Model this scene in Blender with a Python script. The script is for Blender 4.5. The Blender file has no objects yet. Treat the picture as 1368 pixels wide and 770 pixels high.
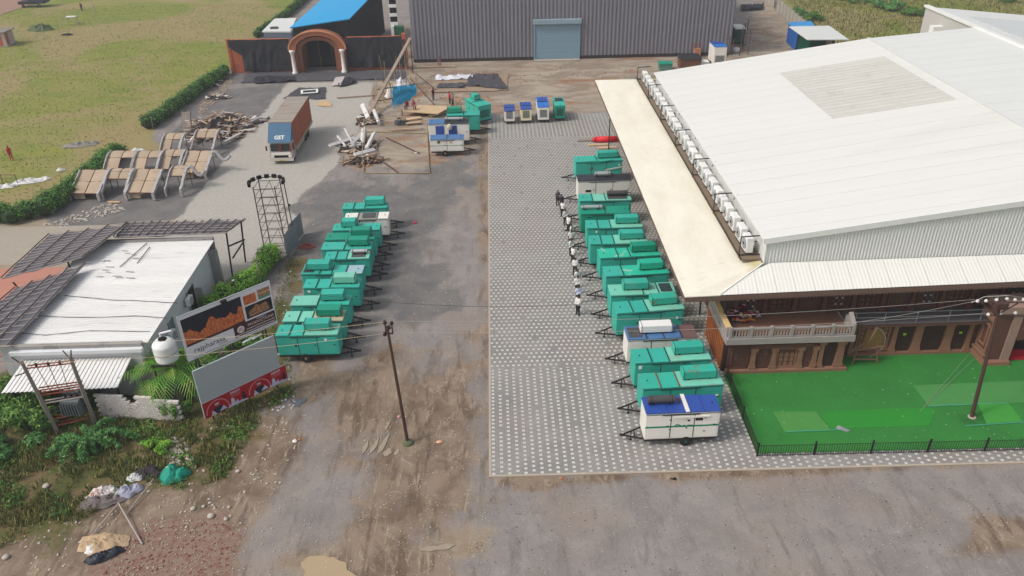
import bpy, bmesh, math, random
import numpy as np
from mathutils import Vector, Matrix, noise
random.seed(7); rng = np.random.default_rng(7)
SC = bpy.context.scene
COL = SC.collection
# ---------------------------------------------------------------- camera
FPX, CX, CY, CH = 1064., 684., 385., 33.
_Y = np.array([651-CX, -240-CY, FPX]); _Y /= np.linalg.norm(_Y)
_U = np.cross(np.array([1, -.02, 0.]), _Y); _U /= np.linalg.norm(_U)
if _U[1] > 0: _U = -_U
_X = np.cross(_Y, _U)
def G(u, v, z=0.):
    "where the sight line through photo point (u,v) meets height z (survey of the place)"
    r = np.array([u-CX, v-CY, FPX]); d = (r@_X, r@_Y, r@_U); t = (z-CH)/d[2]
    return Vector((d[0]*t, d[1]*t, z))
def lerp(a, b, t): return a+(b-a)*t
cam = bpy.data.cameras.new('camera'); camo = bpy.data.objects.new('camera', cam); COL.objects.link(camo)
camo.matrix_world = Matrix(((_X[0], -_X[1], -_X[2], 0), (_Y[0], -_Y[1], -_Y[2], 0), (_U[0], -_U[1], -_U[2], CH), (0, 0, 0, 1)))
cam.sensor_width = 36; cam.lens = FPX/1368*36; cam.clip_start = .5; cam.clip_end = 6000
SC.camera = camo
# ---------------------------------------------------------------- light
ELEV, AZ = math.radians(48), math.radians(-110)      # sun stands to the left, a little towards the camera
sd = Vector((math.sin(AZ)*math.cos(ELEV), math.cos(AZ)*math.cos(ELEV), math.sin(ELEV)))
w = bpy.data.worlds.new('World'); SC.world = w; w.use_nodes = True
nt = w.node_tree; sky = nt.nodes.new('ShaderNodeTexSky'); sky.sky_type = 'NISHITA'; sky.sun_disc = False
sky.sun_elevation = ELEV; sky.sun_rotation = AZ % (2*math.pi); sky.air_density = 1.3; sky.dust_density = 4.; sky.ozone_density = .6
hs = nt.nodes.new('ShaderNodeHueSaturation'); hs.inputs['Saturation'].default_value = .45      # milky, hazy sky
nt.links.new(sky.outputs[0], hs.inputs['Color']); nt.links.new(hs.outputs[0], nt.nodes['Background'].inputs[0]); nt.nodes['Background'].inputs[1].default_value = .15
sl = bpy.data.lights.new('sun', 'SUN'); sl.energy = 1.6; sl.angle = math.radians(10); sl.color = (1, .965, .91)
so = bpy.data.objects.new('sun', sl); COL.objects.link(so); so.rotation_euler = sd.to_track_quat('Z', 'Y').to_euler()
SC.view_settings.view_transform = 'Standard'; SC.view_settings.look = 'None'; SC.view_settings.exposure = 0.06; SC.view_settings.gamma = 1
# ---------------------------------------------------------------- materials
def lin(c):
    return tuple(((x/255)/12.92 if x/255 <= .04045 else ((x/255+.055)/1.055)**2.4) for x in c)
def rgba(c): return (*lin(c), 1)
class NT:
    def __init__(s, m): s.t = m.node_tree; s.n = s.t.nodes; s.l = s.t.links
    def node(s, typ, **k):
        n = s.n.new(typ)
        for a, b in k.items(): setattr(n, a, b)
        return n
    def set(s, sock, v):
        if hasattr(v, 'is_output') or isinstance(v, bpy.types.NodeSocket): s.l.new(v, sock)
        else: sock.default_value = v
    def math(s, op, a, b=0., c=None, clamp=False):
        n = s.node('ShaderNodeMath', operation=op, use_clamp=clamp); s.set(n.inputs[0], a); s.set(n.inputs[1], b)
        if c is not None: s.set(n.inputs[2], c)
        return n.outputs[0]
    def mix(s, f, a, b, blend='MIX'):
        n = s.node('ShaderNodeMix', data_type='RGBA', blend_type=blend); s.set(n.inputs[0], f); s.set(n.inputs[6], a); s.set(n.inputs[7], b); return n.outputs[2]
    def noise(s, vec, scale, detail=4, rough=.55, dist=0.):
        n = s.node('ShaderNodeTexNoise'); s.l.new(vec, n.inputs['Vector']); n.inputs['Scale'].default_value = scale; n.inputs['Detail'].default_value = detail
        n.inputs['Roughness'].default_value = rough; n.inputs['Distortion'].default_value = dist; return n.outputs[0]
    def ramp(s, x, lo, hi):
        n = s.node('ShaderNodeMapRange', interpolation_type='SMOOTHSTEP'); s.set(n.inputs[0], x); n.inputs[1].default_value = lo; n.inputs[2].default_value = hi; return n.outputs[0]
    def scale(s, vec, v):
        n = s.node('ShaderNodeMapping'); s.l.new(vec, n.inputs[0]); n.inputs['Scale'].default_value = v; return n.outputs[0]
def newmat(name):
    m = bpy.data.materials.new(name); m.use_nodes = True; t = NT(m); b = t.n['Principled BSDF']; return m, t, b
MATS = {}
def M(name, c, rough=.7, metal=0., var=.12, vs=1.2, bump=0., bs=12., spot=None, spotamt=.5, spots=.7, sc=(1, 1, 1), fine=.06, rnd=.04, spec=.3):
    "plain surface: base colour, soft unevenness, optional second colour in worn patches, small relief"
    if name in MATS: return MATS[name]
    m, t, b = newmat(name)
    tc = t.node('ShaderNodeTexCoord').outputs['Object']
    oi = t.node('ShaderNodeObjectInfo')
    loc = t.node('ShaderNodeVectorMath', operation='ADD'); t.l.new(tc, loc.inputs[0])
    rv = t.node('ShaderNodeVectorMath', operation='SCALE'); t.l.new(oi.outputs['Location'], rv.inputs[0]); rv.inputs['Scale'].default_value = .73; t.l.new(rv.outputs[0], loc.inputs[1])
    v = t.scale(loc.outputs[0], sc)
    n1 = t.noise(v, vs, 5, .6); n2 = t.noise(v, vs*14, 3, .6)
    k = t.math('MULTIPLY_ADD', n1, 2*var, 1-var); k = t.math('MULTIPLY', k, t.math('MULTIPLY_ADD', n2, 2*fine, 1-fine))
    k = t.math('MULTIPLY', k, t.math('MULTIPLY_ADD', oi.outputs['Random'], 2*rnd, 1-rnd))
    col = t.mix(1., rgba(c), t.node('ShaderNodeCombineColor').outputs[0], 'MULTIPLY')
    cc = t.n[-1] if False else [n for n in t.n if n.bl_idname == 'ShaderNodeCombineColor'][0]
    for i in range(3): t.l.new(k, cc.inputs[i])
    if spot:
        n3 = t.noise(v, spots, 6, .7, .6)
        f = t.math('MULTIPLY', t.ramp(n3, .56, .68), spotamt); col = t.mix(f, col, rgba(spot))
    t.l.new(col, b.inputs['Base Color']); b.inputs['Roughness'].default_value = rough; b.inputs['Metallic'].default_value = metal
    b.inputs['Specular IOR Level'].default_value = spec
    if bump:
        bn = t.node('ShaderNodeBump'); bn.inputs['Strength'].default_value = bump; bn.inputs['Distance'].default_value = .03
        t.l.new(t.noise(v, bs, 4), bn.inputs['Height']); t.l.new(bn.outputs[0], b.inputs['Normal'])
    MATS[name] = m; return m
def leafmat(name, a, b_, c):
    if name in MATS: return MATS[name]
    m, t, b = newmat(name)
    r = t.node('ShaderNodeNewGeometry').outputs['Random Per Island']
    tc = t.node('ShaderNodeTexCoord').outputs['Object']
    big = t.ramp(t.noise(tc, .9, 3), .35, .65)
    col = t.mix(big, rgba(a), rgba(b_)); col = t.mix(t.ramp(r, .75, 1.), col, rgba(c))
    t.l.new(col, b.inputs['Base Color']); b.inputs['Roughness'].default_value = .6; b.inputs['Specular IOR Level'].default_value = .25
    MATS[name] = m; return m
# ---------------------------------------------------------------- mesh helpers
class MB:
    def __init__(s): s.v = []; s.f = []
    def add(s, vs, fs):
        o = len(s.v); s.v += [tuple(p) for p in vs]; s.f += [tuple(i+o for i in f) for f in fs]; return s
    def box(s, x0, x1, y0, y1, z0, z1, tx=0., ty=0.):
        "box; tx, ty pull the top in"
        return s.add([(x0, y0, z0), (x1, y0, z0), (x1, y1, z0), (x0, y1, z0), (x0+tx, y0+ty, z1), (x1-tx, y0+ty, z1), (x1-tx, y1-ty, z1), (x0+tx, y1-ty, z1)],
                     [(0, 3, 2, 1), (4, 5, 6, 7), (0, 1, 5, 4), (1, 2, 6, 5), (2, 3, 7, 6), (3, 0, 4, 7)])
    def bevbox(s, x0, x1, y0, y1, z0, z1, r=.04):
        bm = bmesh.new(); bmesh.ops.create_cube(bm, size=1)
        for v in bm.verts: v.co = Vector((lerp(x0, x1, v.co.x+.5), lerp(y0, y1, v.co.y+.5), lerp(z0, z1, v.co.z+.5)))
        bmesh.ops.bevel(bm, geom=bm.edges[:], offset=r, segments=1, affect='EDGES')
        bm.verts.index_update(); s.add([v.co[:] for v in bm.verts], [[v.index for v in f.verts] for f in bm.faces]); bm.free(); return s
    def bar(s, p, q, r=.03, n=6, r2=None, caps=True):
        p, q = Vector(p), Vector(q); d = q-p
        if d.length < 1e-6: return s
        d.normalize(); a = d.orthogonal().normalized(); b = d.cross(a); r2 = r if r2 is None else r2
        vs = [p+(a*math.cos(t)+b*math.sin(t))*r for t in [2*math.pi*(i+.5)/n for i in range(n)]]+[q+(a*math.cos(t)+b*math.sin(t))*r2 for t in [2*math.pi*(i+.5)/n for i in range(n)]]
        fs = [(i, (i+1) % n, n+(i+1) % n, n+i) for i in range(n)]
        if caps: fs += [tuple(range(n-1, -1, -1)), tuple(range(n, 2*n))]
        return s.add(vs, fs)
    def plank(s, p, q, w=.15, t=.04, roll=0.):
        p, q = Vector(p), Vector(q); d = (q-p).normalized(); up = Vector((0, 0, 1)) if abs(d.z) < .95 else Vector((0, 1, 0))
        a = d.cross(up).normalized(); b = a.cross(d); R = Matrix.Rotation(roll, 3, d); a = R@a*w/2; b = R@b*t/2
        return s.add([p-a-b, p+a-b, p+a+b, p-a+b, q-a-b, q+a-b, q+a+b, q-a+b], [(0, 3, 2, 1), (4, 5, 6, 7), (0, 1, 5, 4), (1, 2, 6, 5), (2, 3, 7, 6), (3, 0, 4, 7)])
    def path(s, pts, r, n=6):
        for a, b in zip(pts, pts[1:]): s.bar(a, b, r, n)
        return s
    def slab(s, pts, t):
        "polygon (list of 3D points, anticlockwise from above) with thickness t downwards"
        n = len(pts); lo = [(p[0], p[1], p[2]-t) for p in pts]
        return s.add(list(pts)+lo, [tuple(range(n)), tuple(range(2*n-1, n-1, -1))]+[(i, n+i, n+(i+1) % n, (i+1) % n) for i in range(n)])
    def prism(s, prof, y0, y1):
        "profile in x,z extruded along y"
        n = len(prof); return s.add([(x, y0, z) for x, z in prof]+[(x, y1, z) for x, z in prof], [tuple(range(n)), tuple(range(2*n-1, n-1, -1))]+[(i, n+i, n+(i+1) % n, (i+1) % n) for i in range(n)])
    def grid(s, fn, nu, nv):
        vs = [fn(i/nu, j/nv) for j in range(nv+1) for i in range(nu+1)]
        return s.add(vs, [(j*(nu+1)+i, j*(nu+1)+i+1, (j+1)*(nu+1)+i+1, (j+1)*(nu+1)+i) for j in range(nv) for i in range(nu)])
    def lathe(s, prof, n=20, c=(0, 0, 0)):
        "profile of (radius, z)"
        m = len(prof); vs = [(c[0]+r*math.cos(2*math.pi*k/n), c[1]+r*math.sin(2*math.pi*k/n), c[2]+z) for r, z in prof for k in range(n)]
        fs = [(j*n+k, j*n+(k+1) % n, (j+1)*n+(k+1) % n, (j+1)*n+k) for j in range(m-1) for k in range(n)]
        fs += [tuple(range(n-1, -1, -1)), tuple((m-1)*n+k for k in range(n))]; return s.add(vs, fs)
    def mesh(s, name, mat, smooth=False):
        me = bpy.data.meshes.new(name); me.from_pydata(s.v, [], s.f); me.update()
        bm = bmesh.new(); bm.from_mesh(me); bmesh.ops.recalc_face_normals(bm, faces=bm.faces) if len(s.f) < 6000 else None; bm.to_mesh(me); bm.free()
        if mat: me.materials.append(mat)
        if smooth: me.shade_smooth()
        return me
    def obj(s, name, mat, parent=None, smooth=False, loc=None, rot=None):
        return link(name, s.mesh(name, mat, smooth), parent, loc, rot)
def link(name, me, parent=None, loc=None, rot=None):
    o = bpy.data.objects.new(name, me); COL.objects.link(o)
    if parent: o.parent = parent
    if loc is not None: o.location = loc
    if rot is not None: o.rotation_euler = rot
    return o
def tag(o, label=None, cat=None, group=None, kind=None):
    for k, v in (('label', label), ('category', cat), ('group', group), ('kind', kind)):
        if v: o[k] = v
    return o
def empty(name, label, cat, loc=(0, 0, 0), rz=0., group=None):
    o = link(name, None, None, loc, (0, 0, rz)); o.empty_display_size = .3; return tag(o, label, cat, group)
def part(mb, name, mat, parent, smooth=False, label=None):
    o = mb.obj(name, mat, parent, smooth)
    if label: o['label'] = label
    return o
def corr(mb, p00, p10, p11, p01, n, amp, nrm):
    "trapezoid-ribbed sheet; ribs run from p0x to p1x... across u"
    nrm = Vector(nrm); us = []
    for i in range(n):
        for a, h in ((.0, 0), (.38, 0), (.5, 1), (.88, 1)): us.append(((i+a)/n, h))
    us.append((1., 0)); vs = []
    for v in (0, 1):
        A, B = (p00, p10) if v == 0 else (p01, p11)
        for u, h in us: vs.append(Vector(A).lerp(Vector(B), u)+nrm*(h*amp))
    k = len(us); return mb.add(vs, [(i, i+1, k+i+1, k+i) for i in range(k-1)])
def fastmesh(name, verts, quads, mat):
    me = bpy.data.meshes.new(name); n, q = len(verts), len(quads)
    me.vertices.add(n); me.vertices.foreach_set('co', np.asarray(verts, np.float32).ravel())
    me.loops.add(q*4); me.loops.foreach_set('vertex_index', np.asarray(quads, np.int32).ravel())
    me.polygons.add(q); me.polygons.foreach_set('loop_start', np.arange(0, 4*q, 4, dtype=np.int32)); me.polygons.foreach_set('loop_total', np.full(q, 4, np.int32))
    me.update(calc_edges=True); me.validate()
    if mat: me.materials.append(mat)
    return me
def leaves(name, blobs, n, size, mat, parent=None, elong=1.6, up=.5, shell=.55):
    "n small leaf faces spread through the given ellipsoids (cx,cy,cz,rx,ry,rz)"
    B = np.array(blobs, float); wts = (B[:, 3]*B[:, 4]*B[:, 5])**(2/3); idx = rng.choice(len(B), n, p=wts/wts.sum()); b = B[idx]
    d = rng.normal(size=(n, 3)); d /= np.linalg.norm(d, axis=1)[:, None]; r = (shell+(1-shell)*rng.random(n)**.6)*rng.uniform(.85, 1.12, n)
    c = b[:, :3]+d*b[:, 3:]*r[:, None]; c[:, 2] = np.maximum(c[:, 2], .02)
    nr = d+rng.normal(scale=.6, size=(n, 3)); nr[:, 2] += up; nr /= np.linalg.norm(nr, axis=1)[:, None]
    a = np.cross(nr, rng.normal(size=(n, 3))); a /= np.linalg.norm(a, axis=1)[:, None]; e = np.cross(nr, a)
    s = size*rng.uniform(.6, 1.4, n)[:, None]
    V = np.stack([c-a*s*elong, c-e*s*.5, c+a*s*elong, c+e*s*.5], 1).reshape(-1, 3)
    Q = np.arange(4*n).reshape(n, 4)
    return link(name, fastmesh(name, V, Q, mat), parent)
def blades(name, pts, h, wdt, mat, parent=None, lean=.5):
    pts = np.asarray(pts); n = len(pts); az = rng.uniform(0, 2*np.pi, n); ln = rng.uniform(0, lean, n)*h; hh = h*rng.uniform(.5, 1.3, n)
    d = np.stack([np.cos(az), np.sin(az), 0*az], 1); sdv = np.stack([-np.sin(az), np.cos(az), 0*az], 1)*wdt
    top = pts+d*ln[:, None]; top[:, 2] += hh
    V = np.stack([pts-sdv, pts+sdv, top+sdv*.25, top-sdv*.25], 1).reshape(-1, 3)
    return link(name, fastmesh(name, V, np.arange(4*n).reshape(n, 4), mat), parent)
def inpoly(x, y, P):
    x, y = np.asarray(x), np.asarray(y); r = np.zeros(x.shape, bool); n = len(P)
    for i in range(n):
        (x1, y1), (x2, y2) = P[i], P[i-1]
        c = ((y1 > y) != (y2 > y)) & (x < (x2-x1)*(y-y1)/((y2-y1)+1e-12)+x1); r ^= c
    return r
def sdist(x, y, P):
    "signed distance to polygon, positive inside"
    d = np.full(x.shape, 1e9); n = len(P)
    for i in range(n):
        (x1, y1), (x2, y2) = P[i], P[i-1]; dx, dy = x2-x1, y2-y1; t = np.clip(((x-x1)*dx+(y-y1)*dy)/(dx*dx+dy*dy+1e-12), 0, 1)
        d = np.minimum(d, np.hypot(x-x1-t*dx, y-y1-t*dy))
    return np.where(inpoly(x, y, P), d, -d)
def GP(*pts, z=0.): return [tuple(G(u, v, z)[:2]) for u, v in pts]
def textobj(name, body, size, mat, parent, loc, rot, ext=.004, bold=0.):
    c = bpy.data.curves.new(name, 'FONT'); c.body = body; c.size = size; c.extrude = ext; c.offset = bold; c.align_x = 'CENTER'; c.align_y = 'CENTER'; c.resolution_u = 2
    tmp = bpy.data.objects.new('t', c); COL.objects.link(tmp); dg = bpy.context.evaluated_depsgraph_get()
    me = bpy.data.meshes.new_from_object(tmp.evaluated_get(dg)); COL.objects.unlink(tmp); bpy.data.objects.remove(tmp)
    me.name = name; me.materials.clear(); me.materials.append(mat); return link(name, me, parent, loc, rot)
# ---------------------------------------------------------------- ground
m_ground, t, b = newmat('ground surface')
tc = t.node('ShaderNodeTexCoord').outputs['Object']
A = t.node('ShaderNodeVertexColor', layer_name='za'); B = t.node('ShaderNodeVertexColor', layer_name='zb')
def split(n):
    s = t.node('ShaderNodeSeparateColor'); t.l.new(n.outputs['Color'], s.inputs[0]); return s.outputs[0], s.outputs[1], s.outputs[2], n.outputs['Alpha']
zg, zm, zc, zd = split(A); zw, zr, zb_, ze = split(B)
nb = t.noise(tc, .09, 5, .6); nm = t.noise(tc, .45, 6, .65, .4); nf = t.noise(tc, 2.6, 6, .7); nx = t.noise(tc, 11., 5, .75); ng = t.noise(tc, 30., 3, .7)
def edge(zv, soft=.22, amp=.5, a=nm, b2=nf):
    n_ = t.math('ADD', t.math('MULTIPLY', t.math('SUBTRACT', a, .5), amp*1.7), t.math('MULTIPLY', t.math('SUBTRACT', b2, .5), amp*.8))
    return t.ramp(t.math('ADD', zv, n_), .5-soft, .5+soft)
st = t.noise(t.scale(tc, (1.4, .35, 1)), .8, 5, .65, .5)          # wheel-track streaks run up the yard
col = t.mix(t.ramp(nm, .3, .72), rgba((128, 121, 117)), rgba((146, 138, 133)))
col = t.mix(t.math('MULTIPLY', t.ramp(nf, .5, .75), .25), col, rgba((108, 100, 95)))
col = t.mix(t.math('MULTIPLY', t.ramp(nb, .48, .62), .5), col, rgba((142, 128, 116)))
col = t.mix(t.math('MULTIPLY', t.ramp(st, .5, .68), .5), col, rgba((104, 97, 93)))
conc = t.mix(t.ramp(nf, .3, .7), rgba((160, 155, 147)), rgba((174, 169, 160))); conc = t.mix(t.math('MULTIPLY', t.ramp(st, .55, .75), .3), conc, rgba((138, 133, 127)))
asph = t.mix(t.ramp(nm, .3, .7), rgba((100, 97, 96)), rgba((120, 116, 113)))
mud = t.mix(t.ramp(nm, .35, .62), rgba((112, 95, 80)), rgba((138, 121, 104))); mud = t.mix(t.math('MULTIPLY', t.ramp(t.noise(tc, .8, 6, .7, 1.2), .56, .66), .55), mud, rgba((164, 150, 130)))
mud = t.mix(t.math('MULTIPLY', t.ramp(st, .5, .62), .75), mud, rgba((94, 78, 65))); rut = t.noise(t.scale(tc, (3.2, .5, 1)), .8, 5, .7, .8); mud = t.mix(t.math('MULTIPLY', t.ramp(rut, .56, .66), .6), mud, rgba((168, 152, 130)))
gst = t.noise(t.scale(tc, (.35, 1.3, 1)), .35, 6, .7, .5)
gras = t.mix(t.ramp(gst, .3, .7), rgba((132, 132, 60)), rgba((106, 120, 46))); gras = t.mix(t.math('MULTIPLY', t.ramp(t.noise(tc, .04, 5, .6, .8), .42, .58), .9), gras, rgba((146, 130, 90)))
gras = t.mix(t.math('MULTIPLY', t.ramp(nx, .5, .8), .3), gras, rgba((92, 92, 50)))
weed = t.mix(t.ramp(nm, .4, .6), rgba((78, 82, 44)), rgba((110, 94, 66))); weed = t.mix(t.math('MULTIPLY', t.ramp(nf, .52, .62), .6), weed, rgba((62, 78, 30)))
red = t.mix(t.ramp(nf, .35, .6), rgba((124, 92, 82)), rgba((136, 116, 102)))
bd = t.mix(t.ramp(t.noise(t.scale(tc, (.6, 1.1, 1)), .35, 6, .65, .6), .36, .64), rgba((164, 152, 136)), rgba((134, 120, 106))); bd = t.mix(t.math('MULTIPLY', t.ramp(t.noise(t.scale(tc, (.45, 1.1, 1)), .22, 7, .7, .8), .53, .62), .7), bd, rgba((142, 96, 62)))
be = t.mix(t.ramp(nm, .35, .65), rgba((164, 150, 130)), rgba((144, 128, 108)))
for zv, c_, kw in ((zb_, bd, {}), (ze, be, {}), (zc, conc, dict(soft=.06, amp=.35)), (zd, asph, dict(soft=.12)), (zm, mud, dict(soft=.3, amp=.9)), (zg, gras, {}), (zw, weed, dict(soft=.22, amp=.9)), (zr, red, dict(amp=.8))):
    col = t.mix(edge(zv, **kw), col, c_)
gr = t.math('MULTIPLY_ADD', ng, .5, .75); gr = t.math('MULTIPLY', gr, t.math('MULTIPLY_ADD', nx, .34, .83))
cc = t.node('ShaderNodeCombineColor'); [t.l.new(gr, cc.inputs[i]) for i in range(3)]
col = t.mix(1., col, cc.outputs[0], 'MULTIPLY')
peb = t.node('ShaderNodeTexVoronoi'); t.l.new(tc, peb.inputs['Vector']); peb.inputs['Scale'].default_value = 2.6
pm = t.math('MULTIPLY', t.ramp(peb.outputs['Distance'], .13, .09), t.math('GREATER_THAN', nx, .5)); col = t.mix(t.math('MULTIPLY', pm, .5), col, rgba((198, 190, 180)))
t.l.new(col, b.inputs['Base Color']); b.inputs['Roughness'].default_value = .9; b.inputs['Specular IOR Level'].default_value = .2
bn = t.node('ShaderNodeBump'); bn.inputs['Strength'].default_value = .6; bn.inputs['Distance'].default_value = .04; t.l.new(t.math('ADD', nx, nf), bn.inputs['Height']); t.l.new(bn.outputs[0], b.inputs['Normal'])

ZP = {
 'g': [([(-700, -120), (430, -120), (398, 0), (345, 48), (318, 82), (255, 128), (200, 172), (212, 200), (165, 212), (100, 252), (60, 285), (-20, 300), (-700, 330)], 1.), ([(1046, 5), (1100, 80), (1150, 150), (1500, 150), (2300, 150), (2300, -120), (1000, -120)], 1.)],
 'm': [([(-60, 560), (330, 540), (400, 560), (350, 640), (320, 700), (330, 790), (-60, 900)], 1.2), ([(430, 560), (452, 505), (490, 490), (520, 440), (560, 500), (625, 455), (648, 520), (655, 660), (600, 700), (610, 800), (380, 830), (400, 740), (470, 690), (530, 620), (455, 600)], 2.6), ([(390, 470), (440, 470), (450, 520), (400, 560)], 1.), ([(640, 170), (652, 170), (652, 640), (640, 640)], .5), ([(820, 632), (1000, 622), (1368, 612), (1368, 618), (900, 644)], .4), ([(1300, 690), (1380, 690), (1380, 740), (1280, 740)], .8), ([(300, 420), (330, 520), (420, 600), (330, 700), (300, 640), (380, 560)], 1.), ([(655, 640), (850, 630), (850, 640), (700, 655)], .4)],
 'c': [([(384, 110), (500, 110), (488, 160), (462, 195), (440, 232), (408, 255), (395, 275), (404, 300), (380, 330), (230, 420), (190, 340), (236, 292)], .7)],
 'd': [([(396, 262), (470, 236), (540, 250), (600, 200), (640, 240), (560, 330), (620, 400), (560, 430), (500, 420), (470, 480), (396, 480), (400, 350)], 3.), ([(300, 120), (384, 110), (236, 292), (80, 310), (60, 292), (100, 262), (215, 195), (262, 140)], .8), ([(250, 93), (545, 90), (540, 108), (290, 112)], .8)],
 'w': [([(-500, 480), (140, 500), (250, 520), (300, 470), (380, 380), (395, 330), (402, 350), (398, 430), (380, 470), (392, 505), (392, 530), (330, 570), (300, 640), (245, 660), (180, 640), (120, 700), (60, 720), (-60, 760), (-500, 900)], 1.6)],
 'r': [([(80, 790), (130, 745), (190, 700), (290, 690), (325, 712), (300, 830), (60, 860)], .9)],
 'b': [([(500, 60), (1000, 60), (1010, 0), (1050, 0), (1100, 90), (1110, 140), (800, 152), (652, 152), (640, 190), (600, 225), (480, 225), (455, 200), (500, 120)], 1.5)],
 'e': [([(392, 745), (450, 712), (520, 722), (600, 700), (650, 705), (640, 742), (560, 765), (480, 810), (380, 810)], 1.6), ([(-300, 292), (60, 292), (120, 280), (250, 285), (320, 330), (300, 400), (100, 400), (-300, 400)], 1.)]}
def axis(lo, hi, flo, fhi, f, c):
    a = [lo]
    while a[-1] < hi: a.append(a[-1]+(f if flo <= a[-1] < fhi else c*(1+.04*max(flo-a[-1], a[-1]-fhi, 0))))
    return np.array(a)
gx = axis(-330, 330, -48, 46, .5, 2.); gy = axis(12, 520, 24, 132, .5, 2.)
XX, YY = np.meshgrid(gx, gy); Z8 = {}
nz = np.array([[noise.noise((x*.35, y*.35, 0))+.5*noise.noise((x*1.1, y*1.1, 3)) for x in gx] for y in gy])
for k, L in ZP.items():
    W_ = np.zeros(XX.shape)
    for poly, soft in L:
        d = sdist(XX, YY, GP(*poly)); W_ = np.maximum(W_, np.clip(.5+(d+nz*soft*.9)/(2*soft), 0, 1))
    Z8[k] = W_
ny_, nx_ = XX.shape; order = 'gmcdwrbe'
zz = .02*nz*np.clip((Z8['m']+Z8['w']), 0, 1)-.03
def zonemesh(name, mask):
    ii, jj = np.nonzero(mask); q = np.stack([ii*nx_+jj, ii*nx_+jj+1, (ii+1)*nx_+jj+1, (ii+1)*nx_+jj], 1)
    u, inv = np.unique(q.ravel(), return_inverse=True); V = np.stack([XX.ravel()[u], YY.ravel()[u], zz.ravel()[u]], 1)
    me = fastmesh(name, V, inv.reshape(-1, 4), m_ground)
    for nm_, ks in (('za', 'gmcd'), ('zb', 'wrbe')):
        at = me.color_attributes.new(nm_, 'FLOAT_COLOR', 'POINT'); at.data.foreach_set('color', np.stack([Z8[k].ravel()[u] for k in ks], 1).astype(np.float32).ravel())
    return tag(link(name, me), kind='structure')
fc = lambda a: (a[:-1, :-1]+a[1:, 1:])/2
mg = fc(Z8['g']) > .5; mc = (fc(Z8['c']) > .5) & ~mg; md = (fc(Z8['d']) > .5) & ~mg & ~mc
zonemesh('grass_field', mg & (XX[:-1, :-1] < 10)); zonemesh('meadow', mg & (XX[:-1, :-1] >= 10)); zonemesh('concrete_road', mc); zonemesh('asphalt_lane', md); zonemesh('ground', ~(mg | mc | md))
far = MB(); far.add([(-4000, -500, -.4), (4000, -500, -.4), (4000, 5000, -.4), (-4000, 5000, -.4)], [(0, 1, 2, 3)])
tag(far.obj('terrain', M('far land', (112, 108, 72), .95)), kind='structure')
# paving with white dots
m_pav, t, b = newmat('interlocking pavers')
tc = t.node('ShaderNodeTexCoord').outputs['Object']; sp = t.node('ShaderNodeSeparateXYZ'); t.l.new(tc, sp.inputs[0]); x_, y_ = sp.outputs[0], sp.outputs[1]
mid = t.math('MULTIPLY', t.math('GREATER_THAN', y_, 45.), t.math('LESS_THAN', y_, 91.5))
def sel(a, b2): return t.math('ADD', t.math('MULTIPLY', a, t.math('SUBTRACT', 1., mid)), t.math('MULTIPLY', b2, mid))
P1, P2 = sel(x_, y_), sel(y_, x_)
c1 = t.math('DIVIDE', P1, .475); r1 = t.math('FLOOR', c1); fx = t.math('ABSOLUTE', t.math('SUBTRACT', t.math('SUBTRACT', c1, r1), .5))
off = t.math('MULTIPLY', t.math('MODULO', t.math('ABSOLUTE', r1), 2.), .5)
c2 = t.math('ADD', t.math('DIVIDE', P2, .375), off); r2_ = t.math('FLOOR', c2); fy = t.math('ABSOLUTE', t.math('SUBTRACT', t.math('SUBTRACT', c2, r2_), .5))
cb = t.node('ShaderNodeCombineXYZ'); t.l.new(r1, cb.inputs[0]); t.l.new(r2_, cb.inputs[1]); wn = t.node('ShaderNodeTexWhiteNoise', noise_dimensions='2D'); t.l.new(cb.outputs[0], wn.inputs['Vector'])
dot = t.math('MULTIPLY', t.math('LESS_THAN', fx, .19), t.math('LESS_THAN', fy, .22)); dot = t.math('MULTIPLY', dot, t.math('LESS_THAN', wn.outputs[0], .985))
# brick joints of the grey blocks
j1 = t.math('PINGPONG', P1, .0475*2); j2 = t.math('PINGPONG', P2, .0375*2.5)
jt = t.math('MAXIMUM', t.math('LESS_THAN', j1, .006), t.math('LESS_THAN', j2, .006))
nA = t.noise(tc, .35, 5, .65); nB = t.noise(tc, 4., 4, .7); nC = t.noise(tc, .12, 3)
gcol = t.mix(t.ramp(nA, .3, .7), rgba((132, 130, 128)), rgba((150, 146, 142))); gcol = t.mix(t.math('MULTIPLY', t.ramp(nC, .5, .65), .5), gcol, rgba((140, 130, 122)))
gcol = t.mix(t.math('MULTIPLY', wn.outputs[0], .12), gcol, rgba((100, 98, 98))); gcol = t.mix(t.math('MULTIPLY', jt, .35), gcol, rgba((70, 68, 66)))
wcol = t.mix(t.math('MULTIPLY', wn.outputs[0], .45), rgba((204, 199, 190)), rgba((186, 180, 170)))
wcol = t.mix(t.math('MULTIPLY', t.ramp(nA, .4, .7), .45), wcol, rgba((160, 154, 146)))
col = t.mix(dot, gcol, wcol); col = t.mix(t.math('MULTIPLY', t.ramp(nB, .55, .8), .3), col, rgba((110, 102, 95)))
t.l.new(col, b.inputs['Base Color']); b.inputs['Roughness'].default_value = .85; b.inputs['Specular IOR Level'].default_value = .25
bn = t.node('ShaderNodeBump'); bn.inputs['Strength'].default_value = .4; bn.inputs['Distance'].default_value = .01; t.l.new(t.math('SUBTRACT', 1., jt), bn.inputs['Height']); t.l.new(bn.outputs[0], b.inputs['Normal'])
pv = MB(); pv.slab([(-.85, 34.6, .03), (60, 34.1, .03), (60, 100.2, .03), (-.85, 100.2, .03)], .12)
tag(pv.obj('paving', m_pav), kind='structure')
m_kerb = M('kerb concrete', (168, 156, 140), .9, bump=.3)
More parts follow.
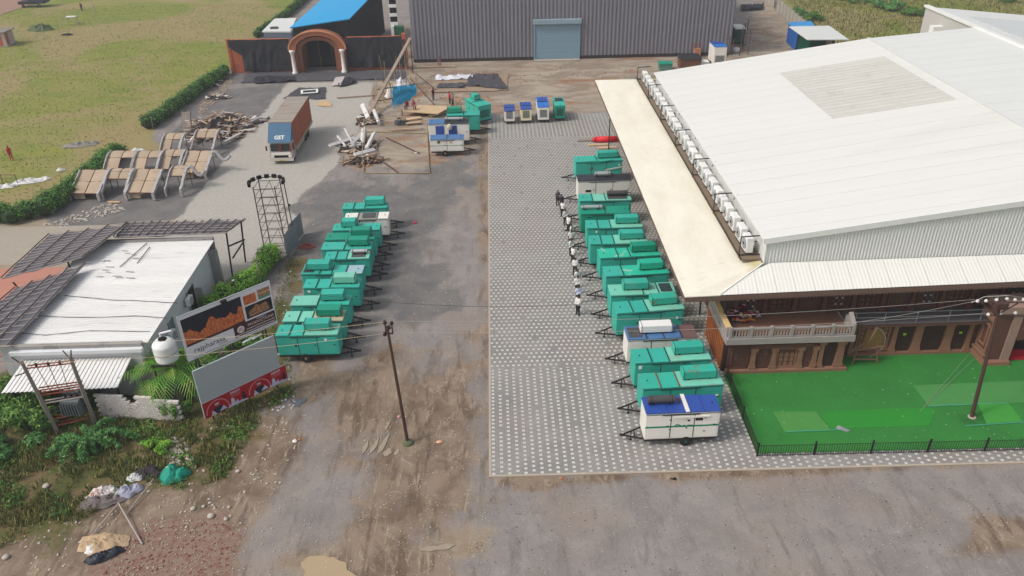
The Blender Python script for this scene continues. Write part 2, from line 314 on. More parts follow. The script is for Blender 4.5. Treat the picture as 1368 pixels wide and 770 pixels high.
for nm_, q in (('kerb', [(-.99, 34.46, .035), (60, 33.96, .035), (60, 34.1, .035), (-.85, 34.6, .035)]), ('kerb', [(-.99, 34.47, .034), (-.853, 34.6, .034), (-.853, 100.3, .034), (-.99, 100.3, .034)])):
    tag(MB().slab(q, .15).obj(nm_, m_kerb), kind='structure')
# left side tiles and red floor
tag(MB().slab([(-60, 63.2, .0), (-31, 62.2, .0), (-31.5, 70.2, .0), (-60, 70.6, .0)], .1).obj('tiled_path', M('buff pavers', (160, 150, 136), .9, bump=.5, bs=3)), kind='structure')
tag(MB().slab([(-60, 45, .01), (-36.5, 45, .01), (-36.5, 61.8, .01), (-60, 62.2, .01)], .1).obj('red_floor', M('salmon floor', (176, 122, 106), .85, bump=.3)), kind='structure')
# puddles
def puddle(pts, label, c):
    P = [G(u, v, .012) for u, v in pts]; n = len(P); out = []
    for i in range(n):
        for k in range(6):
            q = P[i].lerp(P[(i+1) % n], k/6); am = .35 if label == 'silt' else 1.; s_ = am*noise.noise((q.x*1.7, q.y*1.7, 5))*.45+am*noise.noise((q.x*5, q.y*5, 5))*.2; ctr = sum(P, Vector())/n; out.append(q+(q-ctr).normalized()*s_)
    return tag(MB().slab([p[:] for p in out], .02).obj('puddle', M('puddle '+label[:9], c, .3 if label == 'silt' else .08, var=.05, fine=.02, spec=.6)), kind='structure')
puddle([(403, 790), (404, 752), (418, 745), (440, 744), (462, 752), (476, 770), (480, 790)], 'muddy', (170, 148, 116))
puddle([(392, 534), (404, 532), (409, 539), (398, 545), (391, 541)], 'shady', (92, 96, 104))  # small puddle of grey water
for k, (a, b_, w_) in enumerate((((484, 607), (492, 588), 4), ((493, 608), (507, 584), 5), ((503, 609), (521, 578), 6), ((513, 610), (524, 598), 6), ((514, 576), (522, 560), 4), ((527, 608), (533, 601), 4), ((560, 735), (610, 728), 7))):
    dx, dy = b_[0]-a[0], b_[1]-a[1]; l = math.hypot(dx, dy); nx0, ny0 = -dy/l*w_/2, dx/l*w_/2
    puddle([a, (a[0]+dx*.3+nx0, a[1]+dy*.3+ny0), (a[0]+dx*.7+nx0, a[1]+dy*.7+ny0), b_, (a[0]+dx*.7-nx0, a[1]+dy*.7-ny0), (a[0]+dx*.3-nx0, a[1]+dy*.3-ny0)], 'silt', (150, 137, 118))
# ================================================================ big white event hall
m_roofw = M('white roof sheet', (216, 214, 208), .5, var=.02, fine=.012, rnd=.014, vs=.25, sc=(.3, 1.2, 1), spot=(204, 202, 194), spotamt=.35, spots=.12)
m_roofw2 = M('white roof sheet far', (210, 210, 206), .5, var=.02, fine=.01, rnd=.012, vs=.25)
m_wallw = M('white wall cladding', (206, 207, 203), .5, var=.03, vs=.3)
m_wallg = M('grey white cladding', (186, 184, 178), .6, var=.03, vs=.3)
m_trim = M('white trim', (225, 225, 220), .5)
m_can, t, b = newmat('cream canopy sheet')
tc = t.node('ShaderNodeTexCoord').outputs['Object']; sp = t.node('ShaderNodeSeparateXYZ'); t.l.new(tc, sp.inputs[0])
n1 = t.noise(t.scale(tc, (1, .35, 1)), .6, 5, .65); col = t.mix(t.ramp(n1, .3, .7), rgba((224, 218, 202)), rgba((213, 206, 187)))
st = t.math('MULTIPLY', t.ramp(t.math('ADD', sp.outputs[0], t.math('MULTIPLY', n1, 1.6)), 16.9, 17.9), .75); col = t.mix(st, col, rgba((178, 166, 112)))
n2 = t.noise(t.scale(tc, (.55, 4.5, 1)), 1.3, 5, .75); col = t.mix(t.math('MULTIPLY', t.ramp(n2, .62, .69), .6), col, rgba((130, 122, 100)))
t.l.new(col, b.inputs['Base Color']); b.inputs['Roughness'].default_value = .6
wv = t.node('ShaderNodeTexWave', wave_type='BANDS', bands_direction='Y'); t.l.new(tc, wv.inputs[0]); wv.inputs['Scale'].default_value = 1.; bn = t.node('ShaderNodeBump'); bn.inputs['Strength'].default_value = .25; bn.inputs['Distance'].default_value = .02; t.l.new(wv.outputs[0], bn.inputs['Height']); t.l.new(bn.outputs[0], b.inputs['Normal'])
m_sky = M('dusty skylight sheet', (196, 193, 184), .5, var=.08, vs=.6, spot=(150, 144, 130), spotamt=.3)
m_dark = M('dark steel', (52, 46, 44), .6, var=.15)
m_brown = M('carved brown stucco', (92, 62, 52), .85, var=.22, vs=1.1, bump=.9, bs=5, fine=.14)
m_brownl = M('worn sandstone pilaster', (134, 98, 78), .85, var=.2, vs=1.5, bump=.9, bs=6, fine=.15)
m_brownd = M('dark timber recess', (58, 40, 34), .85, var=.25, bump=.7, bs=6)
m_floor = M('terracotta terrace floor', (118, 84, 68), .85, var=.12, vs=.7)
m_rail = M('stone balustrade', (150, 143, 138), .8, var=.15, bump=.4)
m_cream = M('cream coping', (214, 180, 126), .8, var=.1)
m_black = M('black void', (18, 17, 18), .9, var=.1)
hall = empty('event_hall', 'huge white metal roofed hall with cream canopy and carved brown front', 'hall', (30, 65, 0))
def HP(mb, name, mat, sm=False, label=None):
    o = mb.obj(name, mat, None, sm); o.parent = hall; o.matrix_parent_inverse = Matrix.Translation((-30, -65, 0)); 
    if label: o['label'] = label
    return o
XW = 51.5; XL, XR, RY0, RY1, RZ = 17.6, 40.35, 46.2, 86.3, 9.0; SL = .137
zr_ = lambda x: RZ+SL*(x-XL) if x <= XR else RZ+SL*(XR-XL)+.077*(x-XR)
# roof sheets run from eave to ridge, one object each
N = 40; me_cache = {}
for i in range(N):
    y0 = RY0+(RY1-RY0)*i/N; y1 = RY0+(RY1-RY0)*(i+1)/N-.012; dz = .006*(i % 2)+.004*random.random()
    m_ = MB().add([(XL-.25, y0, zr_(XL)-.034+dz-.1), (XR, y0, zr_(XR)+dz-.1), (XR, y1, zr_(XR)+dz-.1), (XL-.25, y1, zr_(XL)-.034+dz-.1), (XL-.25, y0, zr_(XL)-.034+dz), (XR, y0, zr_(XR)+dz), (XR, y1, zr_(XR)+dz), (XL-.25, y1, zr_(XL)-.034+dz)], [(0, 3, 2, 1), (4, 5, 6, 7), (0, 1, 5, 4), (1, 2, 6, 5), (2, 3, 7, 6), (3, 0, 4, 7)])
    HP(m_, 'roof_sheet', m_roofw)
    m_ = MB().slab([(XR+.01, y0, zr_(XR)+dz-.005), (XW, y0, zr_(XW)+dz), (XW, y1, zr_(XW)+dz), (XR+.01, y1, zr_(XR)+dz-.005)], .1); HP(m_, 'roof_sheet', m_roofw2)
# ridge cap, rake trim
HP(MB().plank((XR, RY0-.1, zr_(XR)+.02), (XR, RY1+.1, zr_(XR)+.02), .45, .03), 'ridge_cap', m_roofw2)
HP(MB().plank((XL-.3, RY0-.14, zr_(XL)-.1), (XR, RY0-.14, zr_(XR)-.06), .1, .4), 'rake_trim', m_trim)
for i in range(18):   # skylight sheets
    y0 = 65.2+i*.795; x0, x1 = 28.75, 39.0
    m_ = MB(); pr = lambda x, o: zr_(x)+.018+o
    m_.add([(x0, y0, pr(x0, 0)), (x1, y0, pr(x1, 0)), (x1, y0+.38, pr(x1, .05)), (x0, y0+.38, pr(x0, .05)), (x1, y0+.78, pr(x1, 0)), (x0, y0+.78, pr(x0, 0))], [(0, 1, 2, 3), (3, 2, 4, 5)])
    HP(m_, 'skylight_sheet', m_sky)
# walls
wl = MB(); corr(wl, (XL, RY1-.3, 7.2), (XL, RY0, 7.2), (XL, RY0, RZ-.12), (XL, RY1-.3, RZ-.12), 120, .03, (-1, 0, 0)); HP(wl, 'clerestory_wall', m_wallw)
wf = MB(); corr(wf, (XL, RY0, 7.0), (XR, RY0, 7.0), (XR, RY0, zr_(XR)-.12), (XL, RY0, zr_(XL)-.12), 104, .04, (0, -1, 0)); HP(wf, 'front_gable_cladding', m_wallw)
HP(MB().box(XL+.1, 54.2, 48.7, RY1-.3, 0, 8.7), 'inner_wall', m_wallg)
HP(MB().box(XL-.06, XL+.02, RY0-.07, RY0+.05, 7.0, RZ-.1), 'corner_trim', m_trim)
# canopy: left slope, front slope, back hip
def sheet(name, pts, mat, th=.06): return HP(MB().slab(pts, th), name, mat)
sheet('canopy_sheet', [(12, 44.15, 6), (14.3, 44.15, 6.05), (17.5, 46.05, 7.2)], m_can)
sheet('canopy_sheet', [(12, 44.15, 6), (17.5, 46.05, 7.2), (17.5, 89.6, 7.25), (12, 94.4, 6)], m_can)
sheet('canopy_sheet', [(12, 94.4, 6), (17.5, 89.6, 7.25), (56, 89.6, 7.25), (56, 94.4, 6)], m_can)
for i in range(32):
    x0, x1 = 14.3+i*1.25, 14.3+(i+1)*1.25-.01; zt = 7.2; a = max(0, min(1, (x0-14.3)/3.2)); c_ = max(0, min(1, (x1-14.3)/3.2)); dz = .004*(i % 2)
    e0, e1 = .02*(x0-12), .02*(x1-12); m_ = MB()
    corr(m_, (x0, 44.15, 6.005+dz+e0), (x1, 44.15, 6.005+dz+e1), (x1, lerp(44.15, 46.12, c_), lerp(6, zt, c_)+dz+.004+e1*.35), (x0, lerp(44.15, 46.12, a)+.001, lerp(6, zt, a)+dz+.004+e0*.35), 5, .009, (0, 0, 1))
    HP(m_, 'canopy_sheet', M('front canopy sheet', (220, 218, 211), .5, var=.03, rnd=.015))
HP(MB().bar((14.3, 44.2, 6.1), (17.5, 46.08, 7.27), .05, 5), 'hip_cap', m_trim)
# fascia and scalloped valance
fa = MB().plank((12.05, 44.24, 5.82), (56, 44.24, 6.70), .12, .26); HP(fa, 'fascia', M('weathered fascia', (112, 88, 78), .8, var=.2, sc=(1, 1, 6)))
HP(MB().box(12.02, 12.1, 44.3, 94, 5.6, 5.93), 'fascia', MATS['weathered fascia'])
vp = MB()
for i in range(200):
    x = 12.05+i*.22; e = .02*(x-12); vp.add([(x, 44.24, 5.7+e), (x+.21, 44.24, 5.7+e), (x+.21, 44.24, 5.56+e), (x+.105, 44.24, 5.46+e), (x, 44.24, 5.56+e), (x, 44.27, 5.7+e), (x+.21, 44.27, 5.7+e), (x+.21, 44.27, 5.56+e), (x+.105, 44.27, 5.46+e), (x, 44.27, 5.56+e)], [(0, 1, 2, 3, 4), (9, 8, 7, 6, 5), (2, 7, 8, 3), (3, 8, 9, 4)])
o = HP(vp, 'scalloped_valance', M('valance', (126, 98, 90), .8)); o['kind'] = 'stuff'
# side wall behind the generators
HP(MB().box(16.0, 16.3, 48.6, 89, 0, 6.4), 'side_wall', m_brown)
for y in range(50, 90, 4):
    HP(MB().box(15.82, 16.0, y, y+.35, 0, 6.2), 'side_pilaster', m_brownl); HP(MB().box(15.9, 16.0, y+1.2, y+3., .5, 3.2), 'side_panel', m_brownd)
for y in np.linspace(45.5, 92, 9): HP(MB().bar((15.2, y, 0), (15.2, y, 6.6), .08), 'canopy_post', m_dark)
# terrace block
HP(MB().box(15.3, 23.2, 43.9, 48.4, 0, 2.55), 'terrace_block', m_brown)
HP(MB().box(14.9, 23.55, 43.45, 48.4, 2.55, 3.), 'terrace_slab', m_rail)
HP(MB().box(15.1, 23.4, 43.7, 48.39, 3., 3.03), 'terrace_floor', m_floor)
HP(MB().box(15.2, 23.5, 43.55, 43.9, 0, .3), 'plinth', m_brownl)
HP(MB().box(16.7, 21.0, 43.62, 43.9, 2.05, 2.35), 'lintel', m_brown)
def pil(x, y, z0, z1, w=.32, mat=None, d=.2):
    mat = mat or m_brownl; m_ = MB(); h = z1-z0
    m_.box(x-w/2-.08, x+w/2+.08, y-d-.06, y, z0, z0+.22); m_.box(x-w/2-.03, x+w/2+.03, y-d-.02, y, z0+.22, z0+.42); m_.box(x-w/2, x+w/2, y-d, y, z0+.42, z1-.35, .03); m_.box(x-w/2-.05, x+w/2+.05, y-d-.04, y, z1-.35, z1-.15, -.04); m_.box(x-w/2-.09, x+w/2+.09, y-d-.07, y, z1-.15, z1)
    return HP(m_, 'pilaster', mat)
def frame(x0, x1, y, z0, z1, f=.12, inner=None, name='carved_panel', mat=None):
    m_ = MB(); m_.box(x0, x1, y-.09, y, z0, z0+f); m_.box(x0, x1, y-.09, y, z1-f, z1); m_.box(x0, x0+f, y-.09, y, z0+f, z1-f); m_.box(x1-f, x1, y-.09, y, z0+f, z1-f)
    q = (x1-x0-2*f); k = max(1, int(q/.35))
    for i in range(k):
        for j in range(max(1, int((z1-z0)/.4))):
            a = x0+f+q*i/k; zz0 = z0+f+.02+j*.38
            if zz0+.3 < z1-f: m_.box(a+.04, a+q/k-.04, y-.05, y, zz0, zz0+.3, .06, 0)
    o = HP(m_, name, mat or m_brownl); HP(MB().box(x0+f*.5, x1-f*.5, y-.02, y+.02, z0+f*.5, z1-f*.5), 'recess', inner or m_brownd); return o
for x in (17.0, 18.4, 20.2, 21.2): pil(x, 43.9, .3, 2.1)
frame(17.2, 18.2, 43.89, .4, 1.95, inner=m_brown, mat=m_brown); frame(18.6, 20.0, 43.89, .3, 1.95, inner=m_brown); frame(20.4, 21.0, 43.89, .4, 1.95, inner=m_brown, mat=m_brown)
frame(15.5, 16.7, 43.89, .3, 2.4, inner=m_brown, mat=m_brown)
HP(MB().box(21.75, 22.6, 43.86, 43.9, .3, 2.4), 'door_leaf', m_brownd); pil(21.6, 43.9, .3, 2.5); pil(22.9, 43.9, .3, 2.5, .5)
# balustrade

def balustrade(x0, x1, y, z):
    HP(MB().box(x0, x1, y-.07, y+.07, z+.62, z+.72), 'handrail', m_rail); HP(MB().box(x0, x1, y-.06, y+.06, z, z+.1), 'handrail', m_rail)
    n = int((x1-x0)/.2); me = MB().lathe([(.03, 0), (.055, .12), (.03, .26), (.05, .4), (.03, .52)], 6).mesh('baluster', m_rail)
    for i in range(1, n): o = link('baluster', me, hall, (x0+i*.2-30, y-65, z+.1))
    for x in np.arange(x0, x1+.1, (x1-x0)/6): HP(MB().box(x-.1, x+.1, y-.1, y+.1, z, z+.82), 'newel_post', m_rail)
balustrade(15.15, 23.35, 43.62, 3.03)
HP(MB().box(23.33, 23.45, 43.7, 45., 3.03, 3.75), 'side_parapet', m_rail)
HP(MB().add([(23.2, 43.6, 3.75), (23.5, 43.6, 3.75), (23.5, 44.4, 4.3), (23.2, 44.4, 4.3), (23.2, 44.4, 3.75), (23.5, 44.4, 3.75)], [(0, 1, 2, 3), (0, 3, 4), (1, 5, 2), (3, 2, 5, 4)]), 'corner_gablet', m_rail)
HP(MB().box(14.95, 15.2, 43.75, 48.4, 3.0, 3.72), 'side_parapet', m_rail); HP(MB().box(14.85, 15.22, 43.75, 48.4, 3.72, 3.8), 'parapet_coping', m_cream)
HP(MB().box(15.0, 15.28, 44.0, 48.4, 0, 2.55), 'slatted_screen_back', m_brownd)
for i in range(11): HP(MB().box(14.9, 15.0, 44.2+i*.4, 44.32+i*.4, .1, 2.5), 'screen_slat', M('orange timber', (176, 104, 60), .8, var=.2))
# upper wall
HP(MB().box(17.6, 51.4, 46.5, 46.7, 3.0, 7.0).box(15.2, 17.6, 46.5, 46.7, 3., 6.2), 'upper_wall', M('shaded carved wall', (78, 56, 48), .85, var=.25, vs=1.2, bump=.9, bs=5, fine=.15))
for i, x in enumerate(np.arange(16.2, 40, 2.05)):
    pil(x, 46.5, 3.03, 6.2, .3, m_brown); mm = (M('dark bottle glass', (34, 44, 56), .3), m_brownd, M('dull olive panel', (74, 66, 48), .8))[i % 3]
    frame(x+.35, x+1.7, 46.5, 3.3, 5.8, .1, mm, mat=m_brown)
    if i % 3 == 0:
        for a in range(2):
            for c_ in range(3): HP(MB().lathe([(.09, 0), (.09, .03)], 8), 'roundel', m_rail).matrix_parent_inverse = Matrix.Translation((x+.8+a*.4-30, 46.4-65, 3.7+c_*.5)) @ Matrix.Rotation(math.pi/2, 4, 'X')
# lower recessed wall right of the terrace
HP(MB().box(23.2, 56, 45.5, 45.8, 0, 2.75), 'lower_wall', m_brown)
HP(MB().box(23.6, 33.2, 44.75, 48.4, 2.75, 3.0), 'balcony_slab', m_brown); HP(MB().box(23.6, 33.4, 44.72, 48.38, 3.0, 3.03), 'balcony_floor', M('grey balcony screed', (84, 80, 82), .8))
HP(MB().box(24.2, 33, 45.2, 45.5, 0, .25), 'plinth', m_brownl)
for x, w_ in ((24.4, .3), (27.3, .35), (28.95, .6), (31.1, .6), (32.6, .3)): pil(x, 45.5, .25, 2.7, w_)
frame(24.7, 27.0, 45.5, .35, 2.5, .15, m_brown); HP(MB().box(25.2, 26.6, 45.44, 45.5, .6, 2.1, .1), 'inlay_panel', M('ochre inlay', (146, 112, 66), .8, var=.2, bump=.5))
for x0, x1 in ((27.55, 28.6), (29.3, 30.75), (31.45, 32.4)): HP(MB().box(x0, x1, 45.42, 45.5, .3, 2.3), 'door_leaf', m_brownd)
HP(MB().box(27.9, 28.1, 45.38, 45.42, 1.6, 1.75), 'exit_lamp', M('green lamp', (150, 190, 40), .4)); HP(MB().box(31.85, 32.05, 45.38, 45.42, 1.6, 1.75), 'exit_lamp', MATS['green lamp'])
for x in (24.0, 26.0, 28.2, 30.4, 32.6): HP(MB().bar((x, 44.85, 3.03), (x, 44.85, 3.9), .03), 'rail_post', M('grey rail', (110, 112, 118), .6))
for z in (3.5, 3.88): HP(MB().bar((23.7, 44.85, z), (33.2, 44.85, z), .025), 'guard_rail', MATS['grey rail'])
# entrance portico
HP(MB().box(33.2, 34.8, 43.95, 45.5, 0, 4.2), 'portico_pier', m_brown); HP(MB().box(32.95, 34.8, 43.6, 45.5, 0, .35), 'portico_base', m_brownl)
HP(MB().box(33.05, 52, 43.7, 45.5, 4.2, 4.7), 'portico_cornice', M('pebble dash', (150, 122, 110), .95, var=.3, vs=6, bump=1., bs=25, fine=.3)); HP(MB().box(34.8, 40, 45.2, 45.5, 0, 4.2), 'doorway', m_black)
def lsq(x, y0, y1, z0, z1, mat, nm_='side_frame'):
    m_ = MB(); f = .12; m_.box(x-.1, x, y0, y1, z0, z0+f); m_.box(x-.1, x, y0, y1, z1-f, z1); m_.box(x-.1, x, y0, y0+f, z0+f, z1-f); m_.box(x-.1, x, y1-f, y1, z0+f, z1-f); return HP(m_, nm_, mat)
lsq(33.2, 44.1, 45.3, .8, 3.3, m_brownl); lsq(33.18, 44.35, 45.05, 1.2, 2.9, m_brownl); HP(MB().box(32.95, 33.2, 43.95, 45.45, 3.4, 3.7), 'string_course', m_brownl); HP(MB().box(33.0, 33.2, 43.95, 45.45, .55, .75), 'string_course', m_brownl)
HP(MB().box(34.2, 34.8, 43.85, 43.95, 0, 4.2), 'pebble_strip', MATS['pebble dash'])
ar = MB(); cx_, n = 37.2, 18
for i in range(n):
    a0, a1 = math.pi*i/n, math.pi*(i+1)/n; P = lambda a, r: (cx_-r*math.cos(a), 2.0+r*math.sin(a))
    (xa, za), (xb, zb2), (xc, zc_), (xd, zd_) = P(a0, 1.9), P(a1, 1.9), P(a1, 2.35), P(a0, 2.35)
    ar.add([(xa, 43.8, za), (xb, 43.8, zb2), (xc, 43.8, zc_), (xd, 43.8, zd_), (xa, 45.3, za), (xb, 45.3, zb2), (xc, 45.3, zc_), (xd, 45.3, zd_)], [(0, 1, 2, 3), (0, 4, 5, 1), (3, 2, 6, 7)])
    ar.add([(xd, 43.9, zd_), (xc, 43.9, zc_), (xc, 43.9, 4.2), (xd, 43.9, 4.2)], [(0, 1, 2, 3)])
HP(ar, 'arch', m_brown)
HP(MB().box(35.2, 39, 44.2, 45.2, 0, .25), 'red_carpet_step', M('red carpet', (176, 22, 44), .9))
# ---------------- air conditioners on the ledge
HP(MB().box(16.15, 17.5, 46.6, 90.2, 7.22, 7.34), 'equipment_ledge', M('grating', (120, 104, 86), .8, var=.25, sc=(1, 3, 1), vs=3)); HP(MB().box(16.1, 16.16, 46.6, 90.2, 7.3, 7.42), 'ledge_rail', m_dark)
for i in range(7):
    y = 47.1+i*7.05; m_ = MB(); m_.bar((16.15, y, 7.2), (16.15, y, 8.75), .045); m_.bar((16.15, y, 8.75), (17.6, y, 8.82), .045); m_.bar((16.15, y, 7.4), (17.6, y, 7.4), .045); HP(m_, 'support_frame', m_dark)
m_ac = M('white enamel', (226, 226, 222), .4, var=.04, spot=(190, 178, 150), spotamt=.25); m_fan = M('fan grille', (150, 152, 154), .6)
me_b = MB().bevbox(-.2, .2, -.44, .44, 0, .92, .025).mesh('casing', m_ac); me_f = MB(); me_f.lathe([(.33, 0), (.33, .03), (.3, .03)], 18); me_f = me_f.mesh('fan_grille', m_fan); me_h = MB().lathe([(.08, .03), (.08, .06)], 10).mesh('fan_hub', m_dark)
me_p = MB().bar((.2, .3, .3), (.75, .3, .35), .03).mesh('pipe', M('insulated pipe', (60, 58, 58), .8)); me_s = MB().box(-.18, -.1, -.4, .4, -.12, 0).box(.1, .18, -.4, .4, -.12, 0).mesh('foot', m_dark)
NA = 26
for i in range(NA):
    y = 47.75+i*1.62
    lab = 'white wall-ledge air conditioner on the hall, nearest the camera at the roof corner' if i == 0 else 'white air conditioner farthest back in the row along the hall wall' if i == NA-1 else 'white air conditioner in the middle of the row along the hall ledge'
    r = empty('air_conditioner', lab, 'air conditioner', (16.85+random.uniform(-.05, .05), y+random.uniform(-.08, .08), 7.46), random.uniform(-.05, .05), 'air conditioners along the hall ledge')
    r.scale = (1.2, 1.25, 1.15)
    link('casing', me_b, r); g = link('fan_grille', me_f, r, (-.2, .0, .46), (0, -math.pi/2, 0)); link('fan_hub', me_h, g); link('pipe', me_p, r); link('foot', me_s, r)
    if i and i % 4 == 3: link('cable_drop', MB().path([(.4, .6, 1.), (.62, .6, 1.35), (.68, .6, .5)], .03).mesh('cable_drop', m_dark), r)
# second white hall at top right
h2 = empty('neighbouring_hall', 'second white roofed hall behind, with grey roof panel at top right corner', 'hall', (58, 90, 0))
for nm_, mb, mt in (('side_wall', MB().box(51.6, 51.8, 50, 97.4, 0, 12.9), m_wallg), ('parapet', MB().box(51.45, 51.95, 50, 97.6, 12.9, 13.15), m_trim), ('back_wall', MB().box(51.8, 84, 97.2, 97.4, 0, 9.), m_wallg),
    ('roof', MB().slab([(51.9, 50, 12.9), (84, 50, 9.6), (84, 97.6, 9.6), (51.9, 97.6, 12.9)], .15), m_roofw2), ('grey_roof_sheet', MB().slab([(54.2, 54, 12.73), (80, 54, 10.08), (80, 93, 10.08), (54.2, 93, 12.73)], .06), M('grey sheet', (196, 198, 196), .5)),
    ('roof_vent', MB().box(50.5, 51.6, 92.5, 93.5, 10.8, 11.7), m_ac)):
    o = mb.obj(nm_, mt, h2); o.matrix_parent_inverse = Matrix.Translation((-58, -90, 0))
# ================================================================ grey shed
shed = empty('corrugated_shed', 'large dark grey corrugated shed with a pale blue roller door', 'shed', (12, 128, 0))
def SP(mb, name, mat, root=None, sm=False, label=None):
    root = root or shed; o = mb.obj(name, mat, None, sm); o.parent = root; o.matrix_parent_inverse = Matrix.Translation(root.location).inverted()
    if label: o['label'] = label
    return o
m_shed = M('grey corrugated steel', (122, 120, 128), .5, var=.08, vs=.12, fine=.05, spot=(88, 86, 94), spotamt=.4, spots=.06, metal=0)
for x0, x1, z0, n in ((-12.7, 6.3, .5, 31), (6.3, 13.6, 6.1, 12), (13.6, 37.6, .5, 39)):
    m_ = MB(); corr(m_, (x0, 127.6, z0), (x1, 127.6, z0), (x1, 127.6, 12.5), (x0, 127.6, 12.5), n, .1, (0, -1, 0)); SP(m_, 'wall_cladding', m_shed)
for x in (-12.7, 37.6):
    m_ = MB(); corr(m_, (x, 127.6, 0), (x, 175, 0), (x, 175, 12.5), (x, 127.6, 12.5), 76, .16, (1 if x > 0 else -1, 0, 0)); SP(m_, 'wall_cladding', m_shed)
SP(MB().box(-12.6, 6.3, 127.55, 127.7, 0, .5), 'base_wall', m_dark); SP(MB().box(13.6, 37.5, 127.55, 127.7, 0, .5), 'base_wall', m_dark)
SP(MB().add([(-12.9, 127.3, 12.5), (37.8, 127.3, 12.5), (37.8, 151, 15.5), (-12.9, 151, 15.5), (37.8, 175, 12.5), (-12.9, 175, 12.5)], [(0, 1, 2, 3), (3, 2, 4, 5)]), 'roof', m_shed)
m_shut = M('pale blue shutter', (124, 150, 166), .6, var=.08, vs=.4)

m_ = MB()
for i in range(24): SP(MB().box(6.5, 13.4, 127.42, 127.5, .05+i*.23, .05+i*.23+.215, 0, .012), 'slat', m_shut, shed)

SP(MB().box(6.3, 6.5, 127.3, 127.6, 0, 5.6), 'door_jamb', m_shut); SP(MB().box(13.4, 13.6, 127.3, 127.6, 0, 5.6), 'door_jamb', m_shut); SP(MB().bevbox(6.2, 13.75, 127.0, 127.55, 5.5, 6.25, .06), 'shutter_hood', M('blue hood', (140, 160, 172), .5, spot=(110, 92, 80), spotamt=.4))
SP(MB().box(6.4, 13.5, 126.4, 127.3, 0, .12), 'threshold', m_kerb)
# ================================================================ black-draped wall and arch gate
m_tarp = M('black shade cloth', (44, 44, 50), .85, var=.25, vs=.8, bump=.8, bs=3); m_or = M('orange brick plaster', (172, 92, 62), .85, var=.15, vs=1.5, spot=(120, 70, 50), spotamt=.5)
gate = empty('arched_gateway', 'orange arched gateway with white columns in a wall draped with black cloth', 'gateway', (-27, 124, 0))
def wrinkle(x0, x1, y, z0, z1, seed, amp=.18):
    nx, nz_ = max(4, int((x1-x0)/.3)), 14
    def f(u, v):
        x = lerp(x0, x1, u); zz_ = lerp(z0, z1, v); nn = noise.noise((x*1.1, zz_*.4, seed))+.5*noise.noise((x*3.1, zz_*.9, seed))
        return (x, y-.25-abs(nn)*amp*3.2*(1-.4*v), zz_+(.25*noise.noise((x*.7, seed, 1)) if v < .02 else 0)-(.12*abs(math.sin(x*.9)) if v > .98 else 0))
    return MB().grid(f, nx, nz_)
WY = 124.
SP(MB().box(-40.3, -31, WY, WY+.4, 0, 5.), 'wall', m_or, gate); SP(MB().box(-22.4, -13.3, WY, WY+.4, 0, 5.), 'wall', m_or, gate)
for a, b2, z0, s_ in ((-38.4, -31.0, .25, 1), (-22.4, -13.5, .45, 2)): SP(wrinkle(a, b2, WY, z0, 5.1, s_), 'black_cloth', m_tarp, gate, True)
m_ = MB().grid(lambda u, v: (lerp(-40.2, -37.4, u), WY-.2-.12*abs(noise.noise((u*4, v*2, 9))), lerp(5.05, 3.9-1.9*u, v)), 10, 8); SP(m_, 'black_cloth', m_tarp, gate, True)
SP(MB().box(-40.5, -40.1, WY-.1, WY+.6, 0, 5.1), 'wall_end', m_or, gate)
cxa, R0, R1 = -26.7, 2.5, 4.1
def archband(r0, r1, y0, y1, zs, n=22, zb=0.):
    m_ = MB()
    pts = [(cxa-1*s_, 0) for s_ in ()]
    P = lambda a, r: (cxa-r*math.cos(a), zs+r*math.sin(a)*.62)
    for i in range(n):
        a0, a1 = math.pi*i/n, math.pi*(i+1)/n; q = [P(a0, r0), P(a1, r0), P(a1, r1), P(a0, r1)]
        m_.add([(x, y0, z) for x, z in q]+[(x, y1, z) for x, z in q], [(0, 3, 2, 1), (4, 5, 6, 7), (0, 1, 5, 4), (3, 7, 6, 2)])
    for s_ in (-1, 1): a, c_ = sorted((cxa+s_*r0, cxa+s_*r1)); m_.box(a, c_, y0, y1, zb, zs)
    return m_
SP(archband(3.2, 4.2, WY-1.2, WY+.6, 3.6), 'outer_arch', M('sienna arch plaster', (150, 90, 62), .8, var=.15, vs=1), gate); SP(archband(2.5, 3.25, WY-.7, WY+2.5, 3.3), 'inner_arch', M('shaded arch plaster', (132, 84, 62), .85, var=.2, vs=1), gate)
SP(archband(4.15, 4.4, WY-1.3, WY-1.0, 3.6, zb=3.55), 'arch_moulding', M('pink moulding', (190, 130, 100), .8), gate)
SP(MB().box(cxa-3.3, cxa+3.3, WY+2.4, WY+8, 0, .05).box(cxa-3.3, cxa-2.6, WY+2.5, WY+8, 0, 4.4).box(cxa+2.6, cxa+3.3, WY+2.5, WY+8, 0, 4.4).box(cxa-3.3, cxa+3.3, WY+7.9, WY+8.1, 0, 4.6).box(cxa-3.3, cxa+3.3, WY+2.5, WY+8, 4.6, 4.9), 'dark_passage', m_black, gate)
for s_ in (-1, 1): SP(MB().lathe([(.45, 0), (.45, .3), (.3, .4), (.26, 3.), (.42, 3.3), (.46, 3.55)], 14, (cxa+s_*3.75, WY-1.45, 0)), 'column', M('white column', (214, 208, 204), .7), gate, True)
SP(MB().box(-13.9, -13.3, WY-.3, WY+.3, 0, 5.4), 'end_pier', m_or, gate)
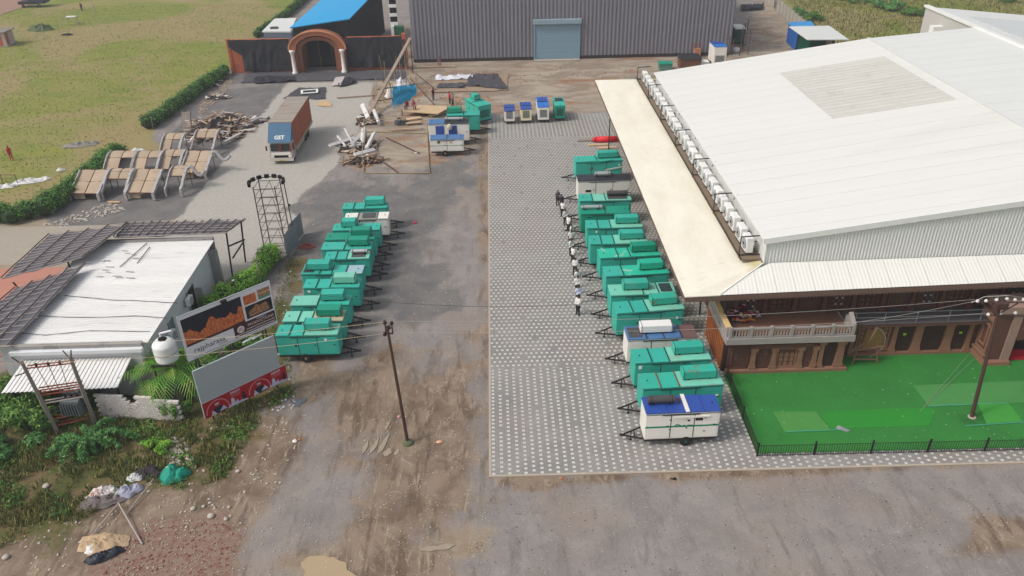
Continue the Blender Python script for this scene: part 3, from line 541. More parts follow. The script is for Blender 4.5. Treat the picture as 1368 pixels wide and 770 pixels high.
# black ground sheets before the gateway
def cloth(name, label, cat, pts, mat, amp=.12, z=.05, n=(14, 8), group=None, seed=0):
    A, B_, C_, D_ = [G(*p) for p in pts]
    def f(u, v):
        p = A.lerp(B_, u).lerp(D_.lerp(C_, u), v); k = noise.noise((p.x*.9, p.y*.9, seed))+.6*noise.noise((p.x*2.3, p.y*2.3, seed)); e = noise.noise((p.x*.8+9, p.y*.8, seed))*.35
        m_ = (1 if v in (0, 1) else 0); mu = (1 if u in (0, 1) else 0)
        return (p.x+mu*e, p.y+m_*e, z+max(0, k)*amp+abs(k)*amp*.5)
    return tag(MB().grid(f, *n).obj(name, mat, None, True), label, cat, group)
m_tarpl = M('dusty black sheet', (78, 76, 80), .9, var=.2, vs=.6, bump=.6, bs=4)
cloth('ground_sheet', 'long dusty black sheet spread before the arched gateway', 'sheet', ((322, 111), (540, 106), (545, 96), (330, 97)), m_tarpl, .1, .06, (50, 8), None, 1)
cloth('ground_sheet', 'rumpled black cloth strip on the ground left of the gateway entrance', 'sheet', ((338, 113), (396, 110), (394, 103), (344, 103)), m_tarp, .35, .12, (24, 6), None, 2)
cloth('ground_sheet', 'folded black cloth in front of the right white gateway column', 'sheet', ((452, 118), (476, 112), (472, 104), (456, 108)), m_tarp, .4, .12, (10, 6), None, 3)
cloth('ground_sheet', 'crumpled black mat on concrete behind the truck', 'sheet', ((380, 132), (434, 133), (436, 118), (398, 118)), M('dark mat', (70, 68, 72), .9, bump=.5), .12, .05, (14, 8), None, 4)
tag(MB().box(0, 2.4, 0, .3, 0, .08).box(0, 2.4, 1.5, 1.8, 0, .08).box(0, .3, .3, 1.5, 0, .08).box(2.1, 2.4, .3, 1.5, 0, .08).obj('picture_frame', m_trim, None, False, G(402, 126, .25), (0, 0, .2)), 'small pale rectangular frame lying on the black mat', 'frame')
cloth('plywood_sheet', 'pale board lying flat before the gateway', 'board', ((443, 116), (455, 116), (461, 104), (449, 105)), M('pale board', (186, 176, 176), .8), .01, .2, (4, 4), None, 5)
cloth('sand_spill', 'small spill of orange sand on the concrete behind the truck', 'sand', ((424, 142), (443, 143), (440, 135), (426, 136)), M('orange sand', (190, 160, 122), .95, bump=.5), .06, .03, (8, 6), None, 6)
tag(MB().plank(G(450, 131, .1), G(505, 127, .1), .22, .08).obj('long_pole', M('weathered timber', (150, 122, 98), .85, var=.2)), 'single long timber pole lying across the concrete by the gateway', 'pole')
# blue roofed building
br = empty('blue_roofed_building', 'building with bright blue sheet roof and black sides beside the grey shed', 'building', (-26, 138, 0))
A_, B_, C_, D_ = G(387, 37, 6.1), G(467, 25, 7.1), Vector((-19.6, 150, 8.)), Vector((-30.2, 150, 6.1))
SP(MB().slab([A_[:], B_[:], C_[:], D_[:]], .15), 'roof', M('bright blue roof sheet', (30, 150, 205), .5, var=.04, sc=(1, .2, 1)), br)
SP(MB().add([(A_.x+.3, A_.y+.6, 0), (B_.x-.2, B_.y+.6, 0), (C_.x-.2, C_.y, 0), (D_.x+.3, D_.y, 0), (A_.x+.3, A_.y+.6, 5.9), (B_.x-.2, B_.y+.6, 6.8), (C_.x-.2, C_.y, 7.8), (D_.x+.3, D_.y, 5.9)], [(0, 1, 5, 4), (1, 2, 6, 5), (3, 0, 4, 7)]), 'wall', m_tarp, br)
for i in range(9): SP(MB().bar((-31+i*1.9, 126.6, 0), (-31+i*1.9, 126.6, 4.4+.1*(i % 3)), .07), 'yard_post', M('pale post', (110, 100, 88), .8), br)
SP(MB().bar((-31, 126.6, 4.0), (-15.5, 126.6, 4.2), .05), 'yard_rail', MATS['pale post'], br)
# climbing green-and-white pillar by the shed
cp = empty('banded_pillar', 'black pillar with white bands and a green box beside the grey shed', 'pillar', (-15.6, 131, 0))
SP(MB().box(-16.2, -15.2, 130.6, 131.4, 0, 13), 'shaft', m_black, cp)
for i in range(7): SP(MB().box(-16.3, -15.1, 130.5, 130.6, 5.2+i*1.35, 5.7+i*1.35), 'white_band', m_trim, cp)
SP(MB().box(-15.6, -14.2, 129.4, 130.4, 2.5, 5.2), 'green_box', M('dark green paint', (32, 92, 60), .6), cp); SP(MB().box(-16.1, -15.65, 129.3, 130.3, 2.4, 5.3), 'pale_post', m_wallw, cp)
# little flat white roof behind the draped wall
wb = empty('white_roofed_hut', 'small hut with flat white roof between hedge and draped wall', 'hut', G(368, 48)); q = [G(350, 42, 3.2), G(388, 42, 3.2), G(396, 24, 3.2), G(367, 25, 3.2)]
SP(MB().slab([p[:] for p in q], .2), 'roof', m_roofw2, wb); SP(MB().add([(p.x*.995, p.y, 0) for p in q]+[(p.x*.995, p.y, 3.) for p in q], [(0, 1, 5, 4), (1, 2, 6, 5), (3, 0, 4, 7)]), 'wall', M('blue grey wall', (98, 108, 122), .8), wb)
SP(MB().box(q[0].x+1, q[0].x+2.2, q[0].y+1.5, q[0].y+2.3, 3.2, 3.45), 'roof_scrap', m_tarpl, wb)
# ================================================================ turf and its fence
def turfmat(name, c):
    return M(name, c, .95, var=.1, vs=.9, bump=.5, bs=40, fine=.1, rnd=0)
m_turf = M('artificial turf', (48, 118, 50), .95, var=.28, vs=.35, bump=.5, bs=40, fine=.14, spot=(30, 82, 36), spotamt=.6, spots=.25, rnd=0)
tag(MB().slab([(15.05, 35.7, .06), (60, 35.1, .06), (60, 45.3, .06), (23.45, 45.3, .06), (23.45, 43.55, .06), (15.05, 43.6, .06)], .05).obj('artificial_turf', m_turf), kind='structure')
def turfsheet(pts, name, c, label, z):
    tag(MB().slab([G(u, v, z)[:] for u, v in pts], .012).obj('turf_sheet', turfmat(name, c)), label, 'turf')
turfsheet([(1048, 577), (1108, 575), (1106, 567), (1097, 560), (1090, 550), (1033, 550)], 'pale turf', (74, 134, 64), 'small pale green turf patch near the left end of the iron fence', .078)
turfsheet([(1110, 573), (1240, 569), (1250, 548), (1240, 545), (1180, 546), (1098, 551), (1100, 562)], 'bright turf', (42, 130, 44), 'bright green turf strip in the middle of the lawn', .078)
turfsheet([(1240, 542), (1368, 538), (1480, 535), (1480, 506), (1368, 509), (1220, 515)], 'grey green turf', (72, 134, 70), 'large pale turf sheet behind the right electric pole', .078)
turfsheet([(1318, 566), (1366, 563), (1346, 537), (1306, 538)], 'lime turf', (62, 144, 56), 'lime green turf patch just right of the electric pole', .092)
for a, b2 in (((1240, 543), (1272, 541)), ((1290, 569), (1368, 564)), ((1050, 577), (1130, 574)), ((1272, 541.5), (1345, 538))):
    tag(MB().plank(G(*a, .1), G(*b2, .1), .07, .03).obj('turf_edging', M('teal edging', (70, 150, 120), .7)), 'thin pale teal edging strip of turf seen at photo x '+{1240: 'centre right beside the grey-green sheet', 1290: 'far right in front of the lime patch', 1050: 'far left along the small pale patch', 1272: 'running up to the lime patch'}[a[0]], 'edging', 'strips edging the turf sheets').__setitem__('label', {1240: 'pale teal edging strip along the grey-green turf sheet', 1290: 'teal edging strip in front of the lime turf patch', 1050: 'teal edging strip under the small pale turf patch', 1272: 'teal edging strip behind the lime turf patch'}[a[0]])
tag(MB().slab([G(1120, 568, .3)[:], G(1136, 575, .1)[:], G(1132, 577, .1)[:], G(1116, 572, .12)[:]], .03).obj('turf_flap', M('turf backing', (130, 134, 138), .8)), 'curled up grey turf backing at the lawn centre left', 'turf flap')
m_iron = M('black iron', (40, 34, 34), .6, var=.15)
fen = empty('iron_fence', 'low black iron railing along the kerb in front of the turf', 'fence', (15, 35.45, 0)); fl2 = empty('iron_fence', 'low black iron railing running back beside the trailers, left of the turf', 'fence', (15, 35.45, 0))
meb = MB().bar((0, 0, .08), (0, 0, .9), .018, 4).mesh('fence_bar', m_iron); mepo = MB().box(-.045, .045, -.045, .045, 0, 1.05).mesh('fence_post', m_iron)
for root, d, Lf, nb_ in ((fen, Vector((1, -.013, 0)), 17.6, 117), (fl2, Vector((0.025, 1, 0)), 7.9, 52)):
    for i in range(nb_+1): link('fence_bar', meb, root, d*(Lf*i/nb_))
    for i in range(int(Lf/3.4)+1): link('fence_post', mepo, root, d*(i*3.4)+Vector((0, .05, 0)))
    for z in (.12, .86): link('fence_rail', MB().bar((0, 0, z), d*Lf+Vector((0, 0, z)), .022, 4).mesh('fence_rail', m_iron), root)
# ================================================================ generators
m_teal = M('teal enamel', (52, 168, 150), .5, var=.09, vs=.7, fine=.05, spot=(104, 160, 140), spotamt=.45, rnd=.06)
m_tealr = M('rust spotted teal', (50, 168, 146), .5, var=.1, vs=.8, spot=(134, 86, 56), spotamt=.85, spots=1.1)
m_tealp = M('faded teal roof', (116, 192, 170), .65, var=.12, vs=.8, spot=(150, 150, 132), spotamt=.7, spots=.9)
m_teald = M('peeling teal roof', (40, 180, 150), .5, var=.08, vs=.8, spot=(196, 200, 190), spotamt=.9, spots=.9)
m_tealg = M('deep green enamel', (20, 140, 114), .45, var=.08, vs=.7)
m_white = M('white generator paint', (224, 220, 212), .5, var=.06, spot=(180, 170, 152), spotamt=.35)
m_blue = M('royal blue roof', (42, 74, 152), .4, var=.08, spot=(30, 52, 120), spotamt=.4, spec=.5)
m_blue2 = M('faded blue roof', (74, 112, 158), .5, var=.15, spot=(60, 70, 90), spotamt=.5)
m_blkr = M('black generator roof', (50, 52, 58), .5, var=.1); m_sil = M('silver silencer', (186, 186, 184), .35, metal=.6, spot=(130, 120, 110), spotamt=.4); m_char = M('charcoal silencer', (74, 72, 74), .6, var=.15)
m_whs = M('white silencer', (228, 226, 222), .4); m_cham = M('black chassis', (38, 35, 34), .7, var=.2, spot=(88, 60, 44), spotamt=.4); m_tyre = M('tyre rubber', (34, 33, 33), .85); m_rimg = M('green wheel rim', (30, 92, 74), .6); m_rimy = M('tan wheel rim', (150, 132, 92), .6)
m_seam = M('dark seam', (30, 70, 62), .8); m_glass = M('black panel glass', (26, 28, 32), .2, spec=.6); m_grille = M('dark grille', (44, 62, 62), .7); m_stick = M('sticker white', (224, 226, 222), .6); m_brass = M('brown switch window', (98, 92, 52), .6); m_gstr = M('green stripe', (20, 134, 100), .5)
me_tyre = MB().lathe([(.2, -.09), (.33, -.1), (.36, -.05), (.36, .05), (.33, .1), (.2, .09)], 20).mesh('wheel', m_tyre, False)
me_rim = MB().lathe([(.2, -.06), (.2, .06), (.1, .075), (.08, .1), (.04, .1)], 16)
me_rg, me_ry = me_rim.mesh('rim', m_rimg), me_rim.mesh('rim', m_rimy)
def generator(label, x, yf, L, W, z0, z1, hitch=-1, yaw=0., body=None, roof=None, splits=(.5,), silencer=None, rows=2, group=None, stripe=None, windows=(), sticker=(), hatch=None, roofs=None, rim=None, strap=None, louvre=None, bars=True, rnd=None):
    body = body or m_teal; roof = roof or body; H = z1
    r = empty('generator_trailer', label, 'generator', (x, yf+W/2, 0), yaw, group)
    p = lambda mb, n, m_, sm=False, par=r: part(mb, n, m_, par, sm)
    a, b_ = -L/2, L/2
    p(MB().bevbox(a, b_, -W/2, W/2, z0, H-.05, .03), 'body', body)
    # roof panels
    cuts = [0.]+list(splits)+[1.]
    for i in range(len(cuts)-1):
        xa, xb = lerp(a, b_, cuts[i]), lerp(a, b_, cuts[i+1]); rm = roofs[i] if roofs else roof
        p(MB().bevbox(xa+.012-(.03 if i == 0 else 0), xb-.012+(.03 if i == len(cuts)-2 else 0), -W/2-.03, W/2+.03, H-.07, H+(.0 if i % 2 else .025), .015), 'roof_panel', rm)
    for c_ in splits:
        xx = lerp(a, b_, c_); p(MB().box(xx-.035, xx+.035, -W/2-.04, W/2+.04, H+.02, H+.06), 'roof_seam', strap or m_seam)
    # side doors
    nd = rows+1
    for i in range(nd):
        xa, xb = lerp(a+.12, b_-.12, i/nd)+.03, lerp(a+.12, b_-.12, (i+1)/nd)-.03
        for s_ in (-1, 1):
            y0, y1 = (-W/2-.018, -W/2) if s_ < 0 else (W/2, W/2+.018)
            d_ = p(MB().box(xa, xb, y0, y1, z0+.12, H-.2), 'side_door', body)
            if s_ < 0:
                q = MB().box(xb-.22, xb-.08, y0-.03, y0, (z0+H)/2-.03, (z0+H)/2+.03); part(q, 'handle', m_cham, d_)
    for i in range(1, nd): xs_ = lerp(a+.12, b_-.12, i/nd); p(MB().box(xs_-.022, xs_+.022, -W/2-.024, -W/2-.002, z0+.1, H-.18), 'door_seam', m_seam)
    p(MB().box(a+.02, b_-.02, -W/2-.022, -W/2-.001, H-.17, H-.14), 'top_seam', m_seam)
    if bars: p(MB().box(lerp(a, b_, .22), lerp(a, b_, .72), -W/2-.06, -W/2-.02, H-.2, H-.15), 'lift_bar', m_seam if body is not m_white else m_cham)
    end = -hitch
    lv = MB(); xx = b_ if end > 0 else a
    for k in range(7): lv.box(*( (xx, xx+.02) if end > 0 else (xx-.02, xx)), -W/2+.25, W/2-.25, z0+.35+k*.14, z0+.43+k*.14)
    p(lv, 'louvre', m_grille)
    if stripe: p(MB().box(a+.005, b_-.005, -W/2-.024, -W/2-.001, lerp(z0, H, stripe[0]), lerp(z0, H, stripe[1])), 'stripe', m_gstr)
    for (u, v, w_, h_, mt) in windows:
        p(MB().box(lerp(a, b_, u)-w_/2, lerp(a, b_, u)+w_/2, -W/2-.035, -W/2, lerp(z0, H, v)-h_/2, lerp(z0, H, v)+h_/2), 'control_window', mt)
    for (u, v) in sticker: p(MB().lathe([(.1, 0), (.1, .01)], 12), 'round_badge', m_stick).matrix_local = Matrix.Translation((lerp(a, b_, u), -W/2-.02, lerp(z0, H, v))) @ Matrix.Rotation(math.pi/2, 4, 'X')
    if hatch: p(MB().box(lerp(a, b_, hatch[0]), lerp(a, b_, hatch[1]), -W/2+.15, W/2-.15, H+.03, H+.05), 'roof_grille', hatch[2] if len(hatch) > 2 else m_grille)
    if silencer:
        kind, u0, u1, mt = silencer; xa, xb = lerp(a, b_, u0), lerp(a, b_, u1); yc = silencer[4] if False else .12
        if kind == 'box':
            for q in (.2, .8): p(MB().box(lerp(xa, xb, q)-.04, lerp(xa, xb, q)+.04, yc-.35, yc+.35, H+.02, H+.14), 'silencer_foot', m_cham)
            sb = p(MB().bevbox(xa, xb, yc-.38, yc+.38, H+.12, H+.7, .05), 'silencer_box', mt)
            part(MB().bar((xb if end > 0 else xa, yc, H+.36), ((xb+.18) if end > 0 else xa-.18, yc, H+.42), .06), 'exhaust_pipe', m_sil, sb)
            for q in (.03, .97): part(MB().box(lerp(xa, xb, q)-.015, lerp(xa, xb, q)+.015, yc-.4, yc+.4, H+.1, H+.72), 'end_flange', m_seam if mt is not m_whs else m_cham, sb)
        else:
            rr = .17 if kind == 'tube' else .23
            for q in (.2, .8): p(MB().box(lerp(xa, xb, q)-.03, lerp(xa, xb, q)+.03, yc-.2, yc+.2, H+.02, H+.12+rr*.3), 'silencer_foot', m_cham)
            sb = p(MB().bar((xa, yc, H+.1+rr), (xb, yc, H+.1+rr), rr, 16), 'silencer', mt)
            for q in (.12, .88): part(MB().bar((lerp(xa, xb, q)-.02, yc, H+.1+rr), (lerp(xa, xb, q)+.02, yc, H+.1+rr), rr+.015, 16), 'clamp', m_cham, sb)
            part(MB().path([(xb, yc, H+.1+rr), (xb+.25, yc, H+.1+rr), (xb+.3, yc, H)], .05), 'exhaust_pipe', M('rusty pipe', (110, 70, 50), .8), sb)
    # lifting eyes and bolts
    for u in (.08, .92): p(MB().bar((lerp(a, b_, u), -.05, H+.03), (lerp(a, b_, u), -.05, H+.13), .03), 'lifting_eye', m_cham)
    # chassis, axle, wheels, drawbar
    ch = MB().box(a+.02, b_-.02, -W/2+.05, -W/2+.15, z0-.16, z0).box(a+.02, b_-.02, W/2-.15, W/2-.05, z0-.16, z0)
    for q in (0, .33, .66, 1): ch.box(lerp(a+.05, b_-.15, q), lerp(a+.05, b_-.15, q)+.1, -W/2+.15, W/2-.15, z0-.14, z0-.02)
    p(ch, 'chassis', m_cham); wx = .12*L*(-hitch)*.6
    p(MB().bar((wx, -W/2+.1, .36), (wx, W/2-.1, .36), .05).box(wx-.06, wx+.06, -W/2+.1, -W/2+.16, .36, z0-.1).box(wx-.06, wx+.06, W/2-.16, W/2-.1, .36, z0-.1), 'axle', m_cham)
    for s_ in (-1, 1):
        o = link('wheel', me_tyre, r, (wx, s_*(W/2-.05), .36), (math.pi/2, 0, 0)); link('rim', rim or me_rg, o)
    e = a if hitch < 0 else b_; tip = e+hitch*1.15
    p(MB().plank((e-hitch*.1, -W/2+.2, z0-.1), (tip, -.04, z0-.18), .07, .09).plank((e-hitch*.1, W/2-.2, z0-.1), (tip, .04, z0-.18), .07, .09).plank((e+hitch*.45, -W/2+.42, z0-.13), (e+hitch*.45, W/2-.42, z0-.13), .06, .06).box(min(tip, tip+hitch*.2), max(tip, tip+hitch*.2), -.07, .07, z0-.23, z0-.13), 'drawbar', m_cham)
    p(MB().bar((e+hitch*.65, 0, .02), (e+hitch*.65, 0, z0+.1), .04).lathe([(.1, 0), (.1, .03)], 8, (e+hitch*.65, 0, .0)), 'jack_stand', m_cham)
    return r
GR = 'generator trailers parked beside the hall'; GL = 'generator trailers parked on the left of the yard'
T, P_ = m_teal, m_tealp
bw = M('scuffed white', (196, 196, 190), .6)
R = [
 dict(label='teal generator with slanting pale side bar, farthest in the row beside the hall', x=10.54, yf=77.5, L=4.9, z1=2.4, yaw=.06, splits=(.45,), silencer=('box', .48, .93, T), windows=[(.35, .55, .3, .3, m_brass)], sticker=[(.93, .7)], sl=1),
 dict(label='white generator with flat black roof and silver silencer, beside the hall', x=10.42, yf=71.9, L=5.2, z1=2.6, body=m_white, roof=m_blkr, splits=(.5,), silencer=('drum', .33, .62, m_sil), windows=[(.2, .45, .55, .22, m_glass)], strap=m_blkr),
 dict(label='teal generator with charcoal silencer, just in front of the black roofed one', x=9.95, yf=67.4, L=4.8, z1=2.5, roofs=[T, P_, P_], splits=(.25, .5), silencer=('drum', .55, .95, m_char), sticker=[(.93, .6)], hatch=(.55, .93, m_char)),
 dict(label='deep green generator with thin silver silencer tube at its left roof end', x=9.6, yf=64.8, L=4.4, z1=2.4, body=m_tealg, splits=(.5,), silencer=('tube', .02, .45, m_sil), windows=[(.17, .8, .35, .07, m_glass)]),
 dict(label='teal generator with small red sign below its long roof box', x=10.02, yf=61.7, L=4.8, z1=2.5, splits=(.2, .43), roofs=[T, T, P_], silencer=('box', .52, .95, T), sticker=[(.17, .8), (.6, .75)], windows=[(.8, .75, .28, .28, M('red white notice', (200, 130, 120), .6))]),
 dict(label='teal generator directly behind the one with peeling white roof paint', x=9.95, yf=58.7, L=4.8, z1=2.5, splits=(.2, .42), roofs=[T, T, P_], silencer=('box', .52, .95, T), sticker=[(.2, .75)]),
 dict(label='teal generator whose roof is peeling to white beside its bright silencer box', x=10.5, yf=56.35, L=4.9, z1=2.5, yaw=.05, roof=m_teald, splits=(.3, .5), silencer=('box', .53, .95, m_tealg)),
 dict(label='teal generator with white patches on its silencer box and mid roof', x=10.6, yf=53.4, L=4.95, z1=2.5, yaw=.06, roofs=[T, m_teald], splits=(.28,), silencer=('box', .54, .93, m_teald)),
 dict(label='faded green generator with square dark grille at the right of its roof', x=10.57, yf=50.45, L=4.85, z1=2.5, yaw=.03, roof=P_, splits=(.5, .74), silencer=('box', .2, .6, T), hatch=(.78, .96, m_grille)),
 dict(label='teal generator next behind the white one with the big white silencer', x=10.65, yf=48.1, L=4.95, z1=2.5, yaw=.09, roofs=[T, T, P_], splits=(.24, .46), silencer=('box', .53, .93, m_tealr), sticker=[(.9, .6)]),
 dict(label='white generator with worn blue roof and a big white silencer box', x=10.9, yf=44.6, L=4.8, z1=2.5, yaw=.02, body=m_white, roofs=[m_blue2, m_blue2, m_blue2, M('rusty mesh roof', (110, 84, 82), .8, var=.2)], splits=(.27, .52, .77), silencer=('box', .2, .66, m_whs), hatch=(.03, .22, m_char), windows=[(.88, .85, .35, .12, m_glass)], strap=m_blkr),
 dict(label='clean teal generator third from the near end beside the hall', x=11.05, yf=41.95, L=5.0, z1=2.5, yaw=.05, splits=(.22, .45), roofs=[T, T, P_], silencer=('box', .53, .93, T), windows=[(.07, .8, .2, .25, m_stick)]),
 dict(label='rust spotted teal generator, second from the near end beside the hall', x=11.15, yf=39.25, L=5.1, z1=2.5, yaw=.05, splits=(.22, .45), roofs=[m_tealr, m_tealr, P_], silencer=('box', .51, .94, m_tealr), sticker=[(.93, .55), (.24, .55)], windows=[(.31, .6, .38, .3, m_brass)], strap=M('rusty seam', (120, 72, 48), .8), stripe=None),
 dict(label='white generator with royal blue roof and green stripe beside the turf', x=10.6, yf=36.6, L=4.45, z1=2.65, yaw=.02, body=m_white, roof=m_blue, splits=(.27, .54, .77), silencer=('drum', .05, .42, m_char), stripe=(.44, .5), windows=[(.72, .72, .45, .22, m_glass), (.58, .68, .14, .12, m_glass)], strap=m_blue)]
for d in R:
    sl_ = d.pop('sl', 0); d.setdefault('yaw', .0); W_ = 1.52
    r = generator(W=W_, z0=.62, hitch=-1, group=GR, **d)
    if sl_: part(MB().plank((.6, -W_/2-.05, 1.35), (2.4, -W_/2-.05, 1.62), .06, .12), 'pale_bar', bw, r); part(MB().plank((-1.0, -W_/2-.06, 2.15), (1.4, -W_/2-.06, 2.45), .06, .08), 'lift_bar', m_tealg, r)
part(MB().bevbox(.12, .36, -.84, .84, 2.68, 2.74, .01), 'white_roof_strap', m_white, r); part(MB().plank((-.6, -.82, 2.3), (1.6, -.82, 2.3), .06, .12), 'white_side_bar', m_white, r)
for x0 in (-.15, .1, .38): part(MB().box(x0-.08, x0+.06, -.8, -.785, 1.62, 1.68), 'badge', m_gstr, r)
lg = MB(); [lg.plank((-.5+.07*i, -.8, 1.62+.03*i), (-.32+.05*i, -.8, 1.78-.02*i), .01, .03) for i in range(4)]; part(lg, 'logo_marks', m_gstr, r)
for (u, v) in ((-.75, 1.35), (-.75, 2.1), (1.35, 1.15), (1.35, 2.15), (.25, 1.45)): part(MB().box(u-.06, u+.06, -.81, -.775, v-.02, v+.02), 'door_catch', m_cham, r)
Lr = [
 dict(label='teal generator with clean silencer box, farthest back in the left row', x=-12.34, yf=67.4, L=4.1, splits=(.25, .5), silencer=('box', .5, .95, T), sticker=[(.84, .6)]),
 dict(label='cream generator with open grey roof tray, only white one in the left row', x=-11.9, yf=65.1, L=3.9, body=m_white, roofs=[m_white, M('grey tray', (150, 146, 136), .8), m_white], splits=(.3, .75), silencer=None, hatch=(.4, .7, m_tarpl)),
 dict(label='teal generator with silencer at the left roof end, in front of the cream one', x=-12.5, yf=62.9, L=4.1, splits=(.5,), silencer=('box', .18, .5, T), sticker=[(.88, .8)]),
 dict(label='teal generator with dark green roof, fourth from the far end, left row', x=-12.76, yf=61.1, L=4.2, roof=m_tealg, splits=(.5,), silencer=('box', .52, .93, m_tealg)),
 dict(label='teal generator just behind the one with a bare silver silencer, left row', x=-12.8, yf=59.3, L=4.15, splits=(.46,), silencer=('box', .52, .95, m_tealg)),
 dict(label='short teal generator with bare silver silencer beside a roof tray, middle of the left row', x=-12.5, yf=57.6, L=3.6, splits=(.25, .5), roofs=[T, T, P_], silencer=('tube', .58, .95, m_sil), hatch=(.6, .92, m_tarpl)),
 dict(label='long teal generator with silencer at the left and a pale blue patch on its roof', x=-13.3, yf=55.2, L=4.8, splits=(.3, .5, .73), roofs=[T, T, T, M('pale blue patch', (150, 178, 186), .6)], silencer=('box', .07, .47, T), hatch=(.02, .2, m_grille)),
 dict(label='teal generator with white square badge, fourth from the near end, left row', x=-12.98, yf=53.0, L=4.3, splits=(.23, .48), silencer=('box', .52, .93, P_), windows=[(.1, .8, .22, .2, m_stick)]),
 dict(label='teal generator with one broad pale roof panel, third nearest in left row', x=-13.4, yf=50.5, L=4.3, splits=(.46,), roofs=[P_, T], silencer=('box', .5, .92, T)),
 dict(label='teal generator with dusty cream roof half, second nearest in left row', x=-13.5, yf=48.3, L=4.3, splits=(.25, .48), roofs=[P_, P_, M('dusty cream roof', (176, 170, 140), .8, var=.15)], silencer=('box', .55, .97, m_tealg)),
 dict(label='teal generator nearest the billboards at the near end of the left row', x=-13.6, yf=46.5, L=4.3, splits=(.22, .45), roofs=[T, T, P_], silencer=('box', .45, .88, T), sticker=[(.8, .75)], windows=[(.3, .5, .1, .2, m_grille)])]
for i, d in enumerate(Lr): generator(W=1.3, z0=.65, z1=2.35, hitch=1, group=GL, yaw=random.uniform(-.03, .03), rim=me_ry if i == 10 else None, **d)
GB = 'generators standing at the back of the yard'
generator('white trailer with blue roof and tan wheel, in front of the blue-doored cabin', -5.6, 86.2, 3.75, 1.5, .6, 2.05, 1, .0, m_white, m_blue2, (.5,), None, 1, GB, (.45, .49), windows=[(.25, .75, .35, .25, m_brass), (.62, .72, .3, .15, M('ochre tag', (170, 150, 90), .7))], rim=me_ry)
rr = generator('white generator with two blue doors and blue roof, behind the small white trailer', -5.5, 89.6, 4.7, 1.7, .6, 2.7, 1, 0, m_white, m_blue2, (.4,), ('tube', .42, .85, m_sil), 2, GB, roofs=[m_blue2, m_blkr], bars=False)
for x0 in (-1.05, .45): part(MB().box(x0-.5, x0+.5, -.9, -.868, .95, 2.45), 'blue_door', m_blue, rr)
part(MB().lathe([(.0, 0), (.3, .05), (.34, .35), (.2, .6), (.05, .66)], 10, (.1, -1.15, 2.1)), 'bundle', M('dirty canvas', (190, 180, 168), .9, bump=.6), rr)
generator('teal generator with raised silencer box, directly behind the blue-doored white one', -3.9, 93.2, 3.9, 1.6, .6, 2.5, 1, -.02, T, T, (.5,), ('box', .0, .45, m_tealg), 2, GB)
generator('large teal generator turned with its dark end panel towards the camera', -2.2, 97.6, 3.7, 1.8, .6, 2.5, -1, math.radians(-62), T, T, (.5,), ('box', .1, .42, T), 2, GB)
m_bluebr = M('bright blue roof', (40, 110, 190), .45, var=.1)
for (u, v, L_, W_, z1, bod, rf, lab) in ((681, 167, 2.6, 1.3, 1.8, m_white, m_blue, 'small white generator with dark blue roof, leftmost of the four small ones'), (703, 166, 3.0, 1.35, 1.9, M('cream paint', (226, 214, 180), .5, var=.05), m_blue, 'small cream generator with blue roof at the head of the paving'),
      (726, 165, 4.2, 1.4, 2.1, m_white, m_bluebr, 'white generator with long bright blue roof at the head of the paving'), (748, 163, 3.4, 1.3, 2.1, m_tealg, m_teal, 'small green generator, rightmost of four at the head of the paving')):
    p0 = G(u, v); yaw = math.pi/2; q = generator(lab, 0, 0, L_, W_, .45, z1, 1, yaw, bod, rf, (.5,), None, 1, 'small generators at the head of the paving', bars=False, hatch=(.55, .9, m_grille if rf is m_teal else m_blue))
    q.location = (p0.x, p0.y+L_/2, 0)
# ================================================================ truck
ya = math.radians(2.); f0, r0 = G(375, 219), G(398, 183)
tr = empty('container_truck', 'container truck with faded blue hood board and rust orange cargo box', 'truck', (f0.x+.25, f0.y, 0), 0.)
TW = 1.28
tp = lambda mb, n, m_, sm=False, par=None: part(mb, n, m_, par or tr, sm)
m_cab = M('cream truck cab', (176, 172, 164), .5, var=.1, spot=(120, 96, 80), spotamt=.5); m_cont = M('rust orange container', (178, 104, 76), .65, var=.15, vs=.5, spot=(122, 66, 50), spotamt=.5, spots=.5); m_croof = M('rusty grey container roof', (150, 140, 130), .75, var=.15, vs=.6, spot=(140, 92, 64), spotamt=.85, spots=.45, sc=(.4, 2, 1)); m_bd = M('faded blue board', (70, 104, 132), .7, var=.15)
tp(MB().prism([(-TW, .5), (TW, .5), (TW, 1.0), (-TW, 1.0)], -.05, 1.6).box(-TW, TW, .1, 1.6, 1.0, 2.45, .05, .12), 'cab', m_cab)
tp(MB().box(-TW-.03, TW+.03, -.18, .02, .38, .72), 'bumper', M('pale bumper', (196, 190, 180), .6, spot=(120, 90, 70), spotamt=.4))
gl_ = MB().add([(-1.1, .02, 1.5), (-.08, .02, 1.5), (-.08, .12, 2.25), (-1.1, .12, 2.25), (.08, .02, 1.5), (1.1, .02, 1.5), (1.1, .12, 2.25), (.08, .12, 2.25)], [(0, 1, 2, 3), (4, 5, 6, 7)])
for x0 in (-1.1, .08): tp(MB().add([(x0, .05, 1.5), (x0+1.02, .05, 1.5), (x0+1.02, .1, 2.25), (x0, .1, 2.25), (x0, .2, 1.5), (x0+1.02, .2, 1.5), (x0+1.02, .2, 2.25), (x0, .2, 2.25)], [(0, 1, 2, 3), (0, 4, 5, 1), (2, 6, 7, 3)]), 'windscreen', m_glass)
tp(MB().box(-1.15, 1.15, -.1, -.05, 1.05, 1.38, .1), 'white_panel', m_white); tp(MB().box(-.85, .85, -.12, -.05, .78, 1.0), 'grille', m_black)
for s_ in (-1, 1): h = tp(MB().bevbox(s_*.98-.2, s_*.98+.2, -.13, -.04, .78, 1.0, .02), 'headlight', m_stick); part(MB().box(s_*.98-.24, s_*.98+.24, -.1, -.03, .74, 1.04), 'surround', M('red paint', (150, 40, 36), .6), h)
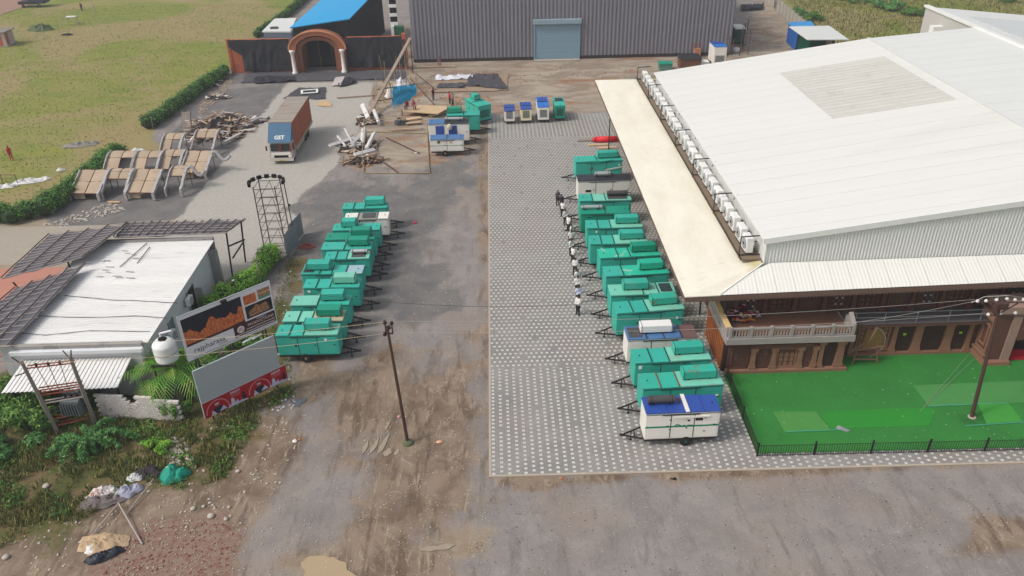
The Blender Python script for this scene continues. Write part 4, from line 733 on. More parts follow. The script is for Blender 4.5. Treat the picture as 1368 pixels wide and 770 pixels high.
for s_ in (-1, 1): tp(MB().bar((s_*TW, .1, 2.), (s_*(TW+.25), -.05, 2.), .02).box(s_*(TW+.25)-.08, s_*(TW+.25)+.08, -.08, -.03, 1.6, 2.1), 'mirror', m_cham); tp(MB().box(s_*(TW-.01)-.015, s_*(TW-.01)+.015, .4, 1.2, 1.5, 2.15), 'side_window', m_glass)
for x0 in (-.04, 1.1): tp(MB().box(x0-.05, x0+.07, .0, .06, 1.4, 2.35), 'red_trim', MATS['red paint'])
tp(MB().box(-.3, .3, -.2, -.18, .42, .56), 'number_plate', M('yellow plate', (196, 160, 60), .6))
hb = tp(MB().add([(-TW, -.1, 2.5), (TW, -.1, 2.5), (TW, 1.5, 4.25), (-TW, 1.5, 4.25), (-TW, 1.62, 2.5), (TW, 1.62, 2.5)], [(0, 1, 2, 3), (0, 3, 4), (1, 5, 2), (0, 4, 5, 1)]), 'hood_board', m_bd)
bx = TW+.02; y0c, y1c = 1.62, 11.2
tp(MB().box(-bx, bx, y0c, y1c, 1.15, 4.25), 'container', m_cont)
rib = MB().box(0, .05, 0, .12, 1.3, 4.1).mesh('side_rib', m_cont)
for i in range(34):
    link('side_rib', rib, tr, (bx, y0c+.2+i*.275, 0)); link('side_rib', rib, tr, (-bx-.05, y0c+.2+i*.275, 0))
for i in range(10): tp(MB().box(-bx-.02, bx+.02, y0c+i*.956, y0c+i*.956+.93, 4.25, 4.3+.012*(i % 2)), 'roof_panel', m_croof)
tp(MB().box(-bx-.06, bx+.06, y0c, y1c, 1.0, 1.15), 'load_bed', M('dusty yellow bed', (168, 152, 112), .8)); tp(MB().box(bx, bx+.07, y0c+.1, y1c, 1.2, 1.3), 'side_rail', m_cab)
tp(MB().box(-.5, .5, .3, 11, .6, 1.0), 'chassis', m_cham)
metr = MB().lathe([(.25, -.14), (.48, -.15), (.52, -.08), (.52, .08), (.48, .15), (.25, .14)], 22).mesh('wheel', m_tyre); merr = MB().lathe([(.25, -.1), (.25, .1), (.12, .14), (.1, .17)], 16).mesh('rim', M('dull rim', (120, 110, 96), .7))
for y in (.9, 7.6, 8.8):
    for s_ in (-1, 1): o = link('wheel', metr, tr, (s_*1.05, y, .52), (0, s_*math.pi/2, 0)); link('rim', merr, o)
for s_ in (-1, 1): tp(MB().box(s_*1.2-.03, s_*1.2+.03, 2.5, 6.6, .6, .95), 'side_guard', m_cab)
to = textobj('painted_letters', 'GST', .62, m_stick, tr, (.0, .29, 2.96), (math.atan2(1.75, 1.6), 0, 0), .004, .02)
tr.rotation_euler[2] = -(r0-f0).normalized().x*.25
# ================================================================ people
def make_body(pose):
    J = {'pel': (0, 0, .95, .13), 'spine': (0, .0, 1.12, .125), 'chest': (0, 0, 1.32, .15), 'neck': (0, 0, 1.47, .055), 'headb': (0, -.01, 1.56, .075), 'head': (0, -.01, 1.64, .1), 'crown': (0, 0, 1.71, .07)}
    for s_, n in ((-1, 'l'), (1, 'r')):
        fold = pose == 1
        J['sh'+n] = (s_*.17, 0, 1.4, .065); J['el'+n] = (s_*.24, .0, 1.12, .045) if not fold else (s_*.25, -.03, 1.14, .045)
        J['wr'+n] = (s_*.25, -.06, .88, .03) if not fold else (s_*.06, -.2, 1.08, .03); J['hd'+n] = (s_*.25, -.09, .8, .035) if not fold else (s_*.0, -.22, 1.06, .035)
        if pose == 2: J['hp'+n] = (s_*.1, 0, .93, .1); J['kn'+n] = (s_*.13, -.42, .9, .07); J['an'+n] = (s_*.13, -.36, .48, .045); J['to'+n] = (s_*.14, -.5, .44, .035)
        else: J['hp'+n] = (s_*.1, 0, .86, .1); J['kn'+n] = (s_*.11, -.02, .5, .065); J['an'+n] = (s_*.12, .01, .09, .045); J['to'+n] = (s_*.14, -.14, .04, .04)
    ed = [('pel', 'spine'), ('spine', 'chest'), ('chest', 'neck'), ('neck', 'headb'), ('headb', 'head'), ('head', 'crown')]
    for n in 'lr': ed += [('chest', 'sh'+n), ('sh'+n, 'el'+n), ('el'+n, 'wr'+n), ('wr'+n, 'hd'+n), ('pel', 'hp'+n), ('hp'+n, 'kn'+n), ('kn'+n, 'an'+n), ('an'+n, 'to'+n)]
    ks = list(J); me = bpy.data.meshes.new('sk'); me.from_pydata([J[k][:3] for k in ks], [(ks.index(a), ks.index(b_)) for a, b_ in ed], [])
    o = link('sk', me); md = o.modifiers.new('s', 'SKIN'); me.skin_vertices[0]
    for i, k in enumerate(ks): me.skin_vertices[0].data[i].radius = (J[k][3],)*2
    me.skin_vertices[0].data[ks.index('chest')].radius = (.17, .11); me.skin_vertices[0].data[ks.index('spine')].radius = (.135, .1); me.skin_vertices[0].data[ks.index('pel')].radius = (.15, .11)
    me.skin_vertices[0].data[0].use_root = True; o.modifiers.new('u', 'SUBSURF').levels = 1
    dg = bpy.context.evaluated_depsgraph_get(); out = bpy.data.meshes.new_from_object(o.evaluated_get(dg)); bpy.data.objects.remove(o)
    bm = bmesh.new(); bm.from_mesh(out); dz = -.44 if pose == 2 else 0
    mb = MB(); bm.verts.index_update(); mb.add([v.co[:] for v in bm.verts], [[v.index for v in f.verts] for f in bm.faces])
    for n in 'lr':     # five fingers, nose, ears
        h = Vector(J['hd'+n][:3]); w_ = Vector(J['wr'+n][:3]); d = (h-w_).normalized(); sx = Vector((1, 0, 0)) if abs(d.x) < .7 else Vector((0, 0, 1))
        for k, ln in enumerate((.07, .085, .09, .08)): b0 = h+d*.02+sx*(k-1.5)*.019; mb.bar(b0, b0+d*ln*.6, .009, 5, .008); mb.bar(b0+d*ln*.6, b0+d*ln+Vector((0, -.015, 0)), .008, 5, .006)
        mb.bar(h-sx*.03, h-sx*.055+d*.05, .01, 5, .008)
    hc = Vector(J['head'][:3]); mb.bar(hc+Vector((0, -.09, .0)), hc+Vector((0, -.125, -.03)), .008, 5, .016)
    for s_ in (-1, 1): mb.bar(hc+Vector((s_*.085, 0, -.02)), hc+Vector((s_*.11, .01, 0)), .025, 6, .015)
    def sub(fn, infl):
        vs = [v.co+v.normal*infl for v in bm.verts]; fs = [[v.index for v in f.verts] for f in bm.faces if fn(f.calc_center_median())]
        u = sorted({i for f in fs for i in f}); mp = {k: i for i, k in enumerate(u)}; return MB().add([vs[i] for i in u], [[mp[i] for i in f] for f in fs])
    arm = lambda c: abs(c.x) > .19 and c.z < 1.3
    pieces = {'body': mb, 'shirt': sub(lambda c: (.9 < c.z < 1.44 and abs(c.x) < .2) or (1.16 < c.z < 1.46), .022), 'trousers': sub(lambda c: (.06 < c.z < .97 and abs(c.x) < .2) if pose != 2 else (c.z < .97 and c.z > .47 and not (abs(c.x) > .2)), .016),
              'hair': sub(lambda c: c.z > 1.66 or (c.z > 1.58 and c.y > .02), .016), 'shoe': sub(lambda c: c.z < (.08 if pose != 2 else .5) and abs(c.x) < .25, .012)}
    bm.free()
    for p_ in pieces.values(): p_.v = [(x, y, z+dz) for x, y, z in p_.v]
    return {k: v.mesh(k, None, True) for k, v in pieces.items()}
POSE = [make_body(0), make_body(1), make_body(2)]
m_skin = M('skin', (122, 84, 64), .6, var=.05); m_hair = M('black hair', (22, 19, 19), .6); m_shw = M('white shirt', (214, 212, 208), .8, var=.05); m_blk = M('black cloth', (34, 32, 36), .85)
cache = {}
def person(u, v, label, shirt, pants=None, pose=0, rz=0., sc=1., group=None, shoe=None, z=0.):
    pants = pants or m_blk; p0 = G(u, v, z); r = empty('person', label, 'person', p0, rz, group); r.scale = (sc,)*3
    for k, mt in (('body', m_skin), ('shirt', shirt), ('trousers', pants), ('hair', m_hair), ('shoe', m_cham)):
        key = (pose, k, mt.name)
        if key not in cache: me = POSE[pose][k].copy(); me.materials.clear(); me.materials.append(mt); cache[key] = me
        link(k, cache[key], r)
    return r
gp = 'people standing in a line on the paving'
m_gs = M('grey brown shirt', (96, 84, 82), .85); m_nv = M('navy print shirt', (48, 42, 56), .85)
ppl = [(745, 275, 'person in grey brown shirt standing at the far head of the line', m_gs, 0, .4), (750, 281, 'person in black clothes, second from the far end of the line', m_nv, 0, -2.8), (751.5, 290, 'person in white shirt and dark trousers, third from the far end of the line', m_shw, 0, -.6), (755, 301, 'person in white shirt, fourth from the far end of the line', m_shw, 1, .5), (759.2, 310, 'person in white shirt, fifth from the far end of the line', m_shw, 0, 2.2), (762.7, 321, 'person in white shirt, sixth from the far end, close by a drawbar', m_shw, 1, 1.2), (762.7, 331, 'person in white shirt, seventh from the far end, crowded in the line', m_shw, 0, .2), (762.5, 342, 'person in white shirt, seventh from the near end of the line', m_shw, 1, .8), (765.3, 352, 'person in white shirt, sixth from the near end of the line', m_shw, 0, -1.), (768, 368, 'person in white shirt with legs in view, fifth from the near end of the line', m_shw, 1, -.4), (771, 384, 'person in white shirt, fourth from the near end of the line', m_shw, 0, .4), (771.2, 393, 'person in white shirt, third from the near end of the line', m_shw, 1, .1), (772, 406, 'person in white and blue shirt, second from the near end of the line', M('white blue shirt', (196, 200, 220), .8), 1, .3), (772, 421, 'person in white shirt and black trousers nearest the camera in the line', m_shw, 1, -.9)]
for u, v, lab, sh, ps, rz in ppl: person(u, v, lab, sh, pose=ps, rz=rz, group=gp, sc=random.uniform(.97, 1.05))
m_red = M('red shirt', (186, 30, 44), .8); m_mar = M('maroon shirt', (104, 28, 46), .8); m_gry = M('grey trousers', (96, 92, 96), .85)
person(601, 139, 'person in bright red shirt working beside the plywood platform', m_red, m_blk, 1, 2.); person(579, 134, 'person in maroon shirt standing beside the dark spread sheets', m_mar, m_gry, 0, 1.)
person(553, 146, 'person in pink shirt sitting at right end of pair on the long platform', M('pink shirt', (170, 92, 100), .8), m_blk, 2, .4, z=.75); person(544, 146, 'person in maroon shirt sitting at left end of pair on the long platform', m_mar, m_blk, 2, -.3, z=.75)
person(548+57, 141, 'person in grey shirt standing just right of the red shirted person', M('grey shirt', (120, 120, 124), .8), m_blk, 0, -1.); person(317, 400, 'person in dark maroon clothes and white cap by the white house', M('dark maroon', (70, 36, 40), .85), m_blk, 0, .5)
tag(MB().lathe([(.12, 0), (.13, .06), (.09, .1), (.02, .11)], 12).obj('cap', m_shw, None, True, G(317, 400)+Vector((0, 0, 1.7))), 'white cap on the person beside the white house', 'cap')
person(16, 214, 'person in red walking alone on the grass field', M('red dress', (190, 50, 60), .8), MATS['red dress'] if 'red dress' in MATS else m_red, 0, 1.); person(110, 15, 'distant person in dark red beside the white table on the field', m_mar, m_blk, 0, 0.)
person(548+109, 92-6, 'person in faded red sitting against the grey shed base', M('dusty rose', (130, 92, 96), .8), m_gry, 2, .2, z=.3).location = G(587, 87, .3)
# ================================================================ white house with tank and lattice canopies
m_hroof = M('galvanised roof', (220, 218, 215), .45, var=.06, vs=.3, sc=(.3, 2, 1), spot=(168, 170, 172), spotamt=.35); m_hwall = M('grey white plaster', (206, 204, 206), .85, var=.12, vs=.6, spot=(150, 148, 150), spotamt=.4); m_ash = M('weathered grey plaster', (152, 148, 146), .85, var=.15, spot=(92, 88, 86), spotamt=.5)
HZ = 4.; ho = empty('tin_roofed_house', 'white plastered house with pale corrugated tin roof beside the billboards', 'house', (-27.5, 50, 0))
hp = lambda mb, n, m_, sm=False: SP(mb, n, m_, ho, sm)
for i in range(15):
    y0 = 43.6+i*.975; m_ = MB(); corr(m_, (-33.2, y0, HZ+.0), (-33.2, y0+.965, HZ), (-23.1, y0+.965, HZ+.02), (-23.1, y0, HZ+.02), 4, .045, (0, 0, 1)); hp(m_, 'roof_sheet', m_hroof)
hp(MB().box(-33.0, -23.5, 43.9, 58, 0, HZ-.06), 'wall', m_hwall)
hp(MB().box(-33.3, -23.2, 58.2, 58.5, 0, 4.25), 'rear_parapet', m_ash)
hp(MB().box(-31.6, -23.4, 43.25, 43.6, 3.75, 4.2), 'parapet', m_ash); hp(MB().box(-31.8, -23.3, 42.95, 43.25, 3.7, 3.95), 'gutter', M('white gutter', (216, 218, 220), .6)); hp(MB().box(-31.4, -23.6, 43.3, 43.9, 0, 3.75), 'front_wall', m_hwall)
m_ = MB(); corr(m_, (-31.6, 40.7, 2.45), (-24.4, 40.9, 2.45), (-24.2, 43.2, 3.15), (-31.2, 43.2, 3.15), 26, .05, (0, 0, 1)); hp(m_, 'porch_roof', m_hroof)
for x in (-31.2, -28.6, -26.8, -24.6): hp(MB().bar((x, 41.2, 0), (x, 41.2, 2.45), .05), 'porch_post', m_cham)
for y0, y1, z0, z1, nm_, mt in ((51.7, 53.0, .9, 2.9, 'window', m_glass), (47.7, 48.4, 1.3, 2.8, 'window', M('green window', (96, 130, 130), .3))):
    hp(MB().box(-23.5, -23.42, y0, y1, z0, z1), nm_, mt); hp(MB().box(-23.5, -23.38, y0-.1, y0, z0-.1, z1+.1).box(-23.5, -23.38, y1, y1+.1, z0-.1, z1+.1), 'window_frame', m_ash)
hp(MB().box(-23.5, -23.0, 53.4, 53.5, 0, 2.4), 'buttress', m_ash); hp(MB().box(-23.5, -22.9, 57.4, 57.9, 0, 3.4), 'buttress', m_ash)
for pts in ([(86, 395), (120, 398), (150, 401), (186, 402), (237, 405)], [(52, 422), (90, 424), (140, 424), (180, 422), (222, 425)], [(30, 445), (60, 448), (120, 442), (200, 443)]):
    hp(MB().path([G(u, v, HZ+.1) for u, v in pts], .02), 'roof_cable', m_cham)
for (a, b2) in (((160, 357), (196, 325)), ((183, 352), (200, 330))): hp(MB().bar(G(*a, HZ+.12), G(*b2, HZ+.12), .03), 'roof_rod', m_cham)
for i in range(16):
    u, v = random.uniform(128, 178), random.uniform(322, 372); hp(MB().plank(G(u, v, HZ+.09), G(u+random.uniform(5, 12), v+.5, HZ+.09), .08, .02), 'roof_scrap', m_ash)
acb = MB().bevbox(-.15, .15, -.42, .42, 0, .6, .02)
for y, z in ((51.2, 2.3), (47.2, 1.9)):
    q = empty('air_conditioner', 'air conditioner on the house wall beside the '+('dark window' if y > 50 else 'green window behind the billboard'), 'air conditioner', (-23.15, y, z)); link('casing', acb.mesh('casing', m_ac), q); link('fan_grille', me_f, q, (.15, 0, .3), (0, math.pi/2, 0)); link('bracket', MB().box(-.3, .15, -.35, -.3, -.06, 0).box(-.3, .15, .3, .35, -.06, 0).mesh('bracket', m_cham), q)
tk = empty('water_tank', 'white ribbed plastic water tank beside the upper billboard', 'water tank', (-21.75, 42.9, 3.2)); m_tank = M('white plastic', (226, 226, 224), .4, var=.05)
prof = [(.72, 0)]+[(.72+(.025 if i % 2 else -.01), .06+i*.115) for i in range(10)]+[(.7, 1.2), (.5, 1.42), (.32, 1.5)]
for nm_, mb, mt, sm in (('tank_body', MB().lathe(prof, 24), m_tank, True), ('lid', MB().lathe([(.26, 1.5), (.27, 1.56), (.2, 1.6)], 16), m_black, True), ('dark_band', MB().lathe([(.75, .56), (.75, .6)], 24), m_ash, False), ('outlet_pipe', MB().path([(-.2, .3, 1.4), (-.2, .3, 1.75), (.5, .45, 1.85)], .07), m_tank, False),
    ('stand', MB().box(-.8, .8, -.8, -.7, -.1, 0).box(-.8, .8, .7, .8, -.1, 0).bar((-.7, -.7, -3.2), (-.7, -.7, 0), .06).bar((.7, -.7, -3.2), (.7, -.7, 0), .06).bar((-.7, .7, -3.2), (-.7, .7, 0), .06).bar((.7, .7, -3.2), (.7, .7, 0), .06), m_cham, False)): part(mb, nm_, mt, tk, sm)
hp(MB().box(-23.5, -21.2, 42.2, 43.2, 0, 2.2), 'side_annex', M('shadow darkened wall', (84, 82, 82), .9))  # annex wall colour darkened to stand in for the shadow beside the house
# lattice canopies
m_mat = M('grey shade fabric', (100, 98, 104), .9, var=.25, vs=.8, bump=.5, bs=6); m_bat = M('weathered batten', (168, 156, 148), .85, var=.15); m_batd = M('dark purlin', (92, 78, 72), .85)
def lattice(label, c, nl, nc, posts=(), over=.25):
    A, B_, C_, D_ = [Vector(p) for p in c]; r = empty('lattice_canopy', label, 'canopy', (A+B_+C_+D_)/4); r.location.z = 0; off = -r.location
    bil = lambda u, v: A.lerp(B_, u).lerp(D_.lerp(C_, u), v)
    f = lambda u, v: bil(u, v)+off+Vector((0, 0, .12*noise.noise((u*6, v*5, 2))-.05*math.sin(u*math.pi*4)**2))
    part(MB().grid(lambda u, v: f(u, v)[:], 24, 14), 'shade_fabric', m_mat, r, True)
    for i in range(nl+1):
        v = i/nl; e = random.uniform(0, over); part(MB().path([f(u, v)+Vector((0, 0, .06)) for u in (0, .25, .5, .75, 1)]+[f(1, v)+(f(1, v)-f(.8, v))*e+Vector((0, 0, .06))], .025, 5), 'batten', m_bat, r)
    for i in range(nc+1):
        u = i/nc; part(MB().path([f(u, v)+Vector((0, 0, .13)) for v in (0, .25, .5, .75, 1)], .045, 5), 'purlin', m_batd, r)
    for p in posts: part(MB().bar(Vector(p[0])+off, Vector(p[1])+off, .07), 'post', m_cham, r)
lattice('dark lattice canopy tilted over the far left corner of the house roof', [G(2, 373, 4.1), G(110, 345, 4.75), G(172, 299, 4.9), G(66, 314, 4.2)], 13, 4, [(G(18, 378, 4.), G(25, 386, 2.4)), (G(90, 348, 4.6), (G(90, 348, 4.6).x, G(90, 348, 4.6).y, 0))], .0)
lattice('dark lattice canopy along the left edge of the house roof, running out of frame', [G(-75, 470, 3.9), G(10, 464, 4.4), G(114, 353, 4.6), G(20, 386, 4.0)], 13, 4, [], .35)
q1, q2 = G(302, 310, 4.5), G(322, 297, 4.9)
lattice('flat dark lattice canopy behind the house roof, on scaffold posts at its right end', [G(152, 318, 4.55), G(302, 312, 4.55), G(328, 294, 4.9), G(170, 298, 4.9)], 5, 14, [(q1, G(312, 378)), (q2, G(328, 350)), ((lerp(q1.x, q2.x, .0)-.02, q1.y, 3.2), (q2.x, q2.y, 3.3)), (G(311, 345, 1.8), G(324, 325, 1.9))], .12)
# ================================================================ light tower
lt = empty('truss_tower', 'square rusty truss tower with a half ring of black lamps on top', 'tower', G(373, 337)); TX, TY = .95, .95; TH = 6.7; m_truss = M('rusty truss steel', (86, 64, 58), .7, var=.2)
lean = Vector((-.1, 0, 0))
for sx in (-1, 1):
    for sy in (-1, 1): part(MB().bar((sx*TX, sy*TY, 0), (sx*TX*.95, sy*TY*.95, TH), .05, 5), 'leg', m_truss, lt)
for k in range(9):
    z = .4+k*.76; m_ = [((-TX, -TY, z), (TX, -TY, z)), ((TX, -TY, z), (TX, TY, z)), ((TX, TY, z), (-TX, TY, z)), ((-TX, TY, z), (-TX, -TY, z))]
    for a, b2 in m_: part(MB().bar(a, b2, .03, 4), 'cross_bar', m_truss, lt)
for k in range(0, 8, 2): part(MB().bar((-TX, -TY, .4+k*.76), (-.0, TY, 1.9+k*.76), .025, 4).bar((TX, -TY, .4+k*.76), (0, TY, 1.9+k*.76), .025, 4), 'brace', m_truss, lt)
for i in range(9):
    a = math.radians(205-i*26); x, y = 1.45*math.cos(a), 1.35*math.sin(a); o = part(MB().bevbox(-.2, .2, -.12, .12, -.16, .16, .03), 'lamp', m_black, lt); o.location = (x, y, TH+.05); o.rotation_euler = (0, 0, a+math.pi/2)
part(MB().path([(1.4*math.cos(math.radians(a)), 1.3*math.sin(math.radians(a)), TH) for a in range(200, -30, -20)], .04), 'ring_tube', m_truss, lt)
pz = empty('thin_pole', 'thin rusty pole standing to the right of the truss tower', 'pole', G(396, 328)); part(MB().bar((0, 0, 0), (-.15, 0, 6.2), .045), 'shaft', m_truss, pz); part(MB().box(-.1, .1, -.08, .02, 3.9, 4.1), 'clamp', m_cham, pz)
for (a, b2, lab) in (((384, 345), (392, 302), 'weathered grey sheet panel standing by the hedge end, nearer of two'), ((391, 330), (398, 290), 'weathered grey sheet panel standing beside the thin pole, farther of two')):
    p = G(*a); m_ = MB(); corr(m_, (0, 0, 0), (.5, 2.6, 0), (.5, 2.6, 2.2), (0, 0, 2.2), 8, .04, (-1, .2, 0)); o = m_.obj('sheet_panel', M('weathered zinc', (134, 140, 146), .6, var=.2), None, False, p); tag(o, lab, 'panel')
ring = MB().path([(.75*math.cos(i*.6)*(1-.02*i), .5*math.sin(i*.6)*(1-.02*i), .03+.01*i) for i in range(26)], .04, 5); tag(ring.obj('hose_coil', M('orange hose', (186, 72, 48), .6), None, False, G(410, 331)), 'coil of orange hose on the ground right of the truss tower', 'hose')
# ================================================================ billboards
bd = empty('double_billboard', 'pair of stacked tilted billboards, upper printed in orange and black, lower grey and red', 'billboard', (-19.05, 40.0, 0), math.atan2(4.08, 4.43)); BW = 6.02
bp = lambda mb, n, m_, sm=False: part(mb, n, m_, bd, sm)
m_bf = M('white vinyl', (214, 215, 220), .55, var=.04); m_navy = M('night blue print', (26, 30, 44), .5, var=.05); m_mar2 = M('maroon print', (66, 34, 38), .55); m_fort, t, b = newmat('orange fort print')
tc = t.node('ShaderNodeTexCoord').outputs['Object']; n1 = t.noise(t.scale(tc, (3, 1, 1.5)), 2.5, 6, .75, .4); col = t.mix(t.ramp(n1, .35, .6), rgba((150, 58, 32)), rgba((206, 118, 66))); col = t.mix(t.ramp(n1, .6, .72), col, rgba((222, 164, 96))); t.l.new(col, b.inputs['Base Color'])
m_fort2, t, b = newmat('brown palace print'); tc = t.node('ShaderNodeTexCoord').outputs['Object']; n1 = t.noise(t.scale(tc, (3, 1, 2)), 3., 6, .75, .4); t.l.new(t.mix(t.ramp(n1, .35, .62), rgba((92, 62, 44)), rgba((178, 132, 92))), b.inputs['Base Color'])
bp(MB().box(0, BW, 0, .12, 4.95, 8.05), 'upper_panel', m_bf); bp(MB().box(.03, BW*.93, -.004, .12, .45, 4.15), 'lower_panel', M('grey vinyl', (166, 174, 178), .6, var=.06, vs=.5, sc=(.5, 1, 2)))
def pr(x0, x1, z0, z1, mt, n='print', y=-.006): return bp(MB().box(x0, x1, y, .0, z0, z1), n, mt)
pr(.1, 3.95, 5.95, 7.85, m_navy)
# fort silhouette
fs = [(.1, 5.98), (.1, 7.0)]+[(.1+i*.19, 6.75+.22*math.sin(i*.9)+(.35 if 8 < i < 14 else 0)+(.0 if i % 2 else .12)) for i in range(1, 19)]+[(3.7, 7.25), (3.95, 7.1), (3.95, 6.15), (3., 6.1)]
bp(MB().add([(x, -.012, z) for x, z in fs], [tuple(range(len(fs)))]), 'fort_print', m_fort); pr(.1, 3.95, 5.93, 6.08, m_mar2, y=-.014)
pr(4.1, 4.95, 7.1, 7.75, m_fort, 'small_print'); pr(5.08, 5.92, 7.3, 7.8, m_fort2, 'small_print'); pr(5.08, 5.92, 7.12, 7.3, M('green print', (96, 140, 120), .6), 'small_print'); pr(5.08, 5.92, 7.5, 7.56, M('cream print', (214, 190, 140), .6), 'small_print', -.01)
pr(4.1, 5.92, 6.1, 7.0, m_navy, 'palace_photo'); ps = [(4.3, 6.2), (4.3, 6.6), (4.6, 6.7), (4.85, 6.95), (5.05, 6.75), (5.5, 6.85), (5.6, 6.7), (5.7, 6.2)]; bp(MB().add([(x, -.012, z) for x, z in ps], [tuple(range(len(ps)))]), 'palace_print', m_fort2)
pr(3.1, 5.98, 5.15, 5.98, m_mar2, 'caption_panel')
m_txt = M('ink', (58, 52, 66), .6); m_txw = M('white ink', (214, 206, 204), .6)
rx = (math.pi/2, 0, 0)
textobj('lettering', 'rajpharasa', .5, m_txt, bd, (1.45, -.008, 5.5), rx, .002); textobj('lettering', 'LAWNS', .17, m_txt, bd, (2.3, -.008, 5.22), rx, .002)
textobj('lettering', 'PRODUCTIONS', .26, m_txw, bd, (4.95, -.012, 5.68), rx, .002)
bp(MB().lathe([(.25, 0), (.25, .006)], 20), 'round_logo', m_txw).matrix_local = Matrix.Translation((3.55, -.006, 5.6)) @ Matrix.Rotation(math.pi/2, 4, 'X')
bp(MB().plank((3.42, -.016, 5.48), (3.53, -.016, 5.72), .01, .03).plank((3.53, -.016, 5.72), (3.56, -.016, 5.5), .01, .03).plank((3.6, -.016, 5.48), (3.64, -.016, 5.72), .01, .03).plank((3.64, -.016, 5.72), (3.71, -.016, 5.48), .01, .03), 'logo_marks', m_mar2)
def squig(x0, x1, z, h, mt, y, n='fine_print', step=.07):
    m_ = MB(); x = x0
    while x < x1:
        w_ = random.uniform(.025, step*.8); m_.box(x, min(x+w_, x1), y, y+.004, z+random.uniform(0, h*.2), z+h*random.uniform(.7, 1)); x += w_+random.uniform(.012, .03)
    o = bp(m_, n, mt); o['kind'] = 'stuff'
squig(3.9, 5.9, 5.4, .08, m_txw, -.011); squig(3.2, 5.9, 5.22, .09, m_txw, -.011); squig(.3, 5.9, 5.02, .06, m_txt, -.006); squig(4.7, 5.4, 5.86, .06, m_txw, -.011)
bp(MB().bar((0, .06, 4.95), (0, .06, 8.08), .06).bar((BW, .06, 4.95), (BW, .06, 8.08), .06).bar((0, .06, 8.08), (BW, .06, 8.08), .05).bar((0, .06, 4.92), (BW, .06, 4.92), .05), 'frame_tube', M('pale frame', (168, 170, 174), .5))
for x in (.6, 2.9, 5.2): bp(MB().bar((x, .2, 0), (x, .2, 8), .06).bar((x, 1.6, 0), (x, .2, 6.5), .05), 'support_post', m_cham)
bp(MB().box(2.65, 3.0, -.25, -.05, 7.98, 8.15), 'flood_lamp', m_cham); bp(MB().plank((3.5, .1, 4.55), (4.3, -.1, 4.75), .12, .05).plank((4.2, .1, 4.5), (4.7, -.2, 4.8), .12, .05), 'loose_board', m_bf)
BL = BW*.99; zt = lambda x: 1.55
bp(MB().box(.05, BL, -.02, .0, .4, 1.62), 'red_banner', M('red banner', (168, 22, 34), .55, var=.08)); bp(MB().bar((.0, -.03, 1.65), (BL, -.03, 1.65), .03), 'banner_rod', MATS['pale frame'])
m_bk = M('banner navy', (40, 36, 62), .6); m_bw = M('banner lilac white', (196, 190, 212), .6); m_face = M('banner brown', (150, 92, 72), .6); m_pk = M('banner pink', (206, 122, 130), .6)
for x0 in (.1, 3.05):
    m_ = MB()
    for i in range(14):
        a0, a1 = math.pi*i/14, math.pi*(i+1)/14; c0 = x0+.85
        q = [(c0-math.cos(a)*r_, -.026, .62+math.sin(a)*r_*1.1) for a, r_ in ((a0, .72), (a1, .72), (a1, .8), (a0, .8))]; m_.add(q, [(0, 1, 2, 3)])
    bp(m_, 'banner_arch', m_pk)
    c0 = x0+.85; bp(MB().add([(c0-.45, -.028, .42), (c0+.5, -.028, .42), (c0+.35, -.028, .85), (c0+.1, -.028, .95), (c0-.15, -.028, .95), (c0-.35, -.028, .8)], [(0, 1, 2, 3, 4, 5)]), 'banner_jacket', m_bk)
    bp(MB().add([(c0-.5, -.032, .42), (c0-.1, -.032, .42), (c0-.35, -.032, .82)], [(0, 1, 2)]).add([(c0+.05, -.032, .5), (c0+.6, -.032, .5), (c0+.4, -.032, .85)], [(0, 1, 2)]), 'banner_sleeves', m_bw)
    bp(MB().lathe([(.13, 0), (.13, .003)], 12), 'banner_face', m_face).matrix_local = Matrix.Translation((c0, -.03, 1.08)) @ Matrix.Rotation(math.pi/2, 4, 'X'); bp(MB().box(c0-.13, c0+.13, -.036, -.03, 1.12, 1.22), 'banner_cap', m_bw)
    sk = [(x0+1.5, .42), (x0+1.6, .62), (x0+1.75, .6), (x0+1.8, 1.0), (x0+1.9, 1.05), (x0+2.0, .95), (x0+2.05, .6), (x0+2.2, .8), (x0+2.3, .55), (x0+2.5, .62), (x0+2.65, .55), (x0+2.9, .5), (x0+2.9, .42)]; bp(MB().add([(x, -.027, z) for x, z in sk], [tuple(range(len(sk)))]), 'banner_skyline', m_bw)
    bp(MB().box(x0+2.55, x0+2.8, -.03, -.026, .55, .85).box(x0+2.6, x0+2.75, -.03, -.026, .85, 1.1), 'banner_lamp', m_bk)
    textobj('lettering', "INDIA'S", .2, m_bw, bd, (x0+2.15, -.027, 1.42), rx, .002, .008)
    for k, z in enumerate((1.26, 1.16, 1.06)): squig(x0+1.75+.05*k, x0+2.55-.05*k, z, .06, m_pk, -.027)
# ================================================================ electric poles and wires
m_pole = M('rusty pole steel', (72, 52, 46), .7, var=.2); m_ins = M('white insulator', (206, 204, 200), .3); m_insd = M('brown insulator', (62, 36, 34), .3)
A0 = G(545, 592); At = G(517, 436, 8.1); pa = empty('electric_pole', 'leaning slim rusty electric pole standing in the muddy yard', 'pole', A0); d = At-A0
part(MB().bar((0, 0, -.2), d, .11, 8, .075), 'shaft', m_pole, pa)
part(MB().bar(d+Vector((-.1, 0, -.5)), d+Vector((-.1, 0, .15)), .04).bar(d+Vector((.28, 0, -.55)), d+Vector((.28, 0, .12)), .04).bar(d+Vector((-.1, 0, -.5)), d+Vector((.28, 0, -.5)), .04), 'bracket', m_pole, pa)
for q in ((-.1, .25), (.28, .2), (-.18, -.55), (.1, -.1)): part(MB().lathe([(.05, -.12), (.11, -.08), (.12, .02), (.06, .08), (.08, .14)], 10, d+Vector((q[0], 0, q[1]))), 'insulator', m_insd, pa, True)
